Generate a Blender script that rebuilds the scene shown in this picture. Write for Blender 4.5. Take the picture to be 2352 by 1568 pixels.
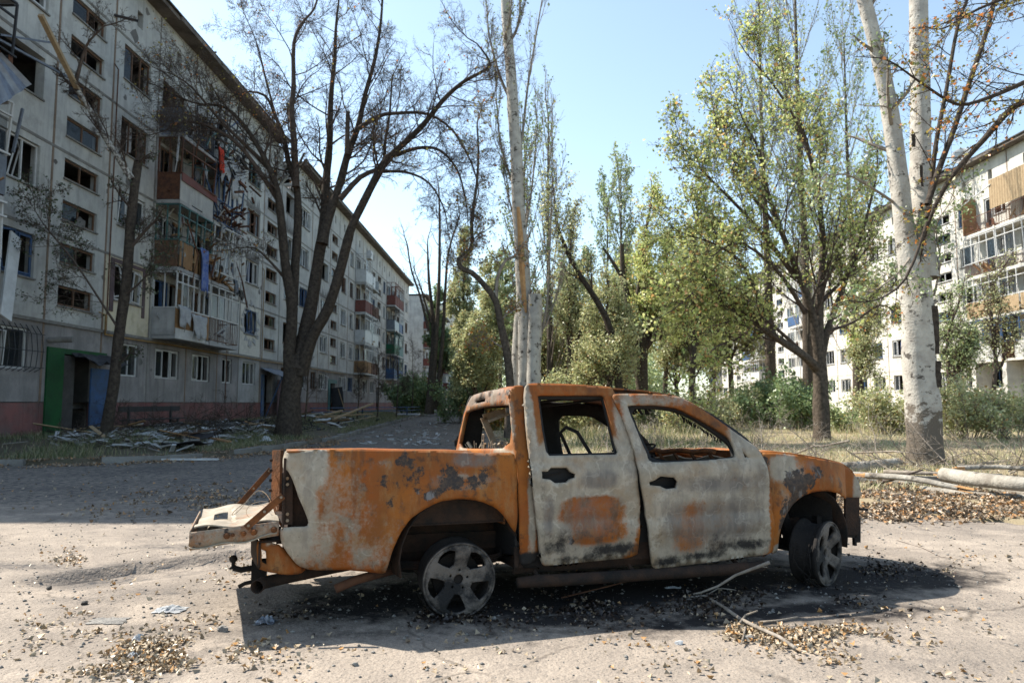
import bpy, bmesh, math, random
import numpy as np
from mathutils import Vector, Matrix
from mathutils.geometry import delaunay_2d_cdt
random.seed(7)
RS = np.random.RandomState(11)
scene = bpy.context.scene
for o in list(bpy.data.objects): bpy.data.objects.remove(o)

# ---------------------------------------------------------------- camera
CAMH = 1.4
FPX = 1662.0           # focal length in photo pixels (2352 wide)
PITCH = math.radians(4.85); YAW = math.radians(0.31)
cd = bpy.data.cameras.new('camera'); cam = bpy.data.objects.new('camera', cd)
scene.collection.objects.link(cam); scene.camera = cam
cam.location = (0, 0, CAMH); cam.rotation_euler = (math.pi/2 + PITCH, 0, YAW)
cd.sensor_width = 36; cd.lens = 36*FPX/2352; cd.clip_start = 0.05; cd.clip_end = 3000
cd.dof.use_dof = True; cd.dof.focus_distance = 5.2; cd.dof.aperture_fstop = 3.5

# ---------------------------------------------------------------- light
SUN_TO = Vector((-0.8, 0.32, 1.0)).normalized()      # towards the sun
w = bpy.data.worlds.new('World'); scene.world = w; w.use_nodes = True
nt = w.node_tree
sky = nt.nodes.new('ShaderNodeTexSky'); sky.sky_type = 'NISHITA'; sky.sun_disc = False
sky.sun_elevation = math.asin(SUN_TO.z); sky.sun_rotation = math.atan2(SUN_TO.x, SUN_TO.y)
sky.air_density = 1.0; sky.dust_density = .8; sky.ozone_density = 1.0; sky.altitude = 100
bg = nt.nodes['Background']; bg.inputs['Strength'].default_value = 0.13
hs_ = nt.nodes.new('ShaderNodeHueSaturation'); hs_.inputs['Saturation'].default_value = .80; nt.links.new(sky.outputs[0], hs_.inputs['Color'])
tn_ = nt.nodes.new('ShaderNodeMix'); tn_.data_type = 'RGBA'; tn_.blend_type = 'MULTIPLY'; tn_.inputs[0].default_value = 1; tn_.inputs[7].default_value = (.98, 1.06, 1.02, 1); nt.links.new(hs_.outputs[0], tn_.inputs[6])
nt.links.new(tn_.outputs[2], bg.inputs['Color'])
sd = bpy.data.lights.new('sun', 'SUN'); so = bpy.data.objects.new('sun', sd)
scene.collection.objects.link(so); so.rotation_euler = SUN_TO.to_track_quat('Z', 'Y').to_euler()
sd.energy = 5.0; sd.angle = math.radians(0.53); sd.color = (1.0, 0.93, 0.82)
vs = scene.view_settings
vs.view_transform = 'Standard'; vs.look = 'None'; vs.exposure = 1.15; vs.gamma = 1.0
scene.render.engine = 'CYCLES'

# ---------------------------------------------------------------- pixel -> point helpers (photo at 2352 px wide)
def ray(px, py):
    x = (px-1176)/FPX; z = -(py-784)/FPX; y = 1.0
    c, s = math.cos(PITCH), math.sin(PITCH); y, z = y*c-z*s, y*s+z*c
    c, s = math.cos(YAW), math.sin(YAW); x, y = x*c-y*s, x*s+y*c
    return Vector((x, y, z))
def atY(px, py, Y):
    r = ray(px, py); return Vector((0, 0, CAMH)) + r*(Y/r.y)
def atZ(px, py, z=0):
    r = ray(px, py); return Vector((0, 0, CAMH)) + r*((z-CAMH)/r.z)

# ---------------------------------------------------------------- terrain
KERB = [(-30, 14.2), (-14, 15.8), (-11, 16.3), (-9.6, 16.8), (-8.4, 17.6), (-7.5, 19.4), (-7.1, 22), (-6.8, 27), (-7.2, 36), (-8, 60), (-9, 120)]
REDGE = [(40, 2.5), (14, 6.0), (8, 7.6), (5.9, 8.3), (4.9, 9.2), (4.2, 10.2), (3.1, 12.4), (1.6, 15), (0.4, 18.5), (-0.7, 26), (-2.2, 40), (-4, 65), (-6, 120)]
def sdist(x, y, poly):
    """signed distance to an open polyline; positive on its right-hand side"""
    x = np.asarray(x, float); y = np.asarray(y, float)
    best = np.full(x.shape, 1e9); sg = np.zeros(x.shape)
    for (ax, ay), (bx, by) in zip(poly[:-1], poly[1:]):
        dx, dy = bx-ax, by-ay; L = dx*dx+dy*dy
        t = np.clip(((x-ax)*dx+(y-ay)*dy)/L, 0, 1)
        ex = x-(ax+t*dx); ey = y-(ay+t*dy); d = np.hypot(ex, ey)
        cr = dx*(y-ay)-dy*(x-ax)
        m = d < best-1e-9
        best = np.where(m, d, best); sg = np.where(m, np.where(cr > 0, -1., 1.), sg)
    return best*sg
def sstep(a, b, v):
    t = np.clip((np.asarray(v, float)-a)/(b-a), 0, 1); return t*t*(3-2*t)
_ph = RS.rand(24, 4)
def fbm(x, y, f=1.0, oct=4):
    x = np.asarray(x, float)*f; y = np.asarray(y, float)*f; r = 0; a = 1.; tot = 0
    for o in range(oct):
        for k in range(3):
            p = _ph[(o*3+k) % 24]; th = p[0]*6.28
            r = r + a*np.sin((x*np.cos(th)+y*np.sin(th))*(1.0+p[1]*.7)+p[2]*6.28+1.7*np.sin((x*np.sin(th)-y*np.cos(th))*(.8+p[3]*.5)+p[3]*9))
            tot += a
        x = x*2.03; y = y*2.03; a *= .5
    return r/tot
def far_rise(y): return .45*sstep(22, 85, y)
def lawn_d(x, y):   # >0 inside the strip along the left building
    return -sdist(x, y, KERB)
def field_d(x, y):  # >0 inside the right-hand field
    return sdist(x, y, REDGE)
def gz(x, y):
    x = np.asarray(x, float); y = np.asarray(y, float)
    l = lawn_d(x, y); f = field_d(x, y)
    z = far_rise(y)
    z = z + np.where(l > 0, .1+.34*sstep(0, 4.2, l)*(1-.5*sstep(40, 80, y)), 0)
    z = z + np.where(f > 0, .02+.05*sstep(0, 1, f)+.22*sstep(2, 24, f), 0)
    return z
def gzf(x, y): return float(gz(np.array([x]), np.array([y]))[0])

# ---------------------------------------------------------------- materials
def mat(name, base=(.5, .5, .5), rough=.8, metal=0., var=None, scale=3., amount=.35, bump=0., bscale=40., spec=.3, streak=0., coords='Object', detail=6):
    m = bpy.data.materials.new(name); m.use_nodes = True; n = m.node_tree; N = n.nodes; L = n.links
    b = N['Principled BSDF']; b.inputs['Roughness'].default_value = rough; b.inputs['Metallic'].default_value = metal
    b.inputs['Specular IOR Level'].default_value = spec
    tc = N.new('ShaderNodeTexCoord')
    no = N.new('ShaderNodeTexNoise'); no.inputs['Scale'].default_value = scale; no.inputs['Detail'].default_value = detail; no.inputs['Roughness'].default_value = .65
    L.new(tc.outputs[coords], no.inputs['Vector'])
    if var is None: var = tuple(c*.6 for c in base)
    mr = N.new('ShaderNodeMapRange'); mr.inputs[1].default_value = .5-amount/2; mr.inputs[2].default_value = .5+amount/2
    L.new(no.outputs[0], mr.inputs[0])
    mx = N.new('ShaderNodeMix'); mx.data_type = 'RGBA'
    mx.inputs[6].default_value = (*base, 1); mx.inputs[7].default_value = (*var, 1); L.new(mr.outputs[0], mx.inputs[0])
    out = mx.outputs[2]
    if streak > 0:
        mp = N.new('ShaderNodeMapping'); mp.inputs['Scale'].default_value = (2.2, 2.2, .25); L.new(tc.outputs[coords], mp.inputs[0])
        n2 = N.new('ShaderNodeTexNoise'); n2.inputs['Scale'].default_value = 1.6; n2.inputs['Detail'].default_value = 8; n2.inputs['Roughness'].default_value = .7
        L.new(mp.outputs[0], n2.inputs['Vector'])
        m2 = N.new('ShaderNodeMapRange'); m2.inputs[1].default_value = .48; m2.inputs[2].default_value = .72; m2.inputs[4].default_value = streak
        L.new(n2.outputs[0], m2.inputs[0])
        mx2 = N.new('ShaderNodeMix'); mx2.data_type = 'RGBA'; L.new(m2.outputs[0], mx2.inputs[0]); L.new(out, mx2.inputs[6])
        mx2.inputs[7].default_value = (*[c*.35 for c in base], 1); out = mx2.outputs[2]
        n3 = N.new('ShaderNodeTexNoise'); n3.inputs['Scale'].default_value = 1.1; n3.inputs['Detail'].default_value = 12; n3.inputs['Roughness'].default_value = .72; L.new(tc.outputs[coords], n3.inputs['Vector'])
        m4 = N.new('ShaderNodeMapRange'); m4.inputs[1].default_value = .51; m4.inputs[2].default_value = .60; m4.inputs[4].default_value = .65; L.new(n3.outputs[0], m4.inputs[0])
        mx3 = N.new('ShaderNodeMix'); mx3.data_type = 'RGBA'; L.new(m4.outputs[0], mx3.inputs[0]); L.new(out, mx3.inputs[6]); mx3.inputs[7].default_value = (*[c*.62 for c in base], 1)
        n4 = N.new('ShaderNodeTexNoise'); n4.inputs['Scale'].default_value = 5.; n4.inputs['Detail'].default_value = 3; L.new(tc.outputs[coords], n4.inputs['Vector'])
        m5 = N.new('ShaderNodeMapRange'); m5.inputs[1].default_value = .725; m5.inputs[2].default_value = .735; m5.inputs[4].default_value = .85; L.new(n4.outputs[0], m5.inputs[0])
        mx4 = N.new('ShaderNodeMix'); mx4.data_type = 'RGBA'; L.new(m5.outputs[0], mx4.inputs[0]); L.new(mx3.outputs[2], mx4.inputs[6]); mx4.inputs[7].default_value = (*[c*.25 for c in base], 1); out = mx4.outputs[2]
    L.new(out, b.inputs['Base Color'])
    if bump > 0:
        nb = N.new('ShaderNodeTexNoise'); nb.inputs['Scale'].default_value = bscale; nb.inputs['Detail'].default_value = 5
        L.new(tc.outputs[coords], nb.inputs['Vector'])
        bp = N.new('ShaderNodeBump'); bp.inputs['Strength'].default_value = bump; bp.inputs['Distance'].default_value = .02
        L.new(nb.outputs[0], bp.inputs['Height']); L.new(bp.outputs[0], b.inputs['Normal'])
    return m
def leaf_mat(name, c1, c2, c3=None, trans=.45, p3=.12):
    """leaf colour varies per leaf through the 'var' attribute"""
    m = bpy.data.materials.new(name); m.use_nodes = True; n = m.node_tree; N = n.nodes; L = n.links
    N.remove(N['Principled BSDF']); out = N['Material Output']
    at = N.new('ShaderNodeAttribute'); at.attribute_name = 'var'
    cr = N.new('ShaderNodeValToRGB'); e = cr.color_ramp.elements
    e[0].position = 0; e[0].color = (*c1, 1); e[1].position = 1-p3-.02; e[1].color = (*c2, 1)
    if c3: x = e.new(1-p3+.02); x.color = (*c3, 1)
    L.new(at.outputs['Fac'], cr.inputs[0])
    df = N.new('ShaderNodeBsdfDiffuse'); tr = N.new('ShaderNodeBsdfTranslucent'); mx = N.new('ShaderNodeMixShader'); mx.inputs[0].default_value = trans
    gl = N.new('ShaderNodeBsdfGlossy'); gl.inputs['Roughness'].default_value = .4; m2 = N.new('ShaderNodeMixShader'); m2.inputs[0].default_value = .05
    L.new(cr.outputs[0], df.inputs[0]); L.new(cr.outputs[0], tr.inputs[0]); L.new(df.outputs[0], mx.inputs[1]); L.new(tr.outputs[0], mx.inputs[2])
    L.new(mx.outputs[0], m2.inputs[1]); L.new(gl.outputs[0], m2.inputs[2]); L.new(m2.outputs[0], out.inputs[0])
    return m
def bark_mat(name, base, dark, scale=6, amt=.25, blotch=None, foot=True):
    m = mat(name, base, .9, var=dark, scale=scale, amount=amt, bump=.8, bscale=22, spec=.1)
    if blotch:
        n = m.node_tree; N = n.nodes; L = n.links; b = N['Principled BSDF']; tc = [x for x in N if x.type == 'TEX_COORD'][0]
        src = b.inputs['Base Color'].links[0].from_socket
        mp = N.new('ShaderNodeMapping'); mp.inputs['Scale'].default_value = (2.6, 2.6, 3.4); L.new(tc.outputs['Object'], mp.inputs[0])
        v = N.new('ShaderNodeTexNoise'); v.inputs['Scale'].default_value = 1.5; v.inputs['Detail'].default_value = 7; v.inputs['Roughness'].default_value = .7; L.new(mp.outputs[0], v.inputs['Vector'])
        mr = N.new('ShaderNodeMapRange'); mr.inputs[1].default_value = blotch; mr.inputs[2].default_value = blotch+.04; L.new(v.outputs[0], mr.inputs[0])
        mx = N.new('ShaderNodeMix'); mx.data_type = 'RGBA'; L.new(mr.outputs[0], mx.inputs[0]); L.new(src, mx.inputs[6]); mx.inputs[7].default_value = (.09, .08, .07, 1)
        L.new(mx.outputs[2], b.inputs['Base Color'])
        if not foot: return m
        sx = N.new('ShaderNodeSeparateXYZ'); L.new(tc.outputs['Object'], sx.inputs[0])
        ad = N.new('ShaderNodeMath'); ad.operation = 'MULTIPLY_ADD'; ad.inputs[1].default_value = 3.5; L.new(v.outputs[0], ad.inputs[0])
        sb = N.new('ShaderNodeMath'); sb.operation = 'MULTIPLY'; sb.inputs[1].default_value = -1; L.new(sx.outputs['Z'], sb.inputs[0]); L.new(sb.outputs[0], ad.inputs[2])
        m3 = N.new('ShaderNodeMapRange'); m3.inputs[1].default_value = .55; m3.inputs[2].default_value = .75; L.new(ad.outputs[0], m3.inputs[0])
        mx3 = N.new('ShaderNodeMix'); mx3.data_type = 'RGBA'; L.new(m3.outputs[0], mx3.inputs[0]); L.new(mx.outputs[2], mx3.inputs[6]); mx3.inputs[7].default_value = (.13, .11, .09, 1)
        L.new(mx3.outputs[2], b.inputs['Base Color'])
    return m
def glass_mat():
    m = bpy.data.materials.new('window_glass'); m.use_nodes = True; b = m.node_tree.nodes['Principled BSDF']
    b.inputs['Base Color'].default_value = (.03, .04, .05, 1); b.inputs['Roughness'].default_value = .05; b.inputs['Alpha'].default_value = .3
    b.inputs['Specular IOR Level'].default_value = .35
    return m
M = {}
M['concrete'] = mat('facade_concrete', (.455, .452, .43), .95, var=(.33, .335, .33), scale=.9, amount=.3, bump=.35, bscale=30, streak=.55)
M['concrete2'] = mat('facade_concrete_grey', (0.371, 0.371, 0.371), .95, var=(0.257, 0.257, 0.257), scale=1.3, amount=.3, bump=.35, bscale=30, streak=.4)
M['cream'] = mat('facade_cream_paint', (0.577, 0.515, 0.371), .95, var=(0.474, 0.432, 0.351), scale=1.2, amount=.3, bump=.3, bscale=30, streak=.2)
M['mauve'] = mat('mauve_paint', (0.124, 0.087, 0.093), .9, streak=.2)
M['ground_floor'] = mat('ground_floor_render', (0.277, 0.262, 0.257), .95, var=(0.174, 0.165, 0.165), scale=.8, amount=.3, bump=.6, bscale=18, streak=.75)
M['plinth'] = mat('plinth_red_paint', (.20, .085, .08), .9, var=(.13, .09, .085), scale=1.6, amount=.25, bump=.5, bscale=20, streak=.7)
M['rconcrete'] = mat('bright_facade', (0.578, 0.561, 0.510), .95, var=(0.476, 0.459, 0.416), scale=.9, amount=.3, bump=.3, bscale=30, streak=.28)
M['joint'] = mat('joint_mortar', (.22, .16, .12), .95)
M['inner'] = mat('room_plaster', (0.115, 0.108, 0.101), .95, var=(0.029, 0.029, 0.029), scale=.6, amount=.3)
M['roof'] = mat('roof_felt', (0.072, 0.068, 0.065), .95, bump=.5)
M['eave'] = mat('eave_slab', (0.173, 0.151, 0.130), .95, var=(0.079, 0.065, 0.058), scale=1.5, amount=.3, streak=.4)
M['white'] = mat('white_frame', (0.518, 0.526, 0.526), .5, var=(0.360, 0.360, 0.360), scale=3, amount=.4)
M['brownwood'] = mat('old_brown_frame', (0.158, 0.086, 0.050), .8, var=(0.072, 0.043, 0.029), scale=6)
M['bluepaint'] = mat('blue_paint', (0.036, 0.094, 0.230), .6, var=(0.036, 0.058, 0.101), scale=3)
M['teal'] = mat('teal_paint', (0.043, 0.144, 0.144), .6, var=(0.036, 0.072, 0.072), scale=4)
M['green'] = mat('green_paint', (0.005, 0.078, 0.019), .6, var=(0.004, 0.039, 0.013), scale=2)
M['dkgreen'] = mat('dark_green_paint', (.01, .11, .05), .6)
M['redpaint'] = mat('red_paint', (.17, .05, .04), .8, var=(.12, .06, .05), scale=3, streak=.5)
M['rustmetal'] = mat('rusty_metal', (0.144, 0.065, 0.036), .85, var=(0.058, 0.029, 0.022), scale=8, amount=.3, bump=.3)
M['greymetal'] = mat('grey_metal_sheet', (0.180, 0.202, 0.238), .45, metal=.5, var=(0.115, 0.122, 0.144), scale=4)
M['dkmetal'] = mat('dark_iron', (.04, .04, .045), .6, metal=.3)
M['plywood'] = mat('plywood', (0.302, 0.173, 0.079), .85, var=(0.202, 0.115, 0.058), scale=4, amount=.4, streak=.4)
M['palewood'] = mat('pale_timber', (0.346, 0.259, 0.158), .85, var=(0.245, 0.173, 0.101), scale=6, amount=.4)
M['yellowpipe'] = mat('ochre_pipe', (0.302, 0.194, 0.072), .7, var=(0.180, 0.115, 0.058), scale=5)
M['cloth'] = mat('pale_rag', (0.396, 0.403, 0.403), .95, var=(0.252, 0.259, 0.274), scale=6)
M['bluecloth'] = mat('blue_blanket', (.07, .12, .34), .95, var=(.18, .22, .38), scale=9, amount=.2)
M['redcloth'] = mat('red_cloth', (.65, .06, .03), .9)
M['glass'] = glass_mat()
M['soot'] = mat('soot_film', (.09, .085, .08), .95, var=(.16, .155, .15), scale=3, amount=.4)
M['purple'] = mat('mauve_door_paint', (.14, .085, .10), .8, streak=.3)
M['kerb'] = mat('kerb_concrete', (0.216, 0.209, 0.194), .95, var=(0.130, 0.122, 0.115), scale=3, amount=.3, bump=.7, bscale=25)
M['stone'] = mat('rubble_stone', (0.259, 0.245, 0.223), .95, var=(0.144, 0.137, 0.130), scale=14, amount=.3, bump=.8, bscale=60)
M['darkstone'] = mat('charcoal_lump', (.07, .065, .06), .95, bump=.8, bscale=60)
M['bark_dark'] = bark_mat('dark_furrowed_bark', (0.072, 0.058, 0.047), (0.032, 0.026, 0.022), 10)
M['bark_mid'] = bark_mat('brown_bark', (0.108, 0.086, 0.068), (0.043, 0.036, 0.029), 10)
M['bark_white'] = bark_mat('white_poplar_bark', (0.470, 0.448, 0.403), (0.302, 0.280, 0.252), 3, .3, blotch=.57)
M['bark_birch'] = bark_mat('birch_bark', (0.400, 0.384, 0.352), (0.096, 0.080, 0.072), 14, .12)
M['twig'] = bark_mat('twig_bark', (0.094, 0.072, 0.061), (0.058, 0.043, 0.036), 8)
M['twigpale'] = bark_mat('pale_twig_bark', (0.272, 0.238, 0.204), (0.170, 0.145, 0.119), 8)
M['splint'] = mat('fresh_splintered_wood', (.55, .33, .15), .85, var=(.38, .20, .09), scale=9, amount=.3, streak=.4)
M['sole'] = mat('plastic_bag', (0.446, 0.461, 0.475), .5, var=(0.324, 0.338, 0.360), scale=8)
M['leaf_maple'] = leaf_mat('maple_leaves', (.27, .36, .10), (.64, .64, .26), (.55, .32, .12), .55, .08)
M['leaf_green'] = leaf_mat('green_leaves', (.19, .26, .11), (.42, .47, .24), (.24, .20, .06), .45, .06)
M['leaf_olive'] = leaf_mat('olive_leaves', (.27, .31, .14), (.56, .56, .30), (.34, .22, .08), .5, .1)
M['leaf_poplar'] = leaf_mat('poplar_leaves', (.13, .20, .08), (.32, .38, .18), (.3, .28, .12), .4, .05)
M['leaf_autumn'] = leaf_mat('yellowing_leaves', (.20, .19, .04), (.36, .28, .07), (.45, .17, .04), .45, .3)
M['leaf_dark'] = leaf_mat('dark_dull_leaves', (.03, .045, .02), (.07, .09, .04), (.12, .09, .05), .3, .1)
M['leaf_bush'] = leaf_mat('bush_leaves', (.12, .19, .08), (.28, .36, .17), (.16, .16, .05), .35, .1)
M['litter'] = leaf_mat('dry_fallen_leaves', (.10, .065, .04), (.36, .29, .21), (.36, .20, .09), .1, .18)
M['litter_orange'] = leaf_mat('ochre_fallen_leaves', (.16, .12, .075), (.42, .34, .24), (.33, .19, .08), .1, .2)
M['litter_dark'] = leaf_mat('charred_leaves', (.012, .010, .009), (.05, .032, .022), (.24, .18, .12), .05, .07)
M['grass_dry'] = leaf_mat('dry_grass_blades', (.40, .35, .20), (.62, .56, .38), (.26, .32, .14), .4, .18)
M['grass_green'] = leaf_mat('grass_blades', (.07, .095, .035), (.16, .19, .08), (.32, .28, .17), .4, .3)
# ground materials
def asphalt_mat():
    m = mat('dusty_asphalt', (.262, .222, .184), .96, var=(.175, .150, .128), scale=.55, amount=.22, bump=.7, bscale=34, spec=.15, coords='Object', detail=12)
    n = m.node_tree; N = n.nodes; L = n.links; b = N['Principled BSDF']; src = b.inputs['Base Color'].links[0].from_socket
    tc = [x for x in N if x.type == 'TEX_COORD'][0]
    def noise(sc, det=8, ro=.65):
        x = N.new('ShaderNodeTexNoise'); x.inputs['Scale'].default_value = sc; x.inputs['Detail'].default_value = det; x.inputs['Roughness'].default_value = ro; L.new(tc.outputs['Object'], x.inputs['Vector']); return x.outputs[0]
    def rg(src, a, c, o0=0., o1=1.):
        x = N.new('ShaderNodeMapRange'); x.inputs[1].default_value = a; x.inputs[2].default_value = c; x.inputs[3].default_value = o0; x.inputs[4].default_value = o1; L.new(src, x.inputs[0]); return x.outputs[0]
    def mixc(f, a, c):
        x = N.new('ShaderNodeMix'); x.data_type = 'RGBA'; L.new(f, x.inputs[0]); L.new(a, x.inputs[6])
        if isinstance(c, tuple): x.inputs[7].default_value = (*c, 1)
        else: L.new(c, x.inputs[7])
        return x.outputs[2]
    c = mixc(rg(noise(1.7, 10, .7), .50, .62, 0, .55), src, (.34, .287, .235))
    c = mixc(rg(noise(3.1, 12, .75), .55, .66, 0, .6), c, (.115, .10, .09))
    v = N.new('ShaderNodeTexVoronoi'); v.inputs['Scale'].default_value = 85; L.new(tc.outputs['Object'], v.inputs['Vector'])
    hs = N.new('ShaderNodeHueSaturation'); L.new(c, hs.inputs['Color']); L.new(rg(v.outputs['Distance'], 0., .55, .66, 1.12), hs.inputs['Value'])
    c = mixc(rg(noise(26, 8, .75), .59, .66, 0, .75), hs.outputs[0], (.07, .063, .056))
    c = mixc(rg(noise(60, 4, .7), .66, .70, 0, .7), c, (.42, .39, .34))
    # cracks
    nd = N.new('ShaderNodeTexNoise'); nd.inputs['Scale'].default_value = 2.; nd.inputs['Detail'].default_value = 6; L.new(tc.outputs['Object'], nd.inputs['Vector'])
    mv = N.new('ShaderNodeMix'); mv.data_type = 'RGBA'; mv.blend_type = 'ADD'; mv.inputs[0].default_value = .35; L.new(tc.outputs['Object'], mv.inputs[6]); L.new(nd.outputs['Color'], mv.inputs[7])
    vc = N.new('ShaderNodeTexVoronoi'); vc.feature = 'DISTANCE_TO_EDGE'; vc.inputs['Scale'].default_value = .75; L.new(mv.outputs[2], vc.inputs['Vector'])
    mm = N.new('ShaderNodeMath'); mm.operation = 'MULTIPLY'; L.new(rg(vc.outputs['Distance'], .004, .014, 1., 0.), mm.inputs[0]); L.new(rg(noise(.9, 4), .46, .58), mm.inputs[1])
    mk = N.new('ShaderNodeMath'); mk.operation = 'MULTIPLY'; mk.inputs[1].default_value = .55; L.new(mm.outputs[0], mk.inputs[0]); c = mixc(mk.outputs[0], c, (.06, .05, .042))
    at = N.new('ShaderNodeAttribute'); at.attribute_name = 'soot'; ns = noise(5)  # soot mask also carries the truck's shade into the colour
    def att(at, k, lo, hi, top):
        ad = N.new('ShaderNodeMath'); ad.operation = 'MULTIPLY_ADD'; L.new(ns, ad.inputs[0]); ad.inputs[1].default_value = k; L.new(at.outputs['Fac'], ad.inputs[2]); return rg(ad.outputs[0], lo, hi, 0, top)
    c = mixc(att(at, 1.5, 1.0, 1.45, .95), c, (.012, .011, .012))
    a2 = N.new('ShaderNodeAttribute'); a2.attribute_name = 'bare'  # dark asphalt patches, and building shade put into the colour
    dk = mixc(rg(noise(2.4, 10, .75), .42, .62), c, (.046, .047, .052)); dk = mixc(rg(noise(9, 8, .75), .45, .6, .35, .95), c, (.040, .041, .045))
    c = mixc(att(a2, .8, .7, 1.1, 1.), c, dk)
    L.new(c, b.inputs['Base Color'])
    return m
M['asphalt'] = asphalt_mat()
M['soil'] = mat('lawn_soil', (0.108, 0.086, 0.061), .98, var=(0.065, 0.058, 0.036), scale=1.2, amount=.4, bump=.8, bscale=20)
M['drysoil'] = mat('dry_field_soil', (0.272, 0.216, 0.144), .98, var=(0.192, 0.160, 0.096), scale=.9, amount=.4, bump=.8, bscale=20)

# ---------------------------------------------------------------- mesh helpers
COL = scene.collection
def link(name, me, mt=None, parent=None, loc=None, rot=None):
    o = bpy.data.objects.new(name, me); COL.objects.link(o)
    if mt is not None and me is not None and not me.materials: me.materials.append(mt)
    if parent is not None: o.parent = parent
    if loc is not None: o.location = loc
    if rot is not None: o.rotation_euler = rot
    return o
def tag(o, label=None, cat=None, group=None, kind=None):
    if label: o['label'] = label
    if cat: o['category'] = cat
    if group: o['group'] = group
    if kind: o['kind'] = kind
    return o
def empty(name, loc, rz=0.):
    o = bpy.data.objects.new(name, None); COL.objects.link(o); o.location = loc; o.rotation_euler = (0, 0, rz); o.empty_display_size = .2
    return o
def np_mesh(name, V, F, smooth=False, attrs=None):
    """V (n,3), F (m,k) arrays"""
    V = np.asarray(V, np.float32); F = np.asarray(F, np.int32)
    me = bpy.data.meshes.new(name); me.vertices.add(len(V)); me.vertices.foreach_set('co', V.ravel())
    k = F.shape[1]; me.loops.add(F.size); me.loops.foreach_set('vertex_index', F.ravel())
    me.polygons.add(len(F)); me.polygons.foreach_set('loop_start', np.arange(0, F.size, k, dtype=np.int32)); me.polygons.foreach_set('loop_total', np.full(len(F), k, np.int32))
    if smooth: me.polygons.foreach_set('use_smooth', np.ones(len(F), bool))
    me.update(calc_edges=True)
    for an, av in (attrs or {}).items():
        a = me.attributes.new(an, 'FLOAT', 'POINT'); a.data.foreach_set('value', np.asarray(av, np.float32))
    return me
class MB:
    def __init__(s): s.v = []; s.f = []; s.mi = []; s.cm = 0
    def add(s, vs, fs):
        n = len(s.v); s.v += [tuple(v) for v in vs]; s.f += [tuple(i+n for i in f) for f in fs]; s.mi += [s.cm]*len(fs); return s
    def box(s, a, b):
        x0, y0, z0 = a; x1, y1, z1 = b
        if x0 > x1: x0, x1 = x1, x0
        if y0 > y1: y0, y1 = y1, y0
        if z0 > z1: z0, z1 = z1, z0
        return s.add([(x0, y0, z0), (x1, y0, z0), (x1, y1, z0), (x0, y1, z0), (x0, y0, z1), (x1, y0, z1), (x1, y1, z1), (x0, y1, z1)],
                     [(0, 3, 2, 1), (4, 5, 6, 7), (0, 1, 5, 4), (1, 2, 6, 5), (2, 3, 7, 6), (3, 0, 4, 7)])
    def bar(s, p, q, w, h=None, up=(0, 0, 1)):
        h = h or w; p = Vector(p); q = Vector(q); d = (q-p); 
        if d.length < 1e-6: return s
        d.normalize(); u = Vector(up)
        if abs(d.dot(u)) > .98: u = Vector((1, 0, 0))
        r = d.cross(u).normalized(); t = r.cross(d)
        c = [(-1, -1), (1, -1), (1, 1), (-1, 1)]
        vs = [e+r*(i*w/2)+t*(j*h/2) for e in (p, q) for i, j in c]
        return s.add(vs, [(0, 1, 2, 3), (7, 6, 5, 4), (0, 4, 5, 1), (1, 5, 6, 2), (2, 6, 7, 3), (3, 7, 4, 0)])
    def tube(s, pts, rad, k=8, caps=True):
        pts = [Vector(p) for p in pts]; n = len(pts)
        if not hasattr(rad, '__len__'): rad = [rad]*n
        ref = None; vs = []
        for i, p in enumerate(pts):
            d = (pts[min(i+1, n-1)]-pts[max(i-1, 0)]).normalized()
            if ref is None: ref = d.cross(Vector((0, 0, 1)) if abs(d.z) < .9 else Vector((1, 0, 0))).normalized()
            else: ref = (ref-d*ref.dot(d)).normalized()
            t = d.cross(ref)
            vs += [p+(ref*math.cos(a)+t*math.sin(a))*rad[i] for a in [2*math.pi*j/k for j in range(k)]]
        fs = [(i*k+j, i*k+(j+1) % k, (i+1)*k+(j+1) % k, (i+1)*k+j) for i in range(n-1) for j in range(k)]
        if caps: fs += [tuple(range(k-1, -1, -1)), tuple((n-1)*k+j for j in range(k))]
        return s.add(vs, fs)
    def lathe(s, prof, c=(0, 0, 0), k=24, axis='y'):
        """prof: list of (radius, along)"""
        vs = []
        for r, h in prof:
            for j in range(k):
                a = 2*math.pi*j/k; x, y = r*math.cos(a), r*math.sin(a)
                vs.append((c[0]+x, c[1]+h, c[2]+y) if axis == 'y' else (c[0]+x, c[1]+y, c[2]+h))
        n = len(prof)
        return s.add(vs, [(i*k+j, i*k+(j+1) % k, (i+1)*k+(j+1) % k, (i+1)*k+j) for i in range(n-1) for j in range(k)])
    def sheet(s, grid, thick=0):
        """grid[i][j] of points"""
        n = len(grid); m = len(grid[0]); vs = [p for r in grid for p in r]
        fs = [(i*m+j, i*m+j+1, (i+1)*m+j+1, (i+1)*m+j) for i in range(n-1) for j in range(m-1)]
        return s.add(vs, fs)
    def mesh(s, name, mats=None, smooth=False):
        me = bpy.data.meshes.new(name); me.from_pydata(s.v, [], s.f)
        if mats:
            for m_ in (mats if isinstance(mats, (list, tuple)) else [mats]): me.materials.append(m_)
            if len(me.materials) > 1: me.polygons.foreach_set('material_index', s.mi)
        if smooth: me.polygons.foreach_set('use_smooth', [True]*len(me.polygons))
        me.update(); return me
    def build(s, name, mats, parent=None, smooth=False, bevel=0, solid=0, loc=None, rot=None):
        o = link(name, s.mesh(name, mats, smooth), None, parent, loc, rot)
        if solid: md = o.modifiers.new('solid', 'SOLIDIFY'); md.thickness = solid; md.offset = 0
        if bevel: md = o.modifiers.new('bevel', 'BEVEL'); md.width = bevel; md.segments = 2; md.limit_method = 'ANGLE'
        return o
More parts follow.
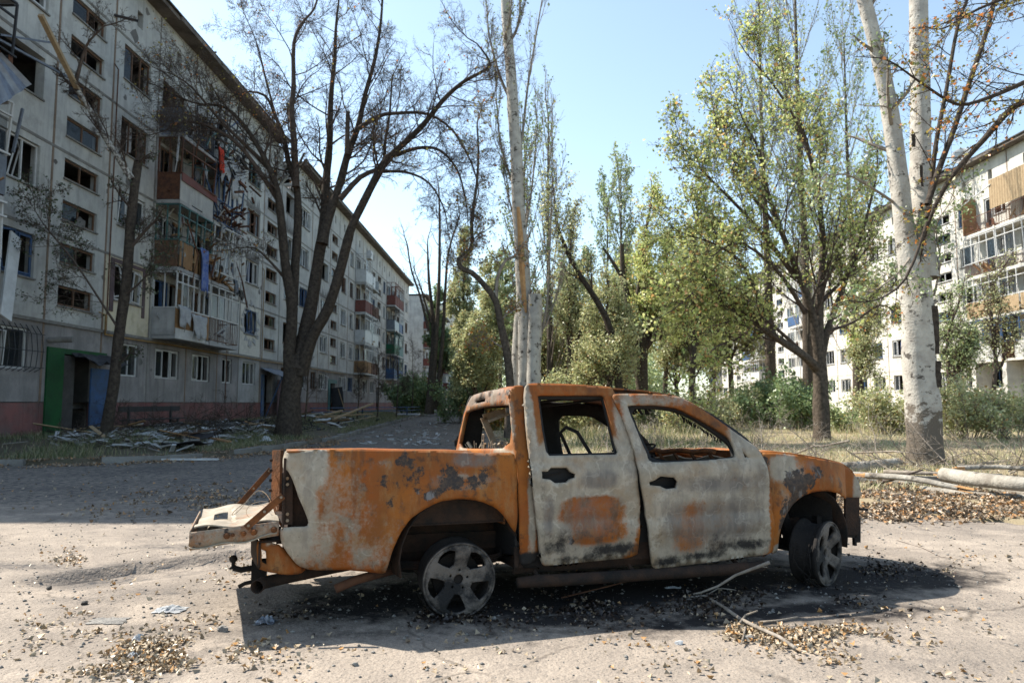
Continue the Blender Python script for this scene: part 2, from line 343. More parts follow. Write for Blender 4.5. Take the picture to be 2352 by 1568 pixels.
# ================================================================ GROUND
def make_ground():
    xs = np.concatenate([np.linspace(-600, -60, 12)[:-1], np.linspace(-60, -16, 20)[:-1], np.linspace(-16, 16, 130)[:-1], np.linspace(16, 60, 40)[:-1], np.linspace(60, 600, 12)])
    ys = np.concatenate([np.linspace(-60, 0, 8)[:-1], np.linspace(0, 30, 120)[:-1], np.linspace(30, 120, 90)[:-1], np.linspace(120, 1500, 14)])
    X, Y = np.meshgrid(xs, ys); Z = gz(X, Y)
    l = lawn_d(X, Y); f = field_d(X, Y)
    out = (l <= 0.05) & (f <= 0.05)
    Z = np.where(out, far_rise(Y)-.2, Z + .05*fbm(X, Y, .8)+.03*fbm(X, Y, 2.6))
    V = np.stack([X, Y, Z], -1).reshape(-1, 3); nx = len(xs); ny = len(ys)
    I = np.arange(nx*ny).reshape(ny, nx)
    F = np.stack([I[:-1, :-1], I[:-1, 1:], I[1:, 1:], I[1:, :-1]], -1).reshape(-1, 4)
    me = np_mesh('ground', V, F, True)
    me.materials.append(M['soil']); me.materials.append(M['drysoil'])
    cx = V[F].mean(1)[:, 0]; me.polygons.foreach_set('material_index', (cx > -4).astype(np.int32))
    tag(link('ground', me), kind='structure')
make_ground()
BURN_SHADE = [(.8, 5.6, 2.3, .75, 1.), (-.9, 5.3, .8, .6, .9), (2.6, 5.9, 1.4, .6, .9), (1.6, 4.95, 1.5, .28, .8), (3.3, 5.9, .7, .35, .9), (0.3, 4.9, .9, .35, .8), (1.2, 5.5, 2.6, .8, .55), (-.2, 5.6, 1.6, .9, .7), (1.9, 4.5, .5, .18, .5), (2.4, 4.95, .9, .2, .6)]  # scorched ground, enlarged to paint in the shade beneath the truck
def make_road():
    def lin(a, b, st): return np.arange(a, b, st)
    xs = np.concatenate([lin(-40, -12, .7), lin(-12, -5, .16), lin(-5, 5.5, .055), lin(5.5, 12, .16), lin(12, 40.1, .7)])
    ys = [-30, -20, -12, -6, -3, -1.5, -.5, .5, 1.2, 1.8]; y = 2.2
    while y < 125: ys.append(y); y += max(.045, min(.8, (y-1.5)*.012))
    ys = np.array(ys); X, Y = np.meshgrid(xs, ys)
    Z = far_rise(Y) + .012*fbm(X, Y, .5) + .006*fbm(X, Y, 2.2) + .0035*fbm(X, Y, 9.)
    # broken asphalt lip running diagonally in the left foreground
    ax, ay, bx, by = -3.9, 5.95, -2.35, 7.3
    dx, dy = bx-ax, by-ay; L = math.hypot(dx, dy); t = ((X-ax)*dx+(Y-ay)*dy)/L/L; side = (dx*(Y-ay)-dy*(X-ax))/L + .05*fbm(X, Y, 3.)
    lip = sstep(-.1, .12, t)*(1-sstep(.85, 1.1, t))
    Z = Z - .085*lip*(sstep(.03, -.02, side))*(1-sstep(-.1, -.9, side))
    l = lawn_d(X, Y); f = field_d(X, Y)
    edge = np.maximum(l, f)
    Z = Z - .18*sstep(.25, .6, edge)
    soot = np.zeros_like(X)  # real soot plus painted truck shade
    for cx, cy, rx, ry, a in BURN_SHADE:
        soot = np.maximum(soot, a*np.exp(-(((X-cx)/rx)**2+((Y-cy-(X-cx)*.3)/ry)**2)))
    bare = np.zeros_like(X)  # small dark patches and lip shade; the two wide ones paint building shade
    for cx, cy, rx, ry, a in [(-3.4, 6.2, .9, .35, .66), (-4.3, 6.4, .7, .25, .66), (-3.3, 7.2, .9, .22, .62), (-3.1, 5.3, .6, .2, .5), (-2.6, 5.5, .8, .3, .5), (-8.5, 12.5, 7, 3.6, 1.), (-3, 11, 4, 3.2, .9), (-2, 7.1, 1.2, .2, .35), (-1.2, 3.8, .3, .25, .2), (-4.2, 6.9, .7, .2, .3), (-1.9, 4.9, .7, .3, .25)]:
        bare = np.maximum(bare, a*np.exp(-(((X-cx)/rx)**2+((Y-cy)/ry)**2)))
    bare = np.maximum(bare, .85*sstep(9, 12, Y)*(X < 1))  # shade of the left block painted along the road
    V = np.stack([X, Y, Z], -1).reshape(-1, 3); nx = len(xs); ny = len(ys); I = np.arange(nx*ny).reshape(ny, nx)
    F = np.stack([I[:-1, :-1], I[:-1, 1:], I[1:, 1:], I[1:, :-1]], -1).reshape(-1, 4)
    keep = (edge.reshape(-1)[F] < .7).any(1); F = F[keep]
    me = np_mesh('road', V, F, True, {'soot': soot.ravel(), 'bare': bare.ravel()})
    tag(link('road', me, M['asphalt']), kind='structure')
make_road()

# kerb of single blocks along the lawn
kr = tag(empty('kerb', (-8.4, 17.6, 0)), kind='structure')
def kerb_run(poly, skip=(), h=.13, w_=.16, L=1.0, tilt=.03):
    rng = random.Random(3); pts = [Vector((x, y, 0)) for x, y in poly]; i = 0; acc = 0
    me = None; k = 0
    for a, b in zip(pts[:-1], pts[1:]):
        d = b-a; n = max(1, int(d.length/L)); 
        for j in range(n):
            k += 1
            p = a+d*((j+.5)/n)
            if p.y > 62 or k in skip: continue
            if me is None:
                mb = MB(); mb.box((-.49, -w_/2, -.1), (.49, w_/2, h+.05)); me = mb.mesh('kerb_block', M['kerb'])
            o = link('kerb_block', me, None, kr)
            o.matrix_parent_inverse = Matrix.Identity(4)
            o.location = p - kr.location + Vector((rng.uniform(-.03, .03), rng.uniform(-.05, .05), float(far_rise(p.y))-rng.uniform(.0, .05)))
            o.scale = (d.length/n*.98, 1, 1); o.rotation_euler = (rng.uniform(-tilt, tilt)*3, rng.uniform(-tilt, tilt), math.atan2(d.y, d.x)+rng.uniform(-tilt, tilt))
            md = None
kerb_run(KERB[1:10], skip=(4, 7, 12, 13))

# ================================================================ BUILDINGS
Zf = [3.88, 6.58, 9.28, 11.98, 14.68]      # floor joints above ground floor; parapet panel on top
def panel_mesh(a0, a1, z0, z1, holes, X, sg, th=.28, gap=.012):
    """wall panel in the plane x = X facing sg, with real openings and reveals"""
    a0 += gap; a1 -= gap; z0 += gap; z1 -= gap
    As = sorted({a0, a1, *[h[0] for h in holes], *[h[1] for h in holes]}); Zs = sorted({z0, z1, *[h[2] for h in holes], *[h[3] for h in holes]})
    mb = MB(); xb = X-sg*th
    def q(p): mb.add(p, [(0, 1, 2, 3)] if sg > 0 else [(3, 2, 1, 0)])
    for i in range(len(As)-1):
        for j in range(len(Zs)-1):
            ca = (As[i]+As[i+1])/2; cz = (Zs[j]+Zs[j+1])/2
            if any(h[0] < ca < h[1] and h[2] < cz < h[3] for h in holes): continue
            b0, b1, c0, c1 = As[i], As[i+1], Zs[j], Zs[j+1]
            q([(X, b0, c0), (X, b1, c0), (X, b1, c1), (X, b0, c1)]); q([(xb, b0, c1), (xb, b1, c1), (xb, b1, c0), (xb, b0, c0)])
    def rim(b0, b1, c0, c1, inv):
        P = [(b0, c0), (b1, c0), (b1, c1), (b0, c1)]
        for k in range(4):
            (u0, v0), (u1, v1) = P[k], P[(k+1) % 4]
            r = [(X, u0, v0), (xb, u0, v0), (xb, u1, v1), (X, u1, v1)]
            q(r[::-1] if inv else r)
    rim(a0, a1, z0, z1, False)
    for h in holes: rim(*h, True)
    return mb.mesh('wall_panel')
def window(b, X, sg, y0, y1, z0, z1, style, rng, fm=None, inset=.1):
    """window frame part with sash and pane sub-parts"""
    fm = fm or M['white']; xx = X-sg*inset; t = .055; mb = MB()
    def fr(m_, a0, a1, c0, c1, t=.05, x=xx, d=.05):
        m_.box((x-d/2, a0, c0), (x+d/2, a0+t, c1)); m_.box((x-d/2, a1-t, c0), (x+d/2, a1, c1))
        m_.box((x-d/2, a0+t, c0), (x+d/2, a1-t, c0+t)); m_.box((x-d/2, a0+t, c1-t), (x+d/2, a1-t, c1))
    e = .004
    fr(mb, y0+e, y1-e, z0+e, z1-e, t)
    n = {'w3': 3, 'w2': 2, 'stair': 2, 'w1': 1, 'hole': 0}[style]
    if n == 0: 
        s = MB(); s.box((X-sg*.02, y0-.03, z0-.05), (X+sg*.05, y1+.03, z0-.002)); o = s.build('window_sill', M['kerb'], b); return o
    wdt = (y1-y0-2*t)
    cuts = [y0+t+wdt*k/n for k in range(1, n)]
    if style == 'w3': cuts = [y0+t+wdt*.34, y0+t+wdt*.67]
    if style == 'w2': cuts = [y0+t+wdt*rng.choice([.5, .36, .62])]
    for c in cuts: mb.box((xx-.025, c-t/2, z0+t+e), (xx+.025, c+t/2, z1-t-e))
    o = mb.build('window', fm, b)
    ys = [y0+t]+cuts+[y1-t]
    for k in range(len(ys)-1):
        r = rng.random(); a0, a1 = ys[k]+t/2+.01, ys[k+1]-t/2-.01; c0, c1 = z0+t+.01, z1-t-.01
        if style == 'stair':
            if r < .2:
                g = MB(); g.box((xx-.004, a0, c0), (xx+.004, a1, c1)); g.build('pane', M['glass'], o)
            continue
        if r < .42:     # sash hanging in place, sometimes skewed
            s = MB(); fr(s, a0, a1, c0, c1, .042, xx+sg*.045, .035)
            so_ = s.build('sash', fm, o)
            if rng.random() < .5:
                piv = Vector((xx, a0, c0)); R = Matrix.Translation(piv) @ Matrix.Rotation(rng.choice([-1, 1])*rng.uniform(.06, .3), 4, 'X') @ Matrix.Rotation(rng.uniform(-.5, .5), 4, 'Z') @ Matrix.Translation(-piv)
                so_.data.transform(R)
            if rng.random() < .6:
                g = MB(); g.box((xx-.004, a0, c0), (xx+.004, a1, c1)); g.build('pane', M['glass'], o)
        elif r < .62:
            g = MB(); g.box((xx-.004, a0, c0), (xx+.004, a1, c1)); g.build('pane', M['glass'], o)
        elif r < .72:   # curtain or rag
            g = MB(); G = [[(xx-sg*.12+.03*math.sin(i*2.1+k), a0+(a1-a0)*.7*i/6, c1-(c1-c0)*j/3*rng.uniform(.8, 1)) for j in range(4)] for i in range(7)]
            g.sheet(G); g.build('curtain', rng.choice([M['cloth'], M['cloth'], M['bluecloth']]), o, smooth=True)
    return o
def building(name, label, X, sg, cols, H0, ytop=17.05, matp=None, ground_mat=None, seed=1, plinth=True, pz=1.42, lo=.0, holes_ground={}, detail=True, notch=None, special={}):
    rng = random.Random(seed)
    b = empty(name, (X, cols[0][0], H0)); tag(b, label, 'apartment building')
    inv = Matrix.Translation(-b.location)
    made = []
    y0a, y1a = cols[0][0], cols[-1][1]
    class PB:  # parent proxy: everything is built in world coordinates, shifted once at the end
        pass
    mp = matp or M['concrete']
    levels = [(lo, pz), (pz, Zf[0])]+list(zip(Zf[:-1], Zf[1:]))+[(Zf[-1], ytop-.2)]
    for ci, (a0, a1, kind) in enumerate(cols):
        cw = (a0+a1)/2; g = holes_ground.get(ci)
        for li, (z0, z1) in enumerate(levels):
            holes = []; mt_ = mp if li >= 2 else (ground_mat or M['ground_floor'])
            if li == 0:
                if not plinth: continue
                mt_ = M['plinth'] if sg > 0 else mp
                if g and g[0] == 'door': holes = [(g[1], g[2], lo+.013, z1-.013)]
            elif li == 1:
                if g is None: hw = min(.95, (a1-a0)/2-.35); g2 = ('win', cw-hw, cw+hw)
                else: g2 = g
                if g2[0] == 'win': holes = [(g2[1], g2[2], 2.36, 3.56)]
                elif g2[0] == 'door': holes = [(g2[1], g2[2], z0+.013, 3.0)]
            elif li <= 5:
                zb = z0
                if kind[0] == 'w':
                    hw = (kind[1:] and float(kind[1:]) or 1.9)/2
                    holes = [(cw-hw, cw+hw, zb+1.17, zb+2.45)]
                elif kind[0] == 's':
                    holes = [(cw-.93, cw+.93, zb+.55, zb+1.18), (cw-.93, cw+.93, zb+1.88, zb+2.52)]
                elif kind[0] == 'b':
                    holes = [(a0+.35, a0+1.55, zb+1.17, zb+2.4), (a0+1.553, a0+2.35, zb+.25, zb+2.4)]
            else:
                if kind != 'x': holes = [(cw-.2, cw+.2, 15.5, 16.12)]
                if notch and notch[0] < cw < notch[1]: continue
            if (ci, li) in special and special[(ci, li)].get('mat'): mt_ = special[(ci, li)]['mat']
            holes = [h for h in holes if h[3] > z0 and h[2] < z1]
            me = panel_mesh(a0, a1, z0, z1, holes, X, sg); me.materials.append(mt_)
            o = link('wall_panel', me, None, b)
            for h in holes:
                if h[1]-h[0] < .6 or li == 0 or (li == 1 and g and g[0] == 'door'): continue
                if li == 6: continue
                st = 'stair' if kind[0] == 's' and li > 1 else ('w3' if h[1]-h[0] > 1.6 else ('w2' if h[1]-h[0] > 1 else 'w1'))
                sp = special.get((ci, li), {})
                fm = M['brownwood'] if st == 'stair' else (M['white'] if rng.random() < .62 else rng.choice([M['brownwood'], M['brownwood'], M['bluepaint']]))
                if sg < 0: fm = M['white'] if rng.random() < .8 else M['bluepaint']
                if sp.get('hole'): st = 'hole'
                window(b, X, sg, h[0]+.01, h[1]-.01, h[2]+.01, h[3]-.01, sp.get('style', st), rng, sp.get('fm', fm), inset=.1 if sg > 0 else .1)
                if detail and st != 'hole' and li > 1:
                    s = MB(); s.box((X+sg*.004, h[0]-.04, h[2]-.06), (X+sg*.06, h[1]+.04, h[2]-.01)); s.build('window_sill', M['kerb'], b)
    # shell: back of the joints, floors, party walls, gables, roof
    xi = X-sg*.283; xo = X-sg*11.5
    j = MB()
    for (a0, a1, k) in cols[1:]: j.box((X-sg*.03, a0-.03, lo), (X-sg*.25, a0+.03, ytop-.25))
    j.build('joint', M['joint'], b)
    if detail:
        for (a0, a1, k) in cols[1:]:
            q_ = MB(); q_.box((X+sg*.001, a0-.045, pz+.02), (X+sg*.012, a0+.045, ytop-.25)); q_.build('joint_seal', M['joint'] if rng.random() < .6 else M['kerb'], b)
        for z in Zf[1:]:
            q_ = MB(); q_.box((X+sg*.001, y0a, z-.04), (X+sg*.016, y1a, z+.045)); q_.build('joint_seal', M['kerb'] if sg > 0 else M['rconcrete'], b)
    s = MB()
    for z in [pz-.1]+Zf: s.box((xi, y0a+.3, z-.11), (X-sg*5.8, y1a-.3, z+.11))
    for (a0, a1, k) in cols[1:]:
        s.box((xi-sg*.005, a0-.08, lo+.2), (X-sg*5.8, a0+.08, Zf[0]-.115))
        for z0, z1 in zip(Zf[:-1], Zf[1:]): s.box((xi-sg*.005, a0-.08, z0+.115), (X-sg*5.8, a0+.08, z1-.115))
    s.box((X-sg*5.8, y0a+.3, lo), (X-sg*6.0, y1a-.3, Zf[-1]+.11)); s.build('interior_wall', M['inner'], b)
    e = MB(); e.box((X-.001*sg, y0a-.28, lo), (xo, y0a-.003, ytop-.2)); e.box((X-.001*sg, y1a+.003, lo), (xo, y1a+.28, ytop-.2)); e.box((xo, y0a, lo), (xo-sg*.28, y1a, ytop-.2)); e.build('end_wall', mp, b)
    return b, made
def roof_for(b, X, sg, y0, y1, ytop, notch=None):
    segs = [(y0-.3, y1+.3)] if not notch else [(y0-.3, notch[0]), (notch[1], y1+.3)]
    rng = random.Random(5)
    for (a, c) in segs:
        n = int((c-a)/3.2)
        for k in range(n):
            p0 = a+(c-a)*k/n; p1 = a+(c-a)*(k+1)/n
            m_ = MB(); xe = X+sg*(.62+rng.uniform(-.05, .04)); m_.box((xe, p0+.01, ytop-.19+rng.uniform(-.01, .01)), (X-sg*.4, p1-.01, ytop-.02)); m_.build('eave_slab', M['eave'], b, bevel=0)
        r = MB(); r.box((X+sg*.66, a, ytop-.015), (X-sg*11.8, c, ytop+.05)); r.build('roof', M['roof'], b)

# ---- the long block on the left
LX = -14.2
LC = [(14.3, 15.2, 'x'), (15.2, 18.4, 'b'), (18.4, 21.55, 'w2'), (21.55, 24.6, 's'), (24.6, 27.75, 'w'), (27.75, 31.0, 'b'), (31.0, 34.25, 'b'), (34.25, 36.9, 'x'),
      (36.9, 40.0, 'w'), (40.0, 43.0, 's'), (43.0, 46.2, 'w1.6'), (46.2, 49.6, 'w'), (49.6, 51.6, 'x'), (51.6, 54.6, 'w'), (54.6, 57.4, 's'), (57.4, 60.6, 'w1.7'), (60.6, 63.2, 'w1.3'),
      (63.2, 66.4, 'b'), (66.4, 69.6, 'b'), (69.6, 73.0, 'w'), (73.0, 76.0, 's'), (76.0, 78.6, 'w1.3'), (78.6, 81.8, 'b'), (81.8, 85.0, 'b'), (85.0, 88.2, 'w'), (88.2, 91.2, 's'), (91.2, 95.0, 'w')]
HG = {0: ('none',), 3: ('door', 22.55, 24.45), 4: ('win', 25.3, 27.1), 5: ('win', 28.35, 30.4), 6: ('win', 31.6, 33.5), 7: ('win', 34.9, 36.1), 8: ('win', 37.5, 39.35), 9: ('door', 40.7, 42.0), 14: ('door', 55.2, 56.8), 20: ('door', 73.6, 75.2), 25: ('door', 89, 90.4)}
SPC = {(4, 2): dict(mat=M['cream']), (2, 4): dict(hole=True), (2, 1): dict(style='w2'), (8, 2): dict(mat=M['rconcrete']), (8, 1): dict(mat=M['concrete2']), (10, 6): dict(mat=M['concrete2']),
       (5, 4): dict(mat=M['concrete2']), (6, 4): dict(mat=M['concrete2']), (3, 2): dict(mat=M['concrete']), (2, 2): dict(mat=M['concrete']), (8, 4): dict(fm=M['brownwood']), (8, 5): dict(fm=M['teal']),
       (10, 5): dict(mat=M['concrete2'], hole=True), (9, 5): dict(mat=M['concrete2']), (13, 4): dict(hole=True), (6, 5): dict(mat=M['concrete2']), (4, 5): dict(style='w3'), (4, 1): dict(fm=M['white']), (5, 1): dict(fm=M['white']), (6, 1): dict(fm=M['white'])}
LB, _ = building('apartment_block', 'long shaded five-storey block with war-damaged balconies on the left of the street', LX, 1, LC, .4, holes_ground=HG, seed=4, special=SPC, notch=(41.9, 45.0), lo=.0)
roof_for(LB, LX, 1, 14.3, 95.0, 17.05, notch=(42.2, 46.0))
def part(mb, name, mt_, parent, **k):
    return mb.build(name, mt_, parent, **k)
def rubble_cluster(parent, name, X0, X1, y0, y1, z0, z1, n, rng, mt_, smin=.05, smax=.3):
    m_ = MB()
    for i in range(n):
        c = Vector((rng.uniform(X0, X1), rng.uniform(y0, y1), z0+(z1-z0)*rng.random()**1.6)); d = Vector((rng.uniform(-1, 1), rng.uniform(-1, 1), rng.uniform(-.6, .6))).normalized()*rng.uniform(smin, smax)
        m_.bar(c-d/2, c+d/2, rng.uniform(.03, .16), rng.uniform(.01, .1))
    return tag(m_.build(name, mt_, parent), kind='stuff')
_r = random.Random(9)
# collapsed attic corner
rubble_cluster(LB, 'collapsed_parapet', LX-.5, LX+.35, 41.9, 45.1, 14.7, 16.2, 60, _r, M['concrete2'], .1, .8)
rubble_cluster(LB, 'loose_roof_felt', LX+.1, LX+.7, 41.0, 46.8, 16.6, 17.1, 14, _r, M['roof'], .3, 1.2)
rubble_cluster(LB, 'loose_roof_felt', LX+.3, LX+.7, 30.0, 41.0, 16.9, 17.15, 30, _r, M['eave'], .1, .5)
# belt ledge and pipes
m_ = MB(); m_.box((LX+.004, 14.3, 3.80), (LX+.07, 95, 3.90)); m_.build('belt_ledge', M['kerb'], LB)
m_ = MB(); m_.tube([(LX+.13, y, 3.74+.02*math.sin(y*.9)) for y in np.arange(24.6, 60, 1.6)], .035, 8)
m_.tube([(LX+.13, 24.6, 3.74), (LX+.13, 24.6, 4.4), (LX+.13, 24.2, 4.45)], .03, 6); m_.build('gas_pipe', M['yellowpipe'], LB, smooth=True)
for (y, z0_, z1_, mt_) in [(24.75, 3.9, 13.2, M['rustmetal']), (41.0-.9, 3.8, 8.8, M['yellowpipe']), (35.2, 1.6, 4.2, M['rustmetal'])]:
    m_ = MB(); m_.tube([(LX+.07, y, z0_), (LX+.07, y+.01, (z0_+z1_)/2), (LX+.07, y, z1_), (LX+.07, y-.25, z1_+.1)], .022, 6); m_.build('riser_pipe', mt_, LB)
for (y0_, y1_, z_) in [(24.3, 24.5, 3.0)]:
    pass
# painted surround of one window, smeared insulation at another
m_ = MB()
for a, c, z0_, z1_ in [(24.95, 25.2, 4.6, 6.5), (27.15, 27.35, 4.6, 6.5), (25.2, 27.15, 6.36, 6.5)]: m_.box((LX+.004, a, z0_), (LX+.03, c, z1_))
m_.build('window_surround', M['mauve'], LB)
m_ = MB()
for i in range(26):
    a = i/26*6.28; cy = 38.45+1.15*math.cos(a)*_r.uniform(.85, 1.15); cz = 5.6+.95*math.sin(a)*_r.uniform(.85, 1.2)
    if cz < 4: continue
    p = [(LX+.01+.02*_r.random(), cy+_r.uniform(-.35, .35), cz+_r.uniform(-.25, .25)) for _ in range(4)]
    p.sort(key=lambda q: math.atan2(q[2]-cz, q[1]-cy)); m_.add(p, [(0, 1, 2, 3)])
m_.build('torn_insulation', M['cloth'], LB, solid=.02)
# window bars on the ground floor near the green entrance
m_ = MB()
for k in range(9):
    y = 19.3+k*.24; m_.tube([(LX+.03, y, 2.3), (LX+.22, y, 2.42), (LX+.26, y, 2.9), (LX+.20, y, 3.4), (LX+.03, y, 3.66)], .012, 5)
for z in (2.42, 2.9, 3.4): m_.tube([(LX+.24, 19.25, z), (LX+.24, 21.3, z)], .012, 5)
m_.build('window_grille', M['dkmetal'], LB)

def balcony(b, X, sg, a0, a1, z, rng, prot=.95, side=None, front=None, frame=None, nf=5, rail=None, top=1.05, wreck=0, slabm=None, panes=.3, hgt=2.5, roofm=None):
    """balcony slab as a part; cladding, rails, frames as its sub-parts"""
    xo = X+sg*prot
    s = MB(); s.box((X+sg*.004, a0+.02, z-.14), (xo, a1-.02, z)); bo = s.build('balcony', slabm or M['concrete2'], b)
    def sub(mb, n, mt_, **k): return mb.build(n, mt_, bo, **k)
    x1 = xo-sg*.03
    if front:
        n = max(1, int((a1-a0)/.16)) if front in (M['plywood'], M['rustmetal'], M['redpaint'], M['palewood']) else 3
        for k in range(n):
            if rng.random() < wreck*.6: continue
            p0 = a0+.03+(a1-a0-.06)*k/n; p1 = a0+.03+(a1-a0-.06)*(k+1)/n
            m = MB(); dz = rng.uniform(-.05, .05) if wreck else 0; m.box((x1, p0+.004, z+.03+dz), (x1+sg*.02, p1-.004, z+top+dz)); o = sub(m, 'board' if n > 3 else 'parapet_panel', front)
    if side:
        for yy in (a0+.03, a1-.05):
            m = MB(); m.box((X+sg*.01, yy, z+.02), (x1-sg*.01, yy+.02, z+top)); sub(m, 'side_panel', side)
    if rail:
        m = MB()
        for zz in (z+.1, z+top+.02): m.bar((x1, a0+.02, zz), (x1, a1-.02, zz), .035); m.bar((X, a0+.04, zz), (x1, a0+.04, zz), .035); m.bar((X, a1-.04, zz), (x1, a1-.04, zz), .035)
        n = int((a1-a0)/.13)
        for k in range(n+1):
            if rng.random() < wreck*.4: continue
            y = a0+.04+(a1-a0-.08)*k/n; j = rng.uniform(-.08, .08)*wreck; m.bar((x1, y, z+.08), (x1+j, y+j, z+top), .016)
        for k in range(6):
            xx = X+sg*prot*k/6; m.bar((xx, a0+.04, z+.08), (xx, a0+.04, z+top), .016)
        sub(m, 'railing', rail)
    if frame:
        m = MB(); z0 = z+top+.04; z1 = z+hgt
        jit = lambda: (rng.uniform(-1, 1)*wreck*.22)
        for k in range(nf+1):
            y = a0+.05+(a1-a0-.1)*k/nf; m.bar((x1, y, z0), (x1+sg*abs(jit()), y+jit(), z1), .055, .05)
        for zz in (z0, z1, z0+(z1-z0)*.72): m.bar((x1, a0+.05, zz+jit()*.4), (x1+sg*abs(jit()), a1-.05, zz+jit()*.6), .055, .05)
        for yy in (a0+.05, a1-.05):
            for zz in (z0, z1): m.bar((X, yy, zz), (x1, yy, zz), .05)
            m.bar((X+sg*.03, yy, z0), (X+sg*.03, yy, z1), .05); m.bar(((X+x1)/2, yy, z0), ((X+x1)/2, yy+jit()*.3, z1), .04)
        sub(m, 'glazing_frame', frame)
        for k in range(nf):
            if rng.random() < panes:
                y = a0+.05+(a1-a0-.1)*k/nf; y2 = a0+.05+(a1-a0-.1)*(k+1)/nf
                g = MB(); g.box((x1-.004, y+.03, z0+.03), (x1+.004, y2-.03, z0+(z1-z0)*.7)); sub(g, 'pane', M['glass'])
    if roofm:
        m = MB(); m.box((X+sg*.01, a0-.05, z+hgt+.05), (xo+sg*.15, a1+.05, z+hgt+.09)); sub(m, 'balcony_roof', roofm)
    # clutter left on the slab
    m = MB()
    for k in range(int(6+12*wreck)):
        c = Vector((rng.uniform(min(X, x1)+.1, max(X, x1)-.1), rng.uniform(a0+.2, a1-.2), z+rng.uniform(.05, .5))); d = Vector((rng.uniform(-.3, .3), rng.uniform(-1, 1), rng.uniform(-.4, .9))).normalized()*rng.uniform(.2, .9); m.bar(c, c+d, rng.uniform(.02, .2), rng.uniform(.02, .1))
    sub(m, 'broken_household_clutter', rng.choice([M['plywood'], M['rustmetal'], M['cloth'], M['palewood']]))
    return bo
def hanging(b, name, mt_, X, y0, y1, z0, z1, rng, out=.05, ragged=.25, solid=.012):
    n, k = 9, 7; G = []
    for i in range(n):
        t = i/(n-1); zb = z0+rng.uniform(0, ragged)*(z1-z0)
        G.append([(X+out+.07*math.sin(i*1.7+j*.6)+.02*j, y0+(y1-y0)*t+rng.uniform(-.03, .03), z1+(zb-z1)*j/(k-1)) for j in range(k)])
    m = MB(); m.sheet(G); return m.build(name, mt_, b, smooth=True, solid=solid)
bz = [4.03, 6.72, 9.40, 12.1]
XF = LX+.95
# column A of the first stack, bottom to top
o = balcony(LB, LX, 1, 27.9, 31.05, bz[0], _r, front=M['plywood'], side=M['concrete2'], frame=M['white'], nf=6, wreck=.12, panes=.2)
hanging(o, 'torn_sheet', M['cloth'], XF, 28.0, 29.0, bz[0]+.05, bz[0]+1.2, _r, .03, .6); hanging(o, 'torn_sheet', M['cloth'], XF, 29.2, 30.5, bz[0]-.1, bz[0]+1.0, _r, .04, .8)
m_ = MB(); m_.box((XF+.0, 27.9, bz[0]-.12), (XF+.03, 30.6, bz[0]+.28)); m_.build('white_trim_board', M['white'], o)
o = balcony(LB, LX, 1, 27.9, 31.05, bz[1], _r, front=M['plywood'], side=M['brownwood'], frame=M['teal'], nf=4, wreck=.35, panes=0)
hanging(o, 'hanging_blanket', M['bluecloth'], XF, 29.75, 30.4, bz[1]-.9, bz[1]+1.15, _r, .06, .25)
o = balcony(LB, LX, 1, 27.9, 31.05, bz[2], _r, front=M['concrete'], side=M['rustmetal'], frame=M['rustmetal'], nf=3, wreck=.55, panes=0)
m_ = MB(); m_.box((XF+.01, 27.95, bz[2]+.78), (XF+.04, 31.3, bz[2]+1.1)); m_.build('red_sill_board', M['redpaint'], o)
o = balcony(LB, LX, 1, 27.9, 31.05, bz[3], _r, rail=M['dkmetal'], wreck=.4, side=M['greymetal'], slabm=M['concrete2'])
# column B
o = balcony(LB, LX, 1, 31.1, 34.3, bz[0], _r, rail=M['rustmetal'], frame=M['white'], nf=4, wreck=.2, panes=.3)
o = balcony(LB, LX, 1, 31.1, 34.3, bz[1], _r, front=M['cloth'], frame=M['white'], nf=5, wreck=.9, panes=.2, top=.5)
o = balcony(LB, LX, 1, 31.1, 34.3, bz[2], _r, rail=M['bluepaint'], frame=M['bluepaint'], nf=6, wreck=.9, panes=0)
hanging(o, 'torn_sheet', M['cloth'], XF, 32.6, 34.2, bz[2]+1.3, bz[2]+3.3, _r, .05, .7); hanging(o, 'torn_sheet', M['cloth'], XF, 31.3, 32.3, bz[2]+1.7, bz[2]+2.9, _r, .1, .8)
o = balcony(LB, LX, 1, 31.1, 34.3, bz[3], _r, rail=M['dkmetal'], frame=M['dkmetal'], nf=3, wreck=1.0, panes=0)
hanging(o, 'red_garment', M['redcloth'], XF, 31.15, 31.55, bz[3]-.6, bz[3]+.6, _r, .08, .2)
rubble_cluster(LB, 'twisted_scrap', LX+.1, XF+.4, 30.0, 34.6, 11.9, 13.6, 55, _r, M['dkmetal'], .2, 1.1)
rubble_cluster(LB, 'twisted_scrap', LX+.3, XF+.5, 31.0, 34.8, 9.6, 12.0, 45, _r, M['rustmetal'], .2, 1.0)
rubble_cluster(LB, 'splintered_boards', LX+.3, XF+.4, 28.3, 34.4, 6.7, 8.5, 30, _r, M['plywood'], .2, .8)
for k_ in range(26):
    y_ = _r.uniform(27.9, 34.4); z_ = _r.uniform(4.2, 13.6)
    if 4.2 < z_ < 6.6 and _r.random() < .6: continue
    w0 = _r.uniform(.12, .55); hanging(LB, 'hanging_rag', _r.choice([M['cloth'], M['cloth'], M['dkmetal'], M['plywood'], M['greymetal'], M['inner']]), LX+_r.uniform(.2, 1.0), y_, y_+w0, z_-_r.uniform(.3, 1.2), z_, _r, .03, .7)
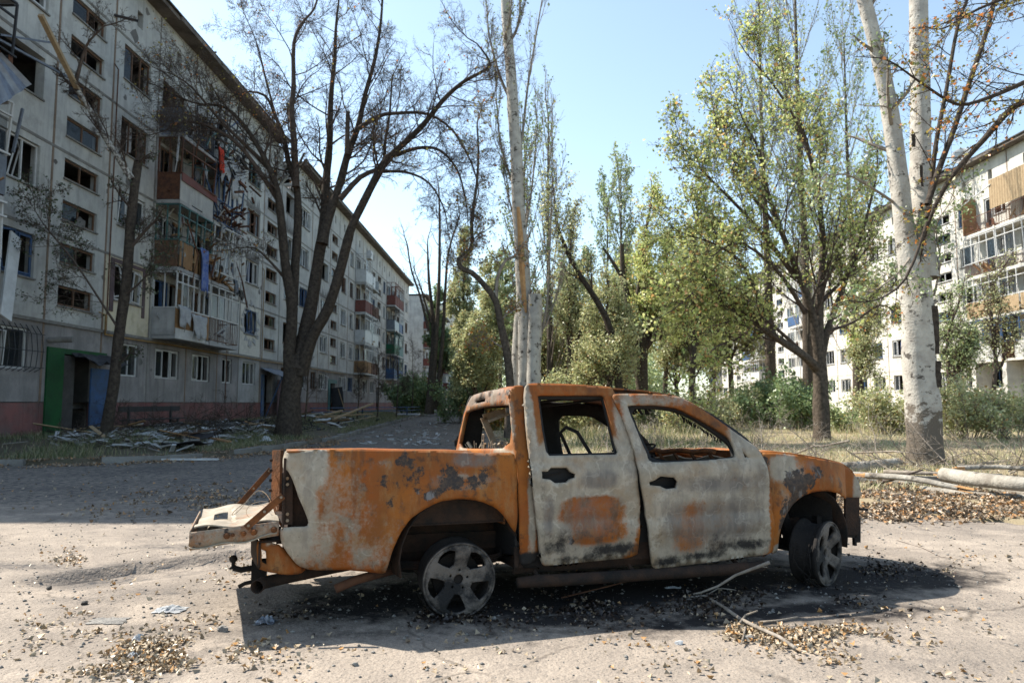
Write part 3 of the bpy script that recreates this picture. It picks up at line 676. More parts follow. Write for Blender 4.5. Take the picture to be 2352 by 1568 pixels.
for k_ in range(46):
    p_ = Vector((LX+_r.uniform(.3, 1.25), _r.uniform(27.9, 34.6), _r.uniform(6.8, 14.3))); d_ = Vector((_r.gauss(0, .4), _r.gauss(0, .6), _r.gauss(0, 1))).normalized()*_r.uniform(.5, 1.5)
    m_ = MB(); m_.bar(p_-d_, p_, _r.uniform(.02, .06)); m_.bar(p_, p_+d_*.6+Vector((_r.gauss(0, .2), _r.gauss(0, .3), _r.gauss(0, .3))), _r.uniform(.02, .05)); m_.build('bent_frame_bar', _r.choice([M['dkmetal'], M['rustmetal'], M['bluepaint'], M['white'], M['teal']]), LB)
# soot above burnt openings
def soot(y0_, y1_, z0_, z1_):
    m_ = MB()
    for k in range(10):
        a = k/9; m_.add([(LX+.004+.001*k, y0_+(y1_-y0_)*a-.12, z0_), (LX+.004+.001*k, y0_+(y1_-y0_)*a+.14, z0_), (LX+.004+.001*k, y0_+(y1_-y0_)*a+.1*_r.uniform(.2, 1), z1_-_r.uniform(0, .7)*(z1_-z0_))], [(0, 1, 2)])
    return m_
for (a_, b2_, c_, d_) in ((28.1, 30.3, 11.8, 12.6), (31.2, 33.4, 9.2, 9.38), (37.4, 39.3, 9.0, 10.2), (43.8, 45.6, 12.0, 13.2), (37.4, 39.3, 11.75, 12.8), (52.0, 54.0, 9.1, 10.2)): soot(a_, b2_, c_, d_).build('soot_stain', M['soot'], LB)
for k_ in range(90):
    y_ = _r.uniform(18.6, 62); z_ = _r.uniform(1.6, 16.6); n_ = 9; rr = _r.uniform(.05, .22) if k_ % 6 else _r.uniform(.25, .55); c0 = len(range(k_))
    if k_ == 0: sp_ = MB()
    sp_.add([(LX+.003+.00004*k_, y_+rr*math.cos(a)*_r.uniform(.5, 1.1), z_+rr*.8*math.sin(a)*_r.uniform(.5, 1.1)) for a in np.linspace(0, 6.28, n_+1)[:-1]], [tuple(range(n_))])
tag(sp_.build('spalled_plaster', M['soot'], LB), kind='stuff')
# nearest stack, mostly beyond the left edge of the frame
for i_, z_ in enumerate(bz):
    balcony(LB, LX, 1, 15.3, 18.35, z_, _r, rail=None, front=[M['white'], M['greymetal'], M['rustmetal'], M['redpaint']][i_], side=M['rustmetal'], frame=[M['white'], M['white'], M['dkmetal'], None][i_], nf=4, wreck=.5, panes=.1)
# further stacks
styles = [(17, [(M['plywood'], M['white'], .3), (M['white'], M['white'], .05), (M['redpaint'], M['white'], .1), (M['white'], M['white'], .05)]),
          (18, [(M['rustmetal'], M['white'], .4), (M['white'], M['white'], .2), (M['rustmetal'], None, .5), (M['white'], None, .4)]),
          (22, [(M['bluepaint'], M['bluepaint'], .2), (M['dkgreen'], M['teal'], .1), (M['greymetal'], M['dkmetal'], .4), (M['redpaint'], M['redpaint'], .1)]),
          (23, [(M['bluepaint'], M['teal'], .3), (M['teal'], M['teal'], .2), (M['bluepaint'], M['white'], .3), (M['redpaint'], M['brownwood'], .2)])]
for ci, st in styles:
    a0, a1, k = LC[ci]
    for z_, (f_, g_, wk) in zip(bz, st): balcony(LB, LX, 1, a0+.1, a1-.08, z_, _r, front=f_, side=f_, frame=g_, nf=4, wreck=wk, panes=.35, slabm=M['concrete'])
# wall-mounted cooler on the white stack
m_ = MB(); m_.box((XF+.02, 63.4, 14.2), (XF+.35, 64.4, 14.9)); m_.lathe([(.0, .0), (.24, .0), (.27, .03), (.27, .0)], (XF+.18, 63.36, 14.55), 14); m_.build('air_conditioner', M['white'], LB)
# vertical whitewashed seams and numbers of small brackets
m_ = MB(); m_.tube([(LX+.0, 24.45, 15.05), (LX+.7, 24.75, 15.0)], .05, 6); m_.build('ceiling_bracket', M['dkmetal'], LB)
# door furniture of the three entrances
def entrance(b, y0, y1, frame_m, door_m, seed, leaf_side=1):
    rng = random.Random(seed)
    m = MB(); m.box((LX-.02, y1, .35), (LX+.05, y1+1.15, 2.75)); o = m.build('entrance_door', door_m, b); 
    h = MB(); h.tube([(LX+.05, y1+.2, 1.4), (LX+.1, y1+.2, 1.4), (LX+.1, y1+.2, 1.6), (LX+.05, y1+.2, 1.6)], .012, 6); h.build('handle', M['dkmetal'], o)
    m = MB(); m.box((LX-.02, y0-.6, .35), (LX+.05, y0, 3.0)); m.box((LX-.02, y0-.6, 3.0), (LX+.05, y1+.3, 3.18)); m.build('entrance_surround', frame_m, b)
e1 = MB(); e1.box((LX+.006, 21.75, .35), (LX+.06, 22.55, 3.1)); e1.box((LX+.006, 22.55, 2.93), (LX+.06, 24.9, 3.1)); e1.build('entrance_surround', M['green'], LB)
e1 = MB(); e1.box((LX-.02, 22.62, .4), (LX+.0, 23.2, 2.9)); e1.build('entrance_door', M['roof'], LB)
e1 = MB(); e1.box((LX+.1, 23.9, .4), (LX+.15, 24.95, 2.55)); o = e1.build('entrance_door', M['bluepaint'], LB); tag(o, 'open blue metal entrance door')
e1 = MB(); e1.tube([(LX+.02, 21.8+.0, 3.3), (LX+.7, 21.9, 3.32)], .09, 10); e1.build('concrete_downpipe', M['kerb'], LB)
# crumpled canopy over the first entrance
rg = random.Random(12); G = [[(LX+.05+.75*j/5, 22.9+2.0*i/9+rg.uniform(-.05, .05), 2.95-.28*(j/5)**1.3+rg.uniform(-.09, .09)) for j in range(6)] for i in range(10)]
m_ = MB(); m_.sheet(G); m_.build('canopy_sheet', M['dkmetal'], LB, solid=.02)
e1 = MB(); e1.box((LX+.3, 43.05-.9, .35), (LX+.34, 43.05+.25, 2.75)); o = e1.build('entrance_door', M['purple'], LB)
e1 = MB(); e1.box((LX+.005, 40.3, .4), (LX+.05, 40.7, 3.0)); e1.build('entrance_surround', M['bluepaint'], LB)
G = [[(LX+.05+1.3*j/5, 40.0+3.0*i/9, 3.35-.55*j/5+rg.uniform(-.04, .04)) for j in range(6)] for i in range(10)]
m_ = MB(); m_.sheet(G); m_.build('canopy_sheet', M['greymetal'], LB, solid=.03)
for y in (40.3, 42.7):
    m_ = MB(); m_.bar((LX+.2, y, .4), (LX+1.2, y, 2.9), .05); m_.build('canopy_post', M['bluepaint'], LB)
e1 = MB(); e1.bar((LX+.5, 56.2, .4), (LX+.2, 56.6, 2.6), .9, .05, up=(0, 1, 0)); e1.build('entrance_door', M['dkmetal'], LB)
e1 = MB(); e1.box((LX+.005, 54.7, .4), (LX+.05, 55.2, 3.2)); e1.box((LX+.005, 55.2, 2.9), (LX+.05, 57.2, 3.2)); e1.build('entrance_surround', M['teal'], LB)
e1 = MB(); e1.bar((LX+1.2, 55.6, .5), (LX+.6, 55.4, 2.5), .06); e1.build('wooden_prop', M['palewood'], LB)
# shift the children so that the Empty stands at the foot of the building
def rebase(root):
    off = Vector(root.location)
    done = set()
    for c in [o for o in bpy.data.objects if o.parent == root]:
        c.location = Vector(c.location)-off
rebase(LB)

# hanging metal canopy and timber caught at the near balconies (they hang from the block, things of their own)
m_ = MB()
rg = random.Random(2)
def corr(p00, p10, p01, p11, n=24, amp=.03):
    p00, p10, p01, p11 = map(Vector, (p00, p10, p01, p11)); nrm = (p10-p00).cross(p01-p00).normalized(); G = []
    for i in range(n+1):
        t = i/n; a = p00.lerp(p10, t); b = p01.lerp(p11, t); o = nrm*amp*(1 if (i//2) % 2 else -1)
        G.append([a.lerp(b, s)+o for s in (0, .33, .66, 1)])
    m = MB(); m.sheet(G); return m
def LXP(px, py, X): 
    r = ray(px, py); return Vector((0, 0, CAMH))+r*(X/r.x)
m_ = corr(LXP(-60, 60, -13.0), LXP(-60, 300, -13.0), LXP(5, 118, -12.9), LXP(0, 255, -12.9)); m_ = corr(LXP(-70, 150, -12.9), LXP(0, 122, -12.9), LXP(-70, 290, -12.6), LXP(70, 195, -12.6), 20, .04)
tag(m_.build('metal_sheet', M['greymetal'], solid=.01), 'bent grey corrugated sheet hanging off the nearest balcony, top left', 'metal sheet')
m_ = MB(); m_.bar(LXP(93, 35, -12.8), LXP(195, 240, -13.0), .13, .1); tag(m_.build('timber_beam', M['palewood']), 'straight pale timber beam wedged against the facade above the stair windows', 'beam')
m_ = MB(); m_.bar(LXP(36, 540, -13.9), LXP(12, 730, -13.4), .45, .05, up=(1, 0, 0)); tag(m_.build('hanging_board', M['white']), 'long white board dangling below the white framed window, far left', 'board')
for (p_, q_, w_, lb_) in ((LXP(-5, 90, -13.9), LXP(170, 185, -13.3), .06, 'long thin metal rail pointing right from the top left balcony, above the corrugated sheet'), (LXP(0, 80, -13.9), LXP(115, 98, -13.9), .05, 'short level rail against the second topmost left window'), (LXP(52, 250, -13.1), LXP(30, 350, -13.1), .06, 'short rail dangling below the corrugated sheet')):
    m_ = MB(); m_.bar(p_, q_, w_); tag(m_.build('metal_rail', M['greymetal']), lb_, 'rail')

# ---- second block behind, partly seen past the first
C2 = [(104+3.2*i, 107.2+3.2*i, k) for i, k in enumerate(['b', 'w', 's', 'w', 'b', 'b', 'w', 's', 'w', 'b', 'w'])]
B2, _ = building('apartment_block', 'further shaded apartment block with a red balcony beyond the long left block', -13.4, 1, C2, .4, seed=21, detail=False, lo=.2)
roof_for(B2, -13.4, 1, 104, C2[-1][1], 17.05)
for ci in (0, 4, 5, 9):
    for k, z_ in enumerate(bz): balcony(B2, -13.4, 1, C2[ci][0]+.1, C2[ci][1]-.1, z_, _r, front=[M['concrete'], M['bluepaint'], M['redpaint'], M['redpaint']][(k+ci) % 4], side=M['redpaint'], frame=[M['white'], None][k % 2], nf=3, wreck=.3)
rebase(B2)
C3 = [(150+3.4*i, 153.4+3.4*i, k) for i, k in enumerate(['w', 'w', 's', 'w', 'w', 'w', 's', 'w'])]
B3, _ = building('apartment_block', 'pale beige block end wall at the far end of the left row', -14.0, 1, C3, .4, ytop=22.0, seed=22, detail=False, matp=M['rconcrete'], lo=.2)
roof_for(B3, -14.0, 1, 150, C3[-1][1], 22.0); rebase(B3)

# ---- the sunlit block on the right
RX = 30.0
RC = [(30.4, 33.6, 'w'), (33.6, 36.8, 's'), (36.8, 40.1, 'w'), (40.1, 43.3, 'b'), (43.3, 46.5, 'b'), (46.5, 48.7, 'w1.5'), (48.7, 51.9, 's'), (51.9, 55.1, 'w'), (55.1, 58.3, 'w'), (58.3, 61.5, 'w1.4'), (61.5, 64.4, 's'), (64.4, 67.6, 'w'),
      (67.6, 70.8, 'w'), (70.8, 74.0, 'b'), (74.0, 77.2, 'b'), (77.2, 80.4, 'w'), (80.4, 83.4, 's'), (83.4, 86.6, 'w'), (86.6, 89.8, 'b'), (89.8, 93, 'b'), (93, 96.2, 'w'), (96.2, 99.2, 's'), (99.2, 102.4, 'w'), (102.4, 105.6, 'w'), (105.6, 109, 'b'), (109, 112.4, 'w')]
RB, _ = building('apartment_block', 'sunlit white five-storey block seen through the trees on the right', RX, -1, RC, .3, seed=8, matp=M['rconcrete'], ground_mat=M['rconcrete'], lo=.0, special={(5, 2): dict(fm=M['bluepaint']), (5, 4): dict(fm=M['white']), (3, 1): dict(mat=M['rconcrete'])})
roof_for(RB, RX, -1, 30.4, 112.4, 17.05)
sty = [(M['concrete'], M['bluepaint'], .25), (M['palewood'], M['white'], .1), (None, M['white'], .25), (None, None, .1)]
for ci in (3, 4):
    a0, a1, k = RC[ci]
    for i_, z_ in enumerate(bz):
        f_, g_, wk = sty[i_]
        balcony(RB, RX, -1, a0+.02, a1-.02, z_, _r, front=f_, side=(M['rustmetal'] if i_ == 0 else (M['white'] if i_ != 3 else None)), frame=g_, nf=4, wreck=wk, panes=.35, rail=(M['rustmetal'] if f_ is None else None), slabm=M['rconcrete'], top=1.0 if i_ != 2 else .8)
m_ = MB(); m_.box((RX-.93, 46.38, 12.2), (RX-.05, 46.45, 14.6)); m_.build('plywood_screen', M['plywood'], RB)
m_ = corr((RX-.97, 40.2, 13.2), (RX-.97, 43.6, 13.2), (RX-.97, 40.2, 15.0), (RX-.97, 43.6, 15.0), 60, .015); m_.build('corrugated_enclosure', M['palewood'], RB, solid=.01)
m_ = MB(); m_.bar((RX-1.0, 43.4, 14.7), (RX-1.0, 46.5, 14.1), .06); m_.build('bent_awning_rail', M['white'], RB)
_q = random.Random(3); m_ = MB()
for i in range(70):
    y = _q.uniform(43.4, 46.3); z = 6.75+_q.uniform(.05, .95); m_.box((RX-1.05+_q.uniform(-.05, .05), y, z), (RX-.85, y+_q.uniform(.1, .35), z+.06))
m_.build('stacked_firewood', M['palewood'], RB)
for ci in (13, 14, 18, 19, 24):
    a0, a1, k = RC[ci]
    for i_, z_ in enumerate(bz): balcony(RB, RX, -1, a0+.05, a1-.05, z_, _r, front=[M['bluepaint'], M['white'], M['rconcrete'], M['white']][(i_+ci) % 4], side=M['white'], frame=M['white'], nf=4, wreck=.2, panes=.3, slabm=M['rconcrete'])
# pillars below the first balcony stack, dish and vents on the roof
for y in (46.2, 43.3): 
    m_ = MB(); m_.box((RX-.9, y-.25, .1), (RX-.004, y+.15, 3.86)); m_.build('porch_wall', M['rconcrete'], RB)
m_ = MB(); m_.lathe([(0, .22), (.2, .18), (.45, .06), (.62, -.08), (.60, -.1), (.42, .03), (.2, .14), (0, .18)], (0, 0, 0), 20, 'y'); o = m_.build('satellite_dish', M['white'], RB, smooth=True); o.location = (RX-.3, 47.2, 17.75); o.rotation_euler = (-.35, 0, -.7)
m_ = MB(); m_.bar((RX-.3, 47.3, 17.1), (RX-.3, 47.3, 17.7), .05); m_.build('dish_pole', M['dkmetal'], RB)
for y in (50.4, 52.0, 60, 72): 
    m_ = MB(); m_.box((RX+.6, y, 17.1), (RX+1.5, y+.9, 17.9)); m_.box((RX+.5, y-.1, 17.9), (RX+1.6, y+1.0, 17.98)); m_.build('roof_vent', M['dkmetal'], RB)
rebase(RB)
# ================================================================ BURNT PICKUP TRUCK
TH = math.radians(17.5); SK = math.radians(3.5); ROLL = .055
TU = Vector((math.cos(TH), math.sin(TH), 0)); TN = Vector((math.sin(TH), -math.cos(TH), 0))
_rw = atZ(1015, 1420); TA = Vector((_rw.x, _rw.y, 0)) + TN*.04
TW = 1.60
truck = empty('pickup_truck', TA, TH)
tag(truck, 'burnt-out rusty pickup truck on bare rims with its tailgate dropped, parked in the foreground', 'pickup truck')
def TL(s, d, z):    # truck coordinates -> mesh coordinates (slight racking of the burnt shell)
    return (s - math.sin(SK)*d, d, z - ROLL*d)
def dbody(s, z):
    d = 0.
    if z < .75: d += .035*((.75-z)/.4)**2
    if z > .85: d += .03*((z-.85)/.25)**1.5 if z < 1.08 else .026+(z-1.08)*.02
    if s > .5 and z > 1.05 : d += (z-1.05)*.30*min(1, (s-.5)/.05)
    if s < -.86: d += ((-.86-s)/.15)**2*.055
    if s > 2.95: d += min(1.1, ((s-2.95)/.5)**2)*.26
    for cs, cz in ((.13, .33), (2.93, .33)):      # flared arches
        r = math.hypot(s-cs, z-cz)
        if r < .62: d -= .028*max(0, 1-abs(r-.47)/.14)
    return d
def ddoor(s, z):
    d = dbody(s, z); return d - .012 + .014*math.exp(-((z-.60)/.05)**2) - .010*math.exp(-((z-.90)/.05)**2) - .009*math.tanh((z-.47)/.012)*.5 + .006*math.exp(-((z-.985)/.02)**2)
def dfdoor(s, z): return ddoor(s, z) - .03*(1.0-min(1, max(0, (s-1.45)/1.0)))
def TR(px, py, df=dbody):
    """photo pixel -> (s, z) on the body surface"""
    d = .03; s = z = 0
    for _ in range(14):
        r = ray(px, py); o = Vector((0, 0, CAMH)); Pl = TA - TN*d
        t = (Pl-o).dot(TN)/r.dot(TN); P = o+r*t
        s = (P-TA).dot(TU) + math.sin(SK)*d; z = P.z + ROLL*d
        d = d*.4+.6*(df(s, z) if callable(df) else df)
    return s, z
def inside(p, poly):
    x, y = p; c = False; n = len(poly); j = n-1
    for i in range(n):
        xi, yi = poly[i]; xj, yj = poly[j]
        if (yi > y) != (yj > y) and x < (xj-xi)*(y-yi)/(yj-yi)+xi: c = not c
        j = i
    return c
def smooth_poly(P, it=1):
    for _ in range(it):
        Q = []
        for i in range(len(P)):
            a = P[i]; b = P[(i+1) % len(P)]; Q += [(a[0]*.82+b[0]*.18, a[1]*.82+b[1]*.18), (a[0]*.18+b[0]*.82, a[1]*.18+b[1]*.82)]
        P = Q
    return P
_dr = np.random.RandomState(5).rand(12, 5)
def dent(s, z):
    v = 0
    for k in range(8):
        p = _dr[k]; v += math.sin(s*(4+p[0]*9)+z*(3+p[1]*11)+p[2]*6.28)*(.4+p[3]*.6)
    return v/8
def poly_sheet(outline, holes, step):
    """triangulated 2-D sheet with holes, dense enough to bend and paint"""
    pts = [Vector(p) for p in outline]; edges = [(i, (i+1) % len(outline)) for i in range(len(outline))]
    for h in holes:
        b = len(pts); pts += [Vector(p) for p in h]; edges += [(b+i, b+(i+1) % len(h)) for i in range(len(h))]
    x0 = min(p[0] for p in outline); x1 = max(p[0] for p in outline); y0 = min(p[1] for p in outline); y1 = max(p[1] for p in outline)
    allp = np.array([tuple(p) for p in pts]); r = 0; y = y0+step/2
    while y < y1:
        x = x0+step/2+(step/2 if r % 2 else 0)
        while x < x1:
            if inside((x, y), outline) and not any(inside((x, y), h) for h in holes):
                if np.min((allp[:, 0]-x)**2+(allp[:, 1]-y)**2) > (step*.45)**2: pts.append(Vector((x, y)))
            x += step
        y += step*.87; r += 1
    vs, es, fs, *_ = delaunay_2d_cdt(pts, edges, [], 0, 1e-6)
    F = []
    for f in fs:
        c = sum((vs[i] for i in f), Vector((0, 0)))/len(f)
        if inside(c, outline) and not any(inside(c, h) for h in holes): F.append(tuple(f))
    return [(v.x, v.y) for v in vs], F
def resample(P, mx):
    Q = []
    for i in range(len(P)):
        a = P[i]; b = P[(i+1) % len(P)]; L = math.hypot(b[0]-a[0], b[1]-a[1]); n = max(1, int(L/mx))
        Q += [(a[0]+(b[0]-a[0])*k/n, a[1]+(b[1]-a[1])*k/n) for k in range(n)]
    return Q
def truck_panel(name, outline, holes, df, mt_, parent, paint=None, thick=.006, step=.03, mirror=False, dentamp=.004, sharp=False, mirror_w=TW, hem=.018):
    """outline and holes in (s, z)"""
    if not sharp: outline = smooth_poly(outline); holes = [smooth_poly(h) if len(h) != 13 and len(h) > 9 else h for h in holes]
    outline = resample(outline, step*.8); holes = [resample(h, step*.8) for h in holes]
    V2, F = poly_sheet(outline, holes, step)
    V = []
    sa = np.array(outline+[p for h in holes for p in h]); sb = np.array(outline[1:]+outline[:1]+[p for h in holes for p in h[1:]+h[:1]]); sv = sb-sa; sl = (sv**2).sum(1)+1e-12
    for s, z in V2:
        d = df(s, z)+dent(s, z)*dentamp
        q = np.array([s, z])-sa; tt = np.clip((q*sv).sum(1)/sl, 0, 1); e = math.sqrt(((q-sv*tt[:, None])**2).sum(1).min())
        if e < hem: d += (1-e/hem)**2*(.007 if thick < .02 else .002)     # rolled edge
        if mirror: d = mirror_w-d
        V.append(TL(s, d, z))
    if not mirror: F = [f[::-1] for f in F]
    me = bpy.data.meshes.new(name); me.from_pydata(V, [], F); me.polygons.foreach_set('use_smooth', [True]*len(F)); me.materials.append(mt_)
    # check orientation: outward should be -d
    ca = me.color_attributes.new('paint', 'FLOAT_COLOR', 'POINT')
    cols = [(paint(s, z) if paint else (0, 0, 0, 0)) for s, z in V2]
    ca.data.foreach_set('color', [c for q in cols for c in q])
    me.update()
    o = link(name, me, None, parent)
    md = o.modifiers.new('solid', 'SOLIDIFY'); md.thickness = thick; md.offset = -1
    return o
def rust_mat(name='burnt_bodywork'):
    m = bpy.data.materials.new(name); m.use_nodes = True; n = m.node_tree; N = n.nodes; L = n.links; b = N['Principled BSDF']
    tc = N.new('ShaderNodeTexCoord')
    def noise(sc, det=8, ro=.65, mapping=None):
        x = N.new('ShaderNodeTexNoise'); x.inputs['Scale'].default_value = sc; x.inputs['Detail'].default_value = det; x.inputs['Roughness'].default_value = ro
        if mapping:
            mp = N.new('ShaderNodeMapping'); mp.inputs['Scale'].default_value = mapping; L.new(tc.outputs['Object'], mp.inputs[0]); L.new(mp.outputs[0], x.inputs['Vector'])
        else: L.new(tc.outputs['Object'], x.inputs['Vector'])
        return x.outputs[0]
    def rng_(src, a, c, o0=0., o1=1.):
        x = N.new('ShaderNodeMapRange'); x.interpolation_type = 'SMOOTHSTEP'; x.inputs[1].default_value = a; x.inputs[2].default_value = c; x.inputs[3].default_value = o0; x.inputs[4].default_value = o1; L.new(src, x.inputs[0]); return x.outputs[0]
    def mixc(f, a, c):
        x = N.new('ShaderNodeMix'); x.data_type = 'RGBA'; L.new(f, x.inputs[0])
        for i, v in ((6, a), (7, c)):
            if isinstance(v, tuple): x.inputs[i].default_value = (*v, 1)
            else: L.new(v, x.inputs[i])
        return x.outputs[2]
    def math_(op, a, c, e=None):
        x = N.new('ShaderNodeMath'); x.operation = op
        for i, v in enumerate((a, c, e)):
            if v is None: continue
            if isinstance(v, float): x.inputs[i].default_value = v
            else: L.new(v, x.inputs[i])
        return x.outputs[0]
    at = N.new('ShaderNodeVertexColor'); at.layer_name = 'paint'
    sp = N.new('ShaderNodeSeparateColor'); L.new(at.outputs['Color'], sp.inputs[0])
    nf = noise(7., 10, .7); nm = noise(2.3, 8, .65); nfine = noise(38., 8, .75); nv = noise(3.2, 8, .65, (3.0, 3.0, .5))
    nlo = noise(1.3, 5, .6); nst = noise(4.5, 9, .7, (2.2, 2.2, .7)); npit = noise(85., 4, .7)
    rust = mixc(rng_(nm, .36, .62), (.235, .058, .004), (.17, .058, .010))
    rust = mixc(rng_(nlo, .46, .62, 0, .75), rust, (.30, .095, .008))
    rust = mixc(rng_(nst, .50, .66, 0, .6), rust, (.24, .125, .045))
    rust = mixc(rng_(nv, .54, .66, 0, .7), rust, (.11, .036, .008))
    rust = mixc(rng_(nf, .52, .64, 0, .8), rust, (.062, .028, .012))
    rust = mixc(rng_(nfine, .56, .66, 0, .6), rust, (.15, .05, .012))
    rust = mixc(rng_(nfine, .30, .40, .3, 0.), rust, (.30, .18, .08))
    rust = mixc(rng_(npit, .66, .72, 0, .75), rust, (.03, .017, .01))
    wh = mixc(rng_(nf, .35, .65), (.33, .285, .225), (.235, .20, .15))
    ln = math_('PINGPONG', math_('MULTIPLY', nlo, 9.), .5)
    wh = mixc(rng_(ln, .0, .10, .55, 0.), wh, (.40, .36, .295))
    wh = mixc(rng_(nst, .48, .64, 0, .55), wh, (.17, .145, .12))
    wh = mixc(rng_(nm, .5, .66, 0, .5), wh, (.25, .155, .075))
    wh = mixc(rng_(nfine, .60, .67, 0, .7), wh, (.10, .07, .05))
    wh = mixc(rng_(npit, .69, .73, 0, .7), wh, (.05, .03, .02))
    gr = mixc(rng_(nv, .4, .6), (.115, .102, .092), (.18, .155, .13))
    gr = mixc(rng_(ln, .0, .08, .5, 0.), gr, (.26, .235, .20))
    gr = mixc(rng_(nf, .52, .66, 0, .5), gr, (.15, .085, .045))
    gr = mixc(rng_(nfine, .6, .68, 0, .6), gr, (.05, .04, .035))
    br = mixc(rng_(nfine, .4, .6), (.065, .042, .028), (.026, .019, .017))
    br = mixc(rng_(nv, .55, .62), br, (.15, .14, .135))
    # weights broken up by noise
    brk = math_('MULTIPLY_ADD', nf, .9, None); N[-1] if False else None
    def w_(src, noi, amp=.9, a=.42, c=.58):
        x = math_('MULTIPLY_ADD', math_('SUBTRACT', noi, .5), amp, src); return rng_(x, a, c)
    nb = noise(9.5, 9, .7)
    mixn = math_('ADD', math_('MULTIPLY', nf, .42), math_('ADD', math_('MULTIPLY', nst, .28), math_('MULTIPLY', nfine, .30))); white = w_(sp.outputs[1], mixn, 2.3, .26, .74)
    grey = w_(at.outputs['Alpha'], mixn, 1.3, .25, .75)
    brown = w_(sp.outputs[0], nb, 2.0, .42, .58)
    soot = w_(sp.outputs[2], mixn, 1.8, .30, .70)
    c = mixc(white, rust, wh); c = mixc(grey, c, gr); c = mixc(brown, c, br); c = mixc(soot, c, (.012, .011, .011))
    L.new(c, b.inputs['Base Color']); b.inputs['Roughness'].default_value = .62; b.inputs['Specular IOR Level'].default_value = .35
    L.new(math_('MULTIPLY_ADD', white, -.12, math_('MULTIPLY_ADD', grey, -.16, .74)), b.inputs['Roughness'])
    h = math_('MULTIPLY_ADD', nfine, .5, math_('MULTIPLY', nf, .8)); h = math_('ADD', h, math_('MULTIPLY', brown, -.35))
    bp = N.new('ShaderNodeBump'); bp.inputs['Strength'].default_value = .45; bp.inputs['Distance'].default_value = .006; L.new(h, bp.inputs['Height']); L.new(bp.outputs[0], b.inputs['Normal'])
    return m
M['body'] = rust_mat()
M['burnt'] = mat('sooty_steel', (.022, .018, .016), .9, var=(.010, .009, .009), scale=5, amount=.35, bump=.4, bscale=60)
M['burntrust'] = mat('dark_rust', (.045, .024, .015), .92, var=(.012, .010, .009), scale=7, amount=.3, bump=.4, bscale=60)
M['midrust'] = mat('orange_rust', (.19, .065, .018), .9, var=(.06, .028, .014), scale=9, amount=.3, bump=.4, bscale=60)
M['ashmetal'] = mat('ash_coated_metal', (.28, .25, .20), .85, var=(.2, .11, .05), scale=5, amount=.35, bump=.3, bscale=60)
M['alloy'] = mat('scorched_alloy', (.14, .12, .105), .85, metal=.1, var=(.018, .017, .017), scale=4.2, amount=.13, bump=.5, bscale=70)

# painted regions: (photo px polygon centre x, y, half width, half height, softness) per channel
def region(px, py, hw, hh, soft=.35, amt=1., df=dbody):
    s, z = TR(px, py, df); s2, _ = TR(px+hw, py, df); _, z2 = TR(px, py+hh, df)
    return (s, z, abs(s2-s), abs(z-z2), soft, amt)
def painter(R=(), G=(), B=(), A=(), gbase=0.):
    R, G, B, A = [[region(*r) for r in q] for q in (R, G, B, A)]
    def ev(q, s, z):
        v = 0.
        for cs, cz, hs, hz, so_, am in q:
            x = abs(s-cs)/hs; y = abs(z-cz)/hz; r = (x**3+y**3)**(1/3)
            t = min(1, max(0, (1+so_-r)/(2*so_))); v = max(v, am*t*t*(3-2*t)) if am > 0 else v*(1+am*t*t*(3-2*t))
        return v
    def f(s, z):
        return (ev(R, s, z), min(1, ev(G, s, z)) if G else gbase, ev(B, s, z), ev(A, s, z))
    return f
pp = lambda L, df=dbody: [TR(x, y, df) for x, y in L]
# --- bed side
BED = [(656.5, 1034.5), (730, 1033), (829, 1031.6), (941, 1034), (1026, 1034.5), (1085, 1039), (1120, 1042), (1143, 1039), (1180, 1040), (1185, 1060), (1188, 1094), (1188, 1164), (1185, 1225), (1176, 1212), (1158.7, 1184), (1139, 1164.6), (1104, 1149), (1057.6, 1143.3),
       (1007, 1151), (968, 1172.4), (941, 1191.9), (917.7, 1226.9), (902, 1261.8), (890.4, 1300.7), (884.6, 1316), (860, 1314), (829, 1310), (788, 1307), (714, 1308), (685, 1297.7), (664.7, 1273), (648, 1248), (642, 1211), (672, 1210), (706, 1209), (710, 1197), (697.6, 1166), (687, 1141), (680, 1120), (673, 1100), (662.7, 1080), (651, 1076), (651, 1055), (654, 1042)]
pt_bed = painter(
    R=[(1060, 1110, 60, 22, .5, .58), (1030, 1080, 34, 22, .6, .52), (960, 1085, 34, 60, .9, .50), (895, 1120, 34, 70, .9, .42), (930, 1060, 60, 20, .9, .42), (990, 1130, 46, 16, .6, .46), (812, 1080, 22, 40, .9, .34), (1100, 1085, 40, 18, .8, .42), (740, 1045, 14, 8, .9, .4)],
    G=[(695, 1075, 62, 56, .5, 1.), (685, 1190, 50, 110, .7, .9), (720, 1230, 70, 70, .8, .64), (775, 1150, 60, 110, 1., .50), (850, 1270, 100, 40, .9, .50), (820, 1200, 60, 80, 1., .42), (900, 1225, 30, 60, .9, .36), (1095, 1040, 90, 5, .6, .4), (1050, 1095, 60, 14, .9, .50), (1080, 1118, 40, 8, .8, .45), (870, 1070, 40, 30, 1., .33)],
    B=[(1080, 1158, 120, 6, .9, .30), (905, 1120, 20, 40, 1., .2)], A=[(1085, 1056, 54, 20, .6, .62), (1020, 1106, 36, 22, .8, .5), (1110, 1100, 36, 12, .8, .45)])
bedside = truck_panel('bed_side_panel', pp(BED), [], dbody, M['body'], truck, pt_bed, step=.026)
tag(bedside, 'orange rusted bed side with a cream scorched rear corner')
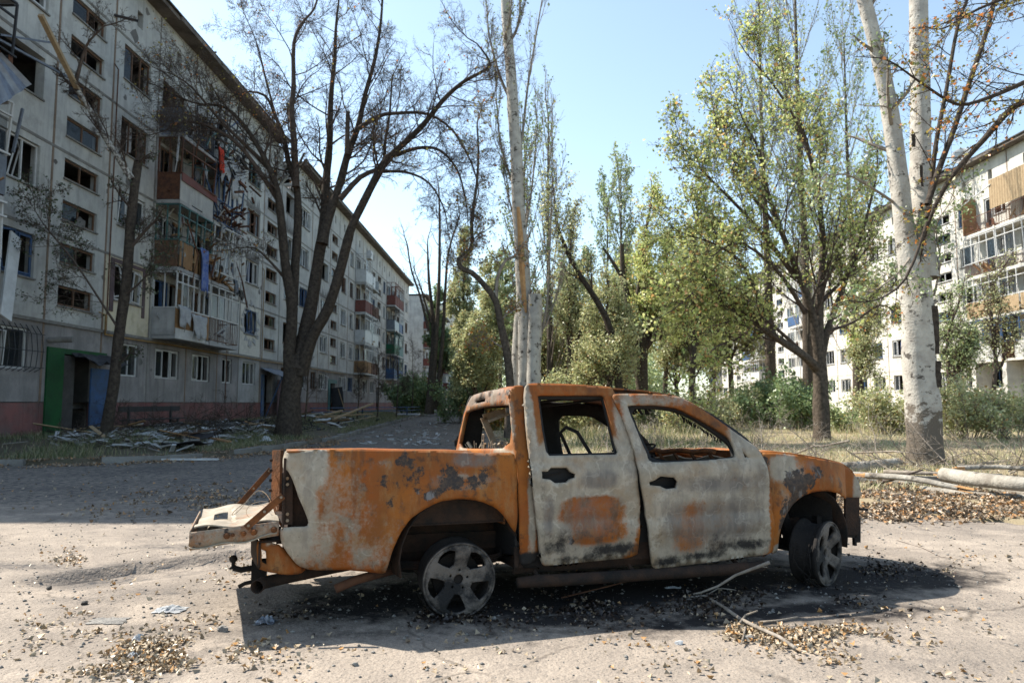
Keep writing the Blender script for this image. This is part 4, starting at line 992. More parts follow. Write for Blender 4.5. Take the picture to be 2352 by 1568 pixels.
# rolled top rail of the bed
m_ = MB(); pr = pp([(658, 1036), (730, 1034.5), (829, 1033), (941, 1035.5), (1030, 1036), (1085, 1040)])
for off, hh in ((0.03, .0),):
    G = [[TL(s, .028+.085*t, z-.004+.012*math.sin(t*3.1)) for t in (0, .25, .5, .75, 1)] for s, z in pr]
    m_.sheet(G)
_o = m_.build('bed_rail', M['body'], truck, smooth=True, solid=.01)
def paint_flat(o, col):
    ca = o.data.color_attributes.new('paint', 'FLOAT_COLOR', 'POINT'); ca.data.foreach_set('color', list(col)*len(o.data.vertices)); return o
paint_flat(_o, (0.1, .2, 0, .1))
# far bed side, mirrored
far_bed = truck_panel('bed_side_panel', [(-1.0, 1.09), (.46, 1.06), (.47, .5), (.42, .5), (.36, .66), (.15, .76), (-.08, .68), (-.25, .5), (-.33, .33), (-.85, .36), (-1.0, .6)], [], lambda s, z: dbody(s, z), M['body'], truck, painter(), mirror=True, step=.06)
# inner skins, floor, bulkhead
m_ = MB()
m_.sheet([[TL(s, .115, z) for z in (.60, .75, .9, 1.06)] for s in (-.97, -.5, 0, .46)]); m_.build('bed_inner_wall', M['burntrust'], truck, solid=.008)
m_ = MB(); m_.sheet([[TL(s, TW-.115, z) for z in (.60, .75, .9, 1.06)] for s in (-.97, -.5, 0, .46)])
m_.build('bed_inner_wall', M['burntrust'], truck, solid=.008)
m_ = MB(); G = [[TL(s, .1+1.4*j/40, .60+.012*(1 if (j//2) % 2 else 0)) for j in range(41)] for s in (-.98, -.3, .46)]; m_.sheet(G); m_.build('bed_floor', M['burntrust'], truck, solid=.008)
m_ = MB(); m_.sheet([[TL(.45, .1+1.4*j/6, z) for j in range(7)] for z in (.58, 1.045)]); m_.build('bed_bulkhead', M['midrust'], truck, solid=.01)
m_ = MB(); m_.sheet([[TL(-1.0+.0*j, .05+.09*j/2, z) for j in range(3)] for z in (.62, .75, .9, 1.06)]); m_.build('corner_post', M['burntrust'], truck, solid=.012)
# tail light pocket
m_ = MB()
def tp(px, py, d): s, z = TR(px, py, d); return TL(s, d, z)
m_.sheet([[tp(x, y, .07) for x in (647, 660, 672)] for y in (1085, 1120, 1160, 1204)]); 
m_.sheet([[tp(x, y, .13) for x in (668, 690, 712)] for y in (1085, 1120, 1160, 1210)])
m_.build('tail_light_pocket', M['burntrust'], truck, solid=.01)
m_ = MB()
for y in (1098, 1112, 1180, 1195): 
    p = Vector(tp(660, y, .062)); m_.lathe([(.0, -.004), (.009, -.003), (.011, 0)], p, 10)
tag(m_.build('rivets', M['ashmetal'], truck), kind='stuff')
# far rear corner column
m_ = MB(); m_.sheet([[TL(-1.0+.02*j, TW-.06-.09*j/3, z) for j in range(4)] for z in (.55, .7, .85, 1.0, 1.10)]); m_.build('corner_post', M['midrust'], truck, solid=.03)
m_ = MB()
for k in range(6): p = TL(-1.02, TW-.11, .62+.08*k); m_.lathe([(0, -.01), (.012, -.008), (.014, 0)], p, 8)
tag(m_.build('rivets', M['burntrust'], truck), kind='stuff')

# --- tailgate, dropped open
def tgp(px, py, d): return Vector(tp(px, py, d))
tg_in0 = tgp(640, 1215, .08); tg_out0 = tgp(445, 1240, .07)
tg_in1 = Vector(TL(-1.03, TW-.12, tg_in0.z+ROLL*.08+.0)); tg_out1 = tg_out0 + (tg_in1-tg_in0)
m_ = MB(); n_ = 14; kk = 16
def tgpt(u, v, dz=0.): 
    p = tg_in0.lerp(tg_out0, u).lerp(tg_in1.lerp(tg_out1, u), v); return (p.x, p.y, p.z+dz)
holes = []
V2, F2 = poly_sheet(resample([(0, 0), (1, 0), (1, 1), (0, 1)], .05), [resample([(.62, .38), (.80, .38), (.80, .62), (.62, .62)], .05)], .05)
rg = random.Random(4)
def tgz(u, v): return .045+.012*math.sin(u*9+v*3)+.01*math.sin(v*14)+.02*u*(v-.5)**2*4+(.015 if .12 < v < .88 and .1 < u < .55 else 0)
me = bpy.data.meshes.new('tailgate_inner_skin'); me.from_pydata([tgpt(u, v, tgz(u, v)) for u, v in V2], [], F2); me.materials.append(M['body'])
ca = me.color_attributes.new('paint', 'FLOAT_COLOR', 'POINT'); ca.data.foreach_set('color', [c for u, v in V2 for c in (0, .80+.22*math.sin(u*7+v*5)+.2*(u > .6), .0, 0)])
o = link('tailgate_inner_skin', me, None, truck); tag(o, 'cream and ochre dropped tailgate'); md = o.modifiers.new('solid', 'SOLIDIFY'); md.thickness = .008
tgo = o
# outer skin and edges
m_ = MB(); G = [[tgpt(u, v, -.02-.05*math.sin(u*3.1)*.3-.02*u+.01*math.sin(u*12)) for v in np.linspace(-.02, 1.02, 8)] for u in np.linspace(.02, 1.05, 12)]; m_.sheet(G)
_o = m_.build('tailgate_outer_skin', M['body'], truck, smooth=True, solid=.008); paint_flat(_o, (0, .85, 0, .1))
m_ = MB()
G = [[tgpt(u, -.012, a) for a in (-.035-.02*u, 0, .028, .05)] for u in np.linspace(0, 1.04, 14)]; m_.sheet(G)
G = [[tgpt(1.045, v, a) for a in (-.05, 0, .03, .06)] for v in np.linspace(0, 1, 8)]; m_.sheet(G)
_o = m_.build('tailgate_edge', M['body'], truck, smooth=True, solid=.008)
ca = _o.data.color_attributes.new('paint', 'FLOAT_COLOR', 'POINT'); ca.data.foreach_set('color', [c for v in _o.data.vertices for c in (.25, .55, 0, .1)])
m_ = MB()
for u, t_ in ((.06, .02), (.3, .02), (.42, .016), (.55, .012), (.62, .02)):
    p = tgpt(u, -.022, .005); m_.lathe([(0, -.012), (t_*.6, -.01), (t_, 0)], p, 10)
m_.build('hinge_bolt', M['midrust'], truck)
# the two stay straps
for v, (ax, ay), dd in ((0, (668, 1128), .05), (1, (628, 1112), None)):
    m_ = MB()
    if v == 0: a = Vector(tp(650, 1137, .05))-Vector((0, .02, 0)); b_ = Vector(tgpt(.40, -.04, .04))
    else: a = Vector(TL(-1.02, TW-.1, .95)); b_ = Vector(tgpt(.5, 1.0, .05))
    m_.bar(a, b_, .008, .042, up=(0, 0, 1)); _s = m_.build('stay_strap', M['midrust'], truck); 
    m_ = MB()
    for t in (.05, .5, .93): p = a.lerp(b_, t); m_.lathe([(0, -.012), (.008, -.01), (.01, 0)], p, 8)
    m_.build('strap_bolt', M['ashmetal'], _s)
# wire loop on the tailgate
m_ = MB(); c0 = Vector(tgpt(.3, .35, .08)); m_.tube([c0+Vector((.12*math.cos(a)-.02*math.sin(2*a), .16*math.sin(a), .06+.07*math.sin(a*1.5))) for a in np.linspace(-.5, 4.6, 16)], .0022, 5); m_.tube([c0+Vector((.10*math.cos(a)+.06, .1*math.sin(a), .01+.05*math.sin(a))) for a in np.linspace(0, 5.6, 14)], .002, 5)
m_.build('burnt_wire', M['ashmetal'], truck)

# --- cab
FRAME_OUT = [(1190, 888.6), (1201.5, 888), (1300, 889), (1405, 905), (1500, 908), (1560, 916), (1634, 955), (1700, 1000), (1745, 1042), (1765, 1120), (1768, 1262), (1500, 1286), (1235, 1298), (1194, 1300), (1190, 1230), (1188, 1164), (1187, 1094), (1181, 1048), (1184, 960)]
FR_H1 = [(1236, 918), (1380, 918), (1393, 970), (1404, 1017), (1410, 1040), (1256, 1044), (1246, 990)]
FR_H2 = [(1442, 940), (1510, 940), (1555, 948), (1596, 968), (1636, 996), (1668, 1020), (1676, 1034), (1680, 1050), (1611, 1056), (1494, 1060), (1472, 1012)]
dfr = lambda s, z: dbody(s, z)+.045
pt_fr = painter(G=[(1222, 1180, 14, 120, .8, .55), (1200, 960, 10, 70, .6, .45)], B=[(1480, 1095, 400, 400, .05, 1.)])
cab = truck_panel('cab_frame', pp(FRAME_OUT, dfr), [pp(FR_H1, dfr), pp(FR_H2, dfr)], dfr, M['body'], truck, pt_fr, thick=.03, step=.035)
# C pillar skin
CP = [(1176, 889), (1190, 887), (1202, 888.5), (1205, 970), (1213, 1040), (1221, 1106), (1228, 1184), (1234, 1284), (1194, 1301), (1192, 1230), (1190, 1164), (1189, 1094), (1182, 1046), (1172, 960), (1168, 910)]
dcp = lambda s, z: dbody(max(s, .56), z)+.022
pt_cp = painter(G=[(1222, 1180, 9, 110, .6, .75), (1182, 970, 7, 60, .6, .55)], B=[(1215, 1285, 30, 20, .5, .8)], A=[(1200, 1000, 5, 60, .8, .3)])
truck_panel('rear_pillar', pp(CP, dcp), [], dcp, M['body'], truck, pt_cp, thick=.02, step=.02)
RD = [(1205, 886.6), (1225, 884), (1300, 886), (1385, 891), (1400, 893), (1407, 905), (1413, 925), (1423, 951), (1446.4, 1017), (1458, 1087), (1465, 1164), (1462, 1242), (1458, 1273.5), (1350, 1284), (1248, 1293.5), (1240.4, 1290), (1235, 1250), (1230.6, 1203.5), (1221, 1106), (1213, 1040), (1205.4, 970), (1202, 910)]
RDH = [(1230.6, 912), (1240, 909.5), (1380, 910), (1386, 914), (1392, 940), (1398, 970), (1409.5, 1017), (1417, 1038), (1413, 1045), (1330, 1046), (1258, 1048), (1250, 1040), (1240.4, 989.7)]
RDK = [(1240, 1085), (1240, 1083), (1254, 1083), (1262, 1075), (1300, 1075), (1308, 1084), (1319, 1088), (1318, 1096), (1306, 1100), (1298, 1107), (1272, 1108), (1259, 1100), (1241, 1098)]
ddr = lambda s, z: ddoor(s, z)
pt_rd = painter(G=[(1340, 1150, 125, 155, .12, .98), (1212, 1000, 16, 120, .5, .9), (1430, 1000, 22, 90, .5, .85), (1355, 1170, 74, 34, .35, -.95), (1365, 1220, 66, 28, .6, -.85)],
                B=[(1400, 1258, 70, 18, 1., .72), (1270, 1250, 28, 24, 1., .66), (1340, 1277, 110, 12, .9, .6), (1350, 1236, 120, 44, 1., .38), (1240, 1180, 8, 110, .9, .42), (1335, 1052, 90, 5, .9, .35), (1350, 913, 60, 4, .5, .5)],
                A=[(1350, 1185, 80, 60, .9, .52), (1370, 1100, 50, 20, .6, .75), (1254, 1185, 14, 50, .6, .72), (1440, 1080, 12, 50, .8, .35), (1350, 1260, 90, 20, .9, .45)], R=[(1290, 1240, 40, 12, .8, .4), (1262, 1180, 10, 40, .8, .3)])
rd = truck_panel('rear_door', pp(RD, ddr), [pp(RDH, ddr), pp(RDK, ddr)], ddr, M['body'], truck, pt_rd, thick=.035, step=.024)
tag(rd, 'ash white rear door with a square rust patch')
FD = [(1403, 910), (1420, 908), (1490, 908), (1549, 913), (1568, 921), (1588, 931), (1634.7, 962.5), (1689, 1001), (1724, 1024.7), (1743.5, 1044), (1759, 1087), (1768.8, 1145), (1769, 1223), (1767, 1262), (1755, 1269), (1640, 1283), (1504, 1300), (1494.7, 1298), (1489, 1242), (1479, 1164.6), (1467.5, 1094.7), (1452, 1028.6), (1428.6, 962.5), (1412, 930)]
FDH = [(1434.4, 935), (1445, 932), (1510, 932), (1557, 940), (1599.7, 962.5), (1642.4, 987.7), (1668, 1004), (1676, 1014), (1686, 1040), (1684, 1055), (1611, 1061), (1495, 1066), (1484, 1058), (1467.5, 1017)]
FDQ = [(1697, 1032), (1716, 1053), (1704.6, 1053)]
FDK = [(1485, 1104), (1500, 1098), (1512, 1091), (1545, 1094), (1553, 1104), (1549, 1120), (1526, 1123), (1510, 1116), (1487, 1113)]
pt_fd = painter(G=[(1610, 1160, 175, 150, .12, .98), (1560, 920, 190, 16, .8, .55), (1700, 1010, 40, 40, .6, .8), (1440, 980, 20, 80, .6, .85), (1575, 1205, 40, 52, .6, -.95), (1766, 1150, 7, 100, .5, -1.)],
                B=[(1525, 1282, 36, 14, 1., .74), (1600, 1270, 60, 12, 1., .68), (1700, 1246, 66, 14, 1., .74), (1640, 1244, 130, 44, 1., .36), (1500, 1200, 10, 100, .9, .4), (1640, 1062, 130, 5, .9, .4), (1480, 940, 30, 6, .6, .4)],
                A=[(1575, 1205, 44, 60, .9, .58), (1640, 1108, 105, 22, 1., .78), (1655, 1190, 90, 56, 1., .82), (1540, 1190, 36, 46, .8, .62), (1740, 1100, 15, 40, .8, .5), (1600, 1080, 100, 8, .9, .4), (1600, 1250, 110, 20, .9, .5)], R=[(1640, 1250, 90, 8, .8, .35), (1560, 925, 100, 8, .8, .35), (1450, 1000, 6, 30, .8, .4)])
fd = truck_panel('front_door', pp(FD, dfdoor), [pp(FDH, dfdoor), pp(FDQ, dfdoor), pp(FDK, dfdoor)], dfdoor, M['body'], truck, pt_fd, thick=.035, step=.024)
tag(fd, 'ash grey front door hanging slightly open')
# handle recess: latch remains inside the two doors
for (x, y, df_) in ((1278, 1091, ddr), (1517, 1106, dfdoor)):
    s, z = TR(x, y, df_); m_ = MB(); d0 = df_(s, z)
    m_.sheet([[TL(s-.11+.22*i/3, d0+.07, z-.05+.1*j/2) for j in range(3)] for i in range(4)]); m_.bar(TL(s-.08, d0+.045, z-.01), TL(s+.05, d0+.05, z+.015), .02, .012); m_.build('door_latch', M['burnt'], truck, solid=.006)
FN = [(1745.5, 1040), (1782, 1039.5), (1840.7, 1046), (1899, 1057), (1941.8, 1068), (1957, 1082), (1973, 1106), (1978.7, 1133), (1975, 1144), (1942, 1146), (1926, 1131.6), (1899, 1125.8), (1871.8, 1127.7), (1840.7, 1139.4), (1817.4, 1160.8), (1801.8, 1188), (1790, 1226.9), (1786.3, 1265.7), (1772, 1272), (1770, 1223), (1770, 1145), (1760, 1087)]
pt_fn = painter(G=[(1800, 1075, 35, 32, .5, .85), (1835, 1100, 24, 45, .8, .62), (1805, 1170, 16, 60, .8, .5), (1968, 1125, 12, 40, .5, .75), (1930, 1095, 30, 22, 1., .3), (1785, 1262, 14, 14, .6, .8)],
                R=[(1835, 1115, 34, 48, .5, .68), (1805, 1190, 20, 60, .5, .62), (1758, 1062, 14, 18, .6, .5), (1880, 1085, 16, 20, .7, .5)],
                B=[(1845, 1140, 25, 6, .8, .3)], A=[(1860, 1068, 14, 16, .8, .5), (1805, 1045, 40, 5, .8, .35)])
fn = truck_panel('front_fender', pp(FN), [], dbody, M['body'], truck, pt_fn, step=.022)
tag(fn, 'rust orange front fender with blistered cream patches')
# mirrored doors and fender on the far side
dm = lambda f: (lambda s, z: f(s, z))
for nme, ol, hs, f_ in (('cab_frame', pp(FRAME_OUT, dfr), [pp(FR_H1, dfr), pp(FR_H2, dfr)], dfr), ('front_fender', pp(FN), [], dbody), ('rear_door', pp(RD, ddr), [pp(RDH, ddr)], ddr), ('front_door', pp(FD, dfdoor), [pp(FDH, dfdoor)], dfdoor)):
    truck_panel(nme, ol, hs, f_, M['body'] if nme == 'front_fender' else M['burnt'], truck, painter(B=[(1480, 1100, 400, 220, .1, .75)]) if nme != 'front_fender' else painter(), mirror=True, thick=.03, step=.06)
# roof skin: from the near gutter across to the far gutter
def roofline():
    P = pp([(1192, 888), (1225, 884), (1300, 885.5), (1400, 891), (1480, 897), (1549, 908), (1590, 926)], lambda s, z: dbody(s, z)+.012)
    return P
m_ = MB(); RP = roofline(); G = []
for s, z in RP:
    row = []
    for j in range(15):
        t = j/14; d0 = dbody(max(s, .56), z)+.01; row.append(TL(s+(.03 if (s, z) == RP[0] else 0), d0+(TW-2*d0)*t, z-.003-(.02 if (s, z) == RP[0] else 0)+.045*math.sin(math.pi*t)**.8*.35-.012*math.sin(math.pi*t*3)*.6+ROLL*.35*t*(1-t)))
    G.append(row)
m_.sheet(G); _o = m_.build('roof', M['body'], truck, smooth=True, solid=.012); paint_flat(_o, (.35, .25, 0, .35))
for ds in (.05, .35, .65):
    m_ = MB()
    for j in range(10):
        t = (j+.0)/10; t2 = (j+1)/10; sA = RP[0][0]+ds; zz = RP[0][1]-.085
        m_.bar(TL(sA, .2+1.2*t, zz), TL(sA, .2+1.2*t2, zz), .05, .015)
    m_.build('roof_bow', M['burnt'], truck)
# rear wall of the cab with the window opening
def bw(d, z):   # rear wall surface
    lean = .0 if z < 1.05 else (z-1.05)*.17
    return TL(.485+lean+.02*((d-TW/2)/.7)**2*2, d, z)
dl = lambda z: .03+max(0, z-1.05)*.30
ol = []
zt = RP[0][1]-.01
for z in np.linspace(.35, 1.05, 6): ol.append((dl(z)+.03, z))
ol += [(dl(1.2)+.02, 1.2), (dl(1.35)+.03, 1.36), (dl(1.45)+.08, 1.45), (dl(zt)+.2, zt+.012), (TW/2, zt+.02), (TW-dl(zt)-.2, zt+.012), (TW-dl(1.45)-.08, 1.45), (TW-dl(1.36)-.03, 1.36), (TW-dl(1.2)-.02, 1.2)]
for z in np.linspace(1.05, .35, 6): ol.append((TW-dl(z)-.03, z))
hl = [(.17, 1.09), (.20, 1.30), (.235, 1.375), (.30, 1.40), (TW/2, 1.415), (TW-.30, 1.40), (TW-.235, 1.375), (TW-.20, 1.30), (TW-.17, 1.09), (TW/2, 1.085)]
slot = [(TW/2+.0, 1.452), (TW/2+.28, 1.450), (TW/2+.28, 1.478), (TW/2+.0, 1.48)]
V2, F2 = poly_sheet(resample(smooth_poly(ol), .04), [resample(smooth_poly(hl), .04), resample(slot, .04)], .04)
me = bpy.data.meshes.new('cab_rear_wall'); me.from_pydata([bw(*p) for p in V2], [], F2); me.materials.append(M['body']); me.polygons.foreach_set('use_smooth', [True]*len(F2))
ca = me.color_attributes.new('paint', 'FLOAT_COLOR', 'POINT'); ca.data.foreach_set('color', [c for d, z in V2 for c in ((.35 if z > 1.4 else .1), (.35+.25*math.sin(d*6) if z < 1.1 else .45 if z > 1.39 else .2), (1. if z < .95 else 0.), .6 if z > 1.42 and d > .4 else .1)])
o = link('cab_rear_wall', me, None, truck); md = o.modifiers.new('solid', 'SOLIDIFY'); md.thickness = .03; md.offset = 0
# remains along the rear sill, seat frames, headrest rods
m_ = MB(); rg = random.Random(8)
for k in range(26):
    d = rg.uniform(.2, 1.35); z = 1.09; m_.bar(TL(.56, d, z), TL(.56+rg.uniform(-.03, .03), d+rg.uniform(-.03, .03), z+rg.uniform(.02, .06)), rg.uniform(.004, .02))
d = .93
for dd in (0, .045): m_.tube([TL(.57, d+dd, 1.07), TL(.57, d+dd-.01, 1.14), TL(.57, d+dd-.02, 1.2)], .004, 5)
m_.tube([TL(.57, d-.02, 1.2), TL(.57, d+.025, 1.2)], .004, 5); m_.tube([TL(.57, d-.01, 1.15), TL(.57, d+.035, 1.15)], .004, 5)
m_.build('seat_springs', M['ashmetal'], truck)
m_ = MB()
# front seat frames seen through the openings
for d0, d1, s0, ln, mt_ in ((.22, .62, 1.35, .28, 0), (.95, 1.35, 1.35, .3, 0)):
    m_.tube([TL(s0, d0, .55), TL(s0-ln*.5, d0, .95), TL(s0-ln, d0+.05, 1.2), TL(s0-ln-.02, (d0+d1)/2, 1.24), TL(s0-ln, d1-.05, 1.2), TL(s0-ln*.5, d1, .95), TL(s0, d1, .55)], .014, 7)
    for t in (.3, .6): m_.tube([TL(s0-ln*t, d0, .55+.62*t), TL(s0-ln*t, d1, .55+.62*t)], .008, 5)
    m_.box(TL(s0, d0, .50), TL(s0+.42, d1, .54))
m_.build('seat_frame', M['burnt'], truck)
m_ = MB(); q1, q2, q3, q4 = [Vector(tp(x, y, 1.05)) for x, y in ((1160, 944), (1110, 958), (1112, 964), (1134, 1016))]; m_.bar(q1, q2, .03, .05); m_.bar(q2, q4, .03, .05); m_.bar(q1+Vector((0, -.1, -.02)), q2+Vector((.02, -.1, -.03)), .03, .02)
m_.build('bent_seat_rail', M['ashmetal'], truck)
# dashboard beam, steering column lump
m_ = MB(); m_.tube([TL(2.12+.02*math.sin(j), .12+1.36*j/10, 1.04+.008*math.sin(j*2.3)) for j in range(11)], .02, 7)
for k in range(6): d = .2+1.2*k/5; m_.bar(TL(2.12, d, 1.04), TL(2.3, d+.03, .8), .02)
m_.build('dashboard_beam', M['midrust'], truck)
m_ = MB(); m_.sheet([[TL(2.2+.25*i/3, .12+1.36*j/8, .99-.05*i+.02*math.sin(j*1.9+i)) for j in range(9)] for i in range(4)]); m_.build('firewall', M['ashmetal'], truck, solid=.01)
m_ = MB(); m_.sheet([[TL(2.32, .1+1.4*j/4, z) for j in range(5)] for z in (.35, .97)]); m_.build('bulkhead', M['burnt'], truck, solid=.01)
m_ = MB(); rg = random.Random(3); c = Vector(TL(1.6, .4, 1.02))
for k in range(20): a = c+Vector((rg.uniform(-.12, .12), rg.uniform(-.12, .12), rg.uniform(-.06, .06))); b_ = a+Vector((rg.uniform(-.1, .1), rg.uniform(-.1, .1), rg.uniform(-.02, .04))); m_.bar(a, b_, rg.uniform(.006, .03), rg.uniform(.006, .03))
m_.tube([c+Vector((.17*math.cos(a), .17*math.sin(a)*.9, .03+.05*math.cos(a))) for a in np.linspace(0, 6.28, 20)], .009, 6); m_.bar(c, TL(2.1, .42, .9), .04)
m_.build('steering_column', M['burnt'], truck)
m_ = MB(); m_.sheet([[TL(.5+1.85*i/6, .08+1.44*j/4, .42+.02*math.sin(j*2)) for j in range(5)] for i in range(7)]); m_.build('cab_floor', M['burnt'], truck, solid=.01)
m_ = MB()
for d in (.05, TW-.05): m_.sheet([[TL(.5+1.98*i/8, d+(.04 if z < .3 else 0)*(1 if d < 1 else -1), z) for z in (.25, .30, .36, .43)] for i in range(9)])
_o = m_.build('rocker_panel', M['burntrust'], truck, solid=.02)
# rags of headlining along the near roof rail
m_ = MB(); rg = random.Random(6); s0, z0 = TR(1440, 938, dfr)
for k in range(14): s = s0+.03+.02*k*rg.random(); m_.bar(TL(s, .2, z0+.01), TL(s+rg.uniform(.0, .05), .2, z0-rg.uniform(.01, .05)), rg.uniform(.01, .04), .006)
for k in range(26):
    x = 1560+4.6*k; y = 940+(x-1560)*.62; s, z = TR(x, y, dfr); m_.bar(TL(s, .12+dfr(s, z), z+.01), TL(s+rg.uniform(-.01, .02), .12+dfr(s, z), z-rg.uniform(.005, .03)), rg.uniform(.006, .02), .006)
tag(m_.build('charred_lining', M['burnt'], truck), kind='stuff')

# --- bonnet
m_ = MB(); HP = pp([(1748, 1039), (1782, 1038), (1841, 1044), (1899, 1054), (1942, 1066), (1957, 1080), (1966, 1095)]); G = []
for i, (s, z) in enumerate(HP):
    row = []
    d0 = dbody(s, z)+.005
    for j in range(15):
        t = j/14; x = math.sin(math.pi*t)
        row.append(TL(s+.10*x*max(0, (s-2.9)/.4) + (-.06*x if s < 2.6 else 0), d0+(TW-2*d0)*t, z-.002+.028*x**.6+.006*math.sin(t*19)*x))
    G.append(row)
m_.sheet(G); _o = m_.build('bonnet', M['body'], truck, smooth=True, solid=.01); paint_flat(_o, (.15, .3, 0, .2))
m_ = MB(); G = []
for i in range(5):
    z = .88-.34*i/4; G.append([TL(3.32+.05*math.sin(math.pi*t)-.03*i/4, .2+(TW-.4)*t, z) for t in np.linspace(0, 1, 10)])
m_.sheet(G[2:]); m_.build('front_panel', M['burntrust'], truck, smooth=True, solid=.015)
# front apron and bumper bracket beneath the nose
m_ = MB(); m_.sheet([[tp(x, y, .20) for x in (1940, 1958, 1972)] for y in (1142, 1170, 1200, 1228)]); m_.build('inner_apron', M['burntrust'], truck, solid=.02)
m_ = MB(); m_.bar(tp(1962, 1220, .22), tp(1963, 1252, .22), .03, .02); m_.bar(tp(1935, 1225, .22), tp(1970, 1228, .22), .03, .05); m_.bar(tp(1970, 1188, .22), tp(1970, 1245, .22), .012, .05); m_.build('bumper_bracket', M['burnt'], truck)
m_ = MB(); m_.sheet([[TL(3.15+.1*math.sin(math.pi*t), .22+1.2*t, z) for t in np.linspace(0, 1, 6)] for z in (.42, .5)]); m_.build('crossmember', M['burnt'], truck, solid=.04)
m_ = MB(); m_.sheet([[TL(3.10+.16*i/3, .12+.33*j/2, .84-.02*i) for j in range(3)] for i in range(4)]); m_.sheet([[TL(3.22-.05*j, .16+.3*j/3, z) for j in range(4)] for z in (.42, .6, .84)]); m_.build('headlamp_bucket', M['burnt'], truck, solid=.012)
m_ = MB(); m_.tube([tp(1975, 1168, .3), tp(1992, 1170, .3)], .012, 6); m_.build('tow_stub', M['burnt'], truck)

# --- wheel housings
def liner(cs, cz, R, name, d0=.04, d1=.42):
    for mir in (0, 1):
        m = MB(); G = []
        for i in range(15):
            a = math.pi*(-.08+1.16*i/14); G.append([TL(cs+R*math.cos(a), (TW-d if mir else d), cz+R*math.sin(a)+.006*math.sin(i*2+j)) for j, d in enumerate((d0, (d0+d1)/2, d1))])
        m.sheet(G); m.sheet([[TL(cs+R*math.cos(a)*r, (TW-d1 if mir else d1), cz+R*math.sin(a)*r) for r in (.2, .6, 1)] for a in [math.pi*(-.08+1.16*i/14) for i in range(15)]])
        m.build(name, M['burntrust'], truck, smooth=True, solid=.01)
liner(.13, .38, .41, 'wheel_housing'); liner(2.9, .36, .40, 'wheel_housing', .09, .5)
# --- chassis
m_ = MB()
for d in (.42, TW-.42): m_.bar(TL(-.98, d, .46), TL(3.15, d, .42), .07, .12)
for s in (-.8, -.3, .6, 1.5, 2.3): m_.bar(TL(s, .42, .45), TL(s, TW-.42, .45), .06, .07)
m_.build('chassis_rail', M['burntrust'], truck)
m_ = MB(); m_.tube([TL(.1, .12, .25), TL(.1, .6, .25), TL(.1, .7, .25), TL(.1, .8, .25), TL(.1, .9, .25), TL(.1, TW-.12, .25)], [.04, .04, .11, .13, .11, .04], 12); m_.build('rear_axle', M['burnt'], truck, smooth=True)
m_ = MB()
for d in (.3, TW-.3):
    for k in range(3): m_.tube([TL(-.75+.13*k, d, .42-.0*k), TL(-.3, d, .34-.016*k), TL(.1, d, .31-.016*k), TL(.45, d, .34-.016*k), TL(.8-.13*k, d, .42)], .014, 5)
m_.build('leaf_spring', M['burntrust'], truck)
m_ = MB(); m_.tube([TL(2.95, .2, .27), TL(2.95, TW-.2, .27)], .05, 8)
for d in (.32, TW-.32): m_.tube([TL(2.95, d, .27), TL(2.9, d+(.1 if d < 1 else -.1), .75)], .045, 8); m_.bar(TL(2.6, .5, .35), TL(2.95, d, .24), .06, .03)
m_.box(TL(2.45, .5, .3), TL(3.05, 1.1, .75)); m_.build('engine_and_suspension', M['burnt'], truck)
m_ = MB(); m_.box(TL(.62, .95, .22), TL(1.5, 1.3, .44)); m_.box(TL(-.9, .5, .3), TL(-.3, 1.1, .44)); m_.build('fuel_tank', M['burnt'], truck, bevel=.03)
# exhaust
m_ = MB(); e0 = tgp(603, 1338, .22)
m_.tube([e0+Vector((-.03, -.09, -.002)), e0, e0+Vector((.10, .05, .005)), e0+Vector((.45, .16, .03)), e0+Vector((.9, .35, .04)), e0+Vector((1.4, .4, .02)), e0+Vector((2.6, .4, .0))], [.040, .038, .036, .034, .034, .075, .03], 14, caps=False); m_.build('exhaust_pipe', M['burntrust'], truck, smooth=True, solid=.004)
m_ = MB(); a = tgp(770, 1352, .3); b_ = tgp(905, 1308, .35); m_.tube([a, a.lerp(b_, .35)+Vector((0, 0, .015)), b_], .03, 10); m_.build('dropped_pipe', M['rustmetal'], truck, smooth=True)
# rear bumper corner
BC = [(590, 1245), (606, 1240), (628, 1247), (644, 1252), (664, 1274), (686, 1299), (704, 1306), (690, 1316), (655, 1318), (610, 1310), (592, 1303)]
db = lambda s, z: .10+max(0, -1.0-s)*.15
pb = painter(G=[(622, 1247, 14, 6, .8, .7)], R=[(600, 1280, 14, 25, .6, .35)])
truck_panel('bumper_corner', pp(BC, db), [pp([(600, 1260), (612, 1264), (614, 1296), (602, 1290)], db)], db, M['body'], truck, pb, thick=.01, step=.025)
m_ = MB(); s0, z0 = TR(592, 1275, .1)
m_.sheet([[TL(s0+.01-.03*math.sin(math.pi*j/10), .1+1.4*j/10, z) for j in range(11)] for z in (z0+.075, z0+.03, z0-.03, z0-.08)]); m_.sheet([[TL(s0+.01+.12*i, .1+1.4*j/4, z0+.08) for j in range(5)] for i in range(2)])
m_.build('rear_bumper', M['burntrust'], truck, smooth=True, solid=.012)
m_ = MB(); m_.lathe([(0, .0), (.2, .0), (.29, .02), (.30, .07), (.29, .12), (.2, .14), (0, .14)], TL(-.52, .85, .28), 24, 'z'); m_.build('added_spare_rim', M['burnt'], truck, smooth=True)  # unseen rim, added to darken the sunlit strip under the bed
m_ = MB(); m_.sheet([[TL(-.9+.55*i/3, .3+1.0*j/3, .34+.02*math.sin(i+j)) for j in range(4)] for i in range(4)]); m_.build('added_underbody_plate', M['burnt'], truck, solid=.01)  # unseen plate, added with the rim to keep the underside dark
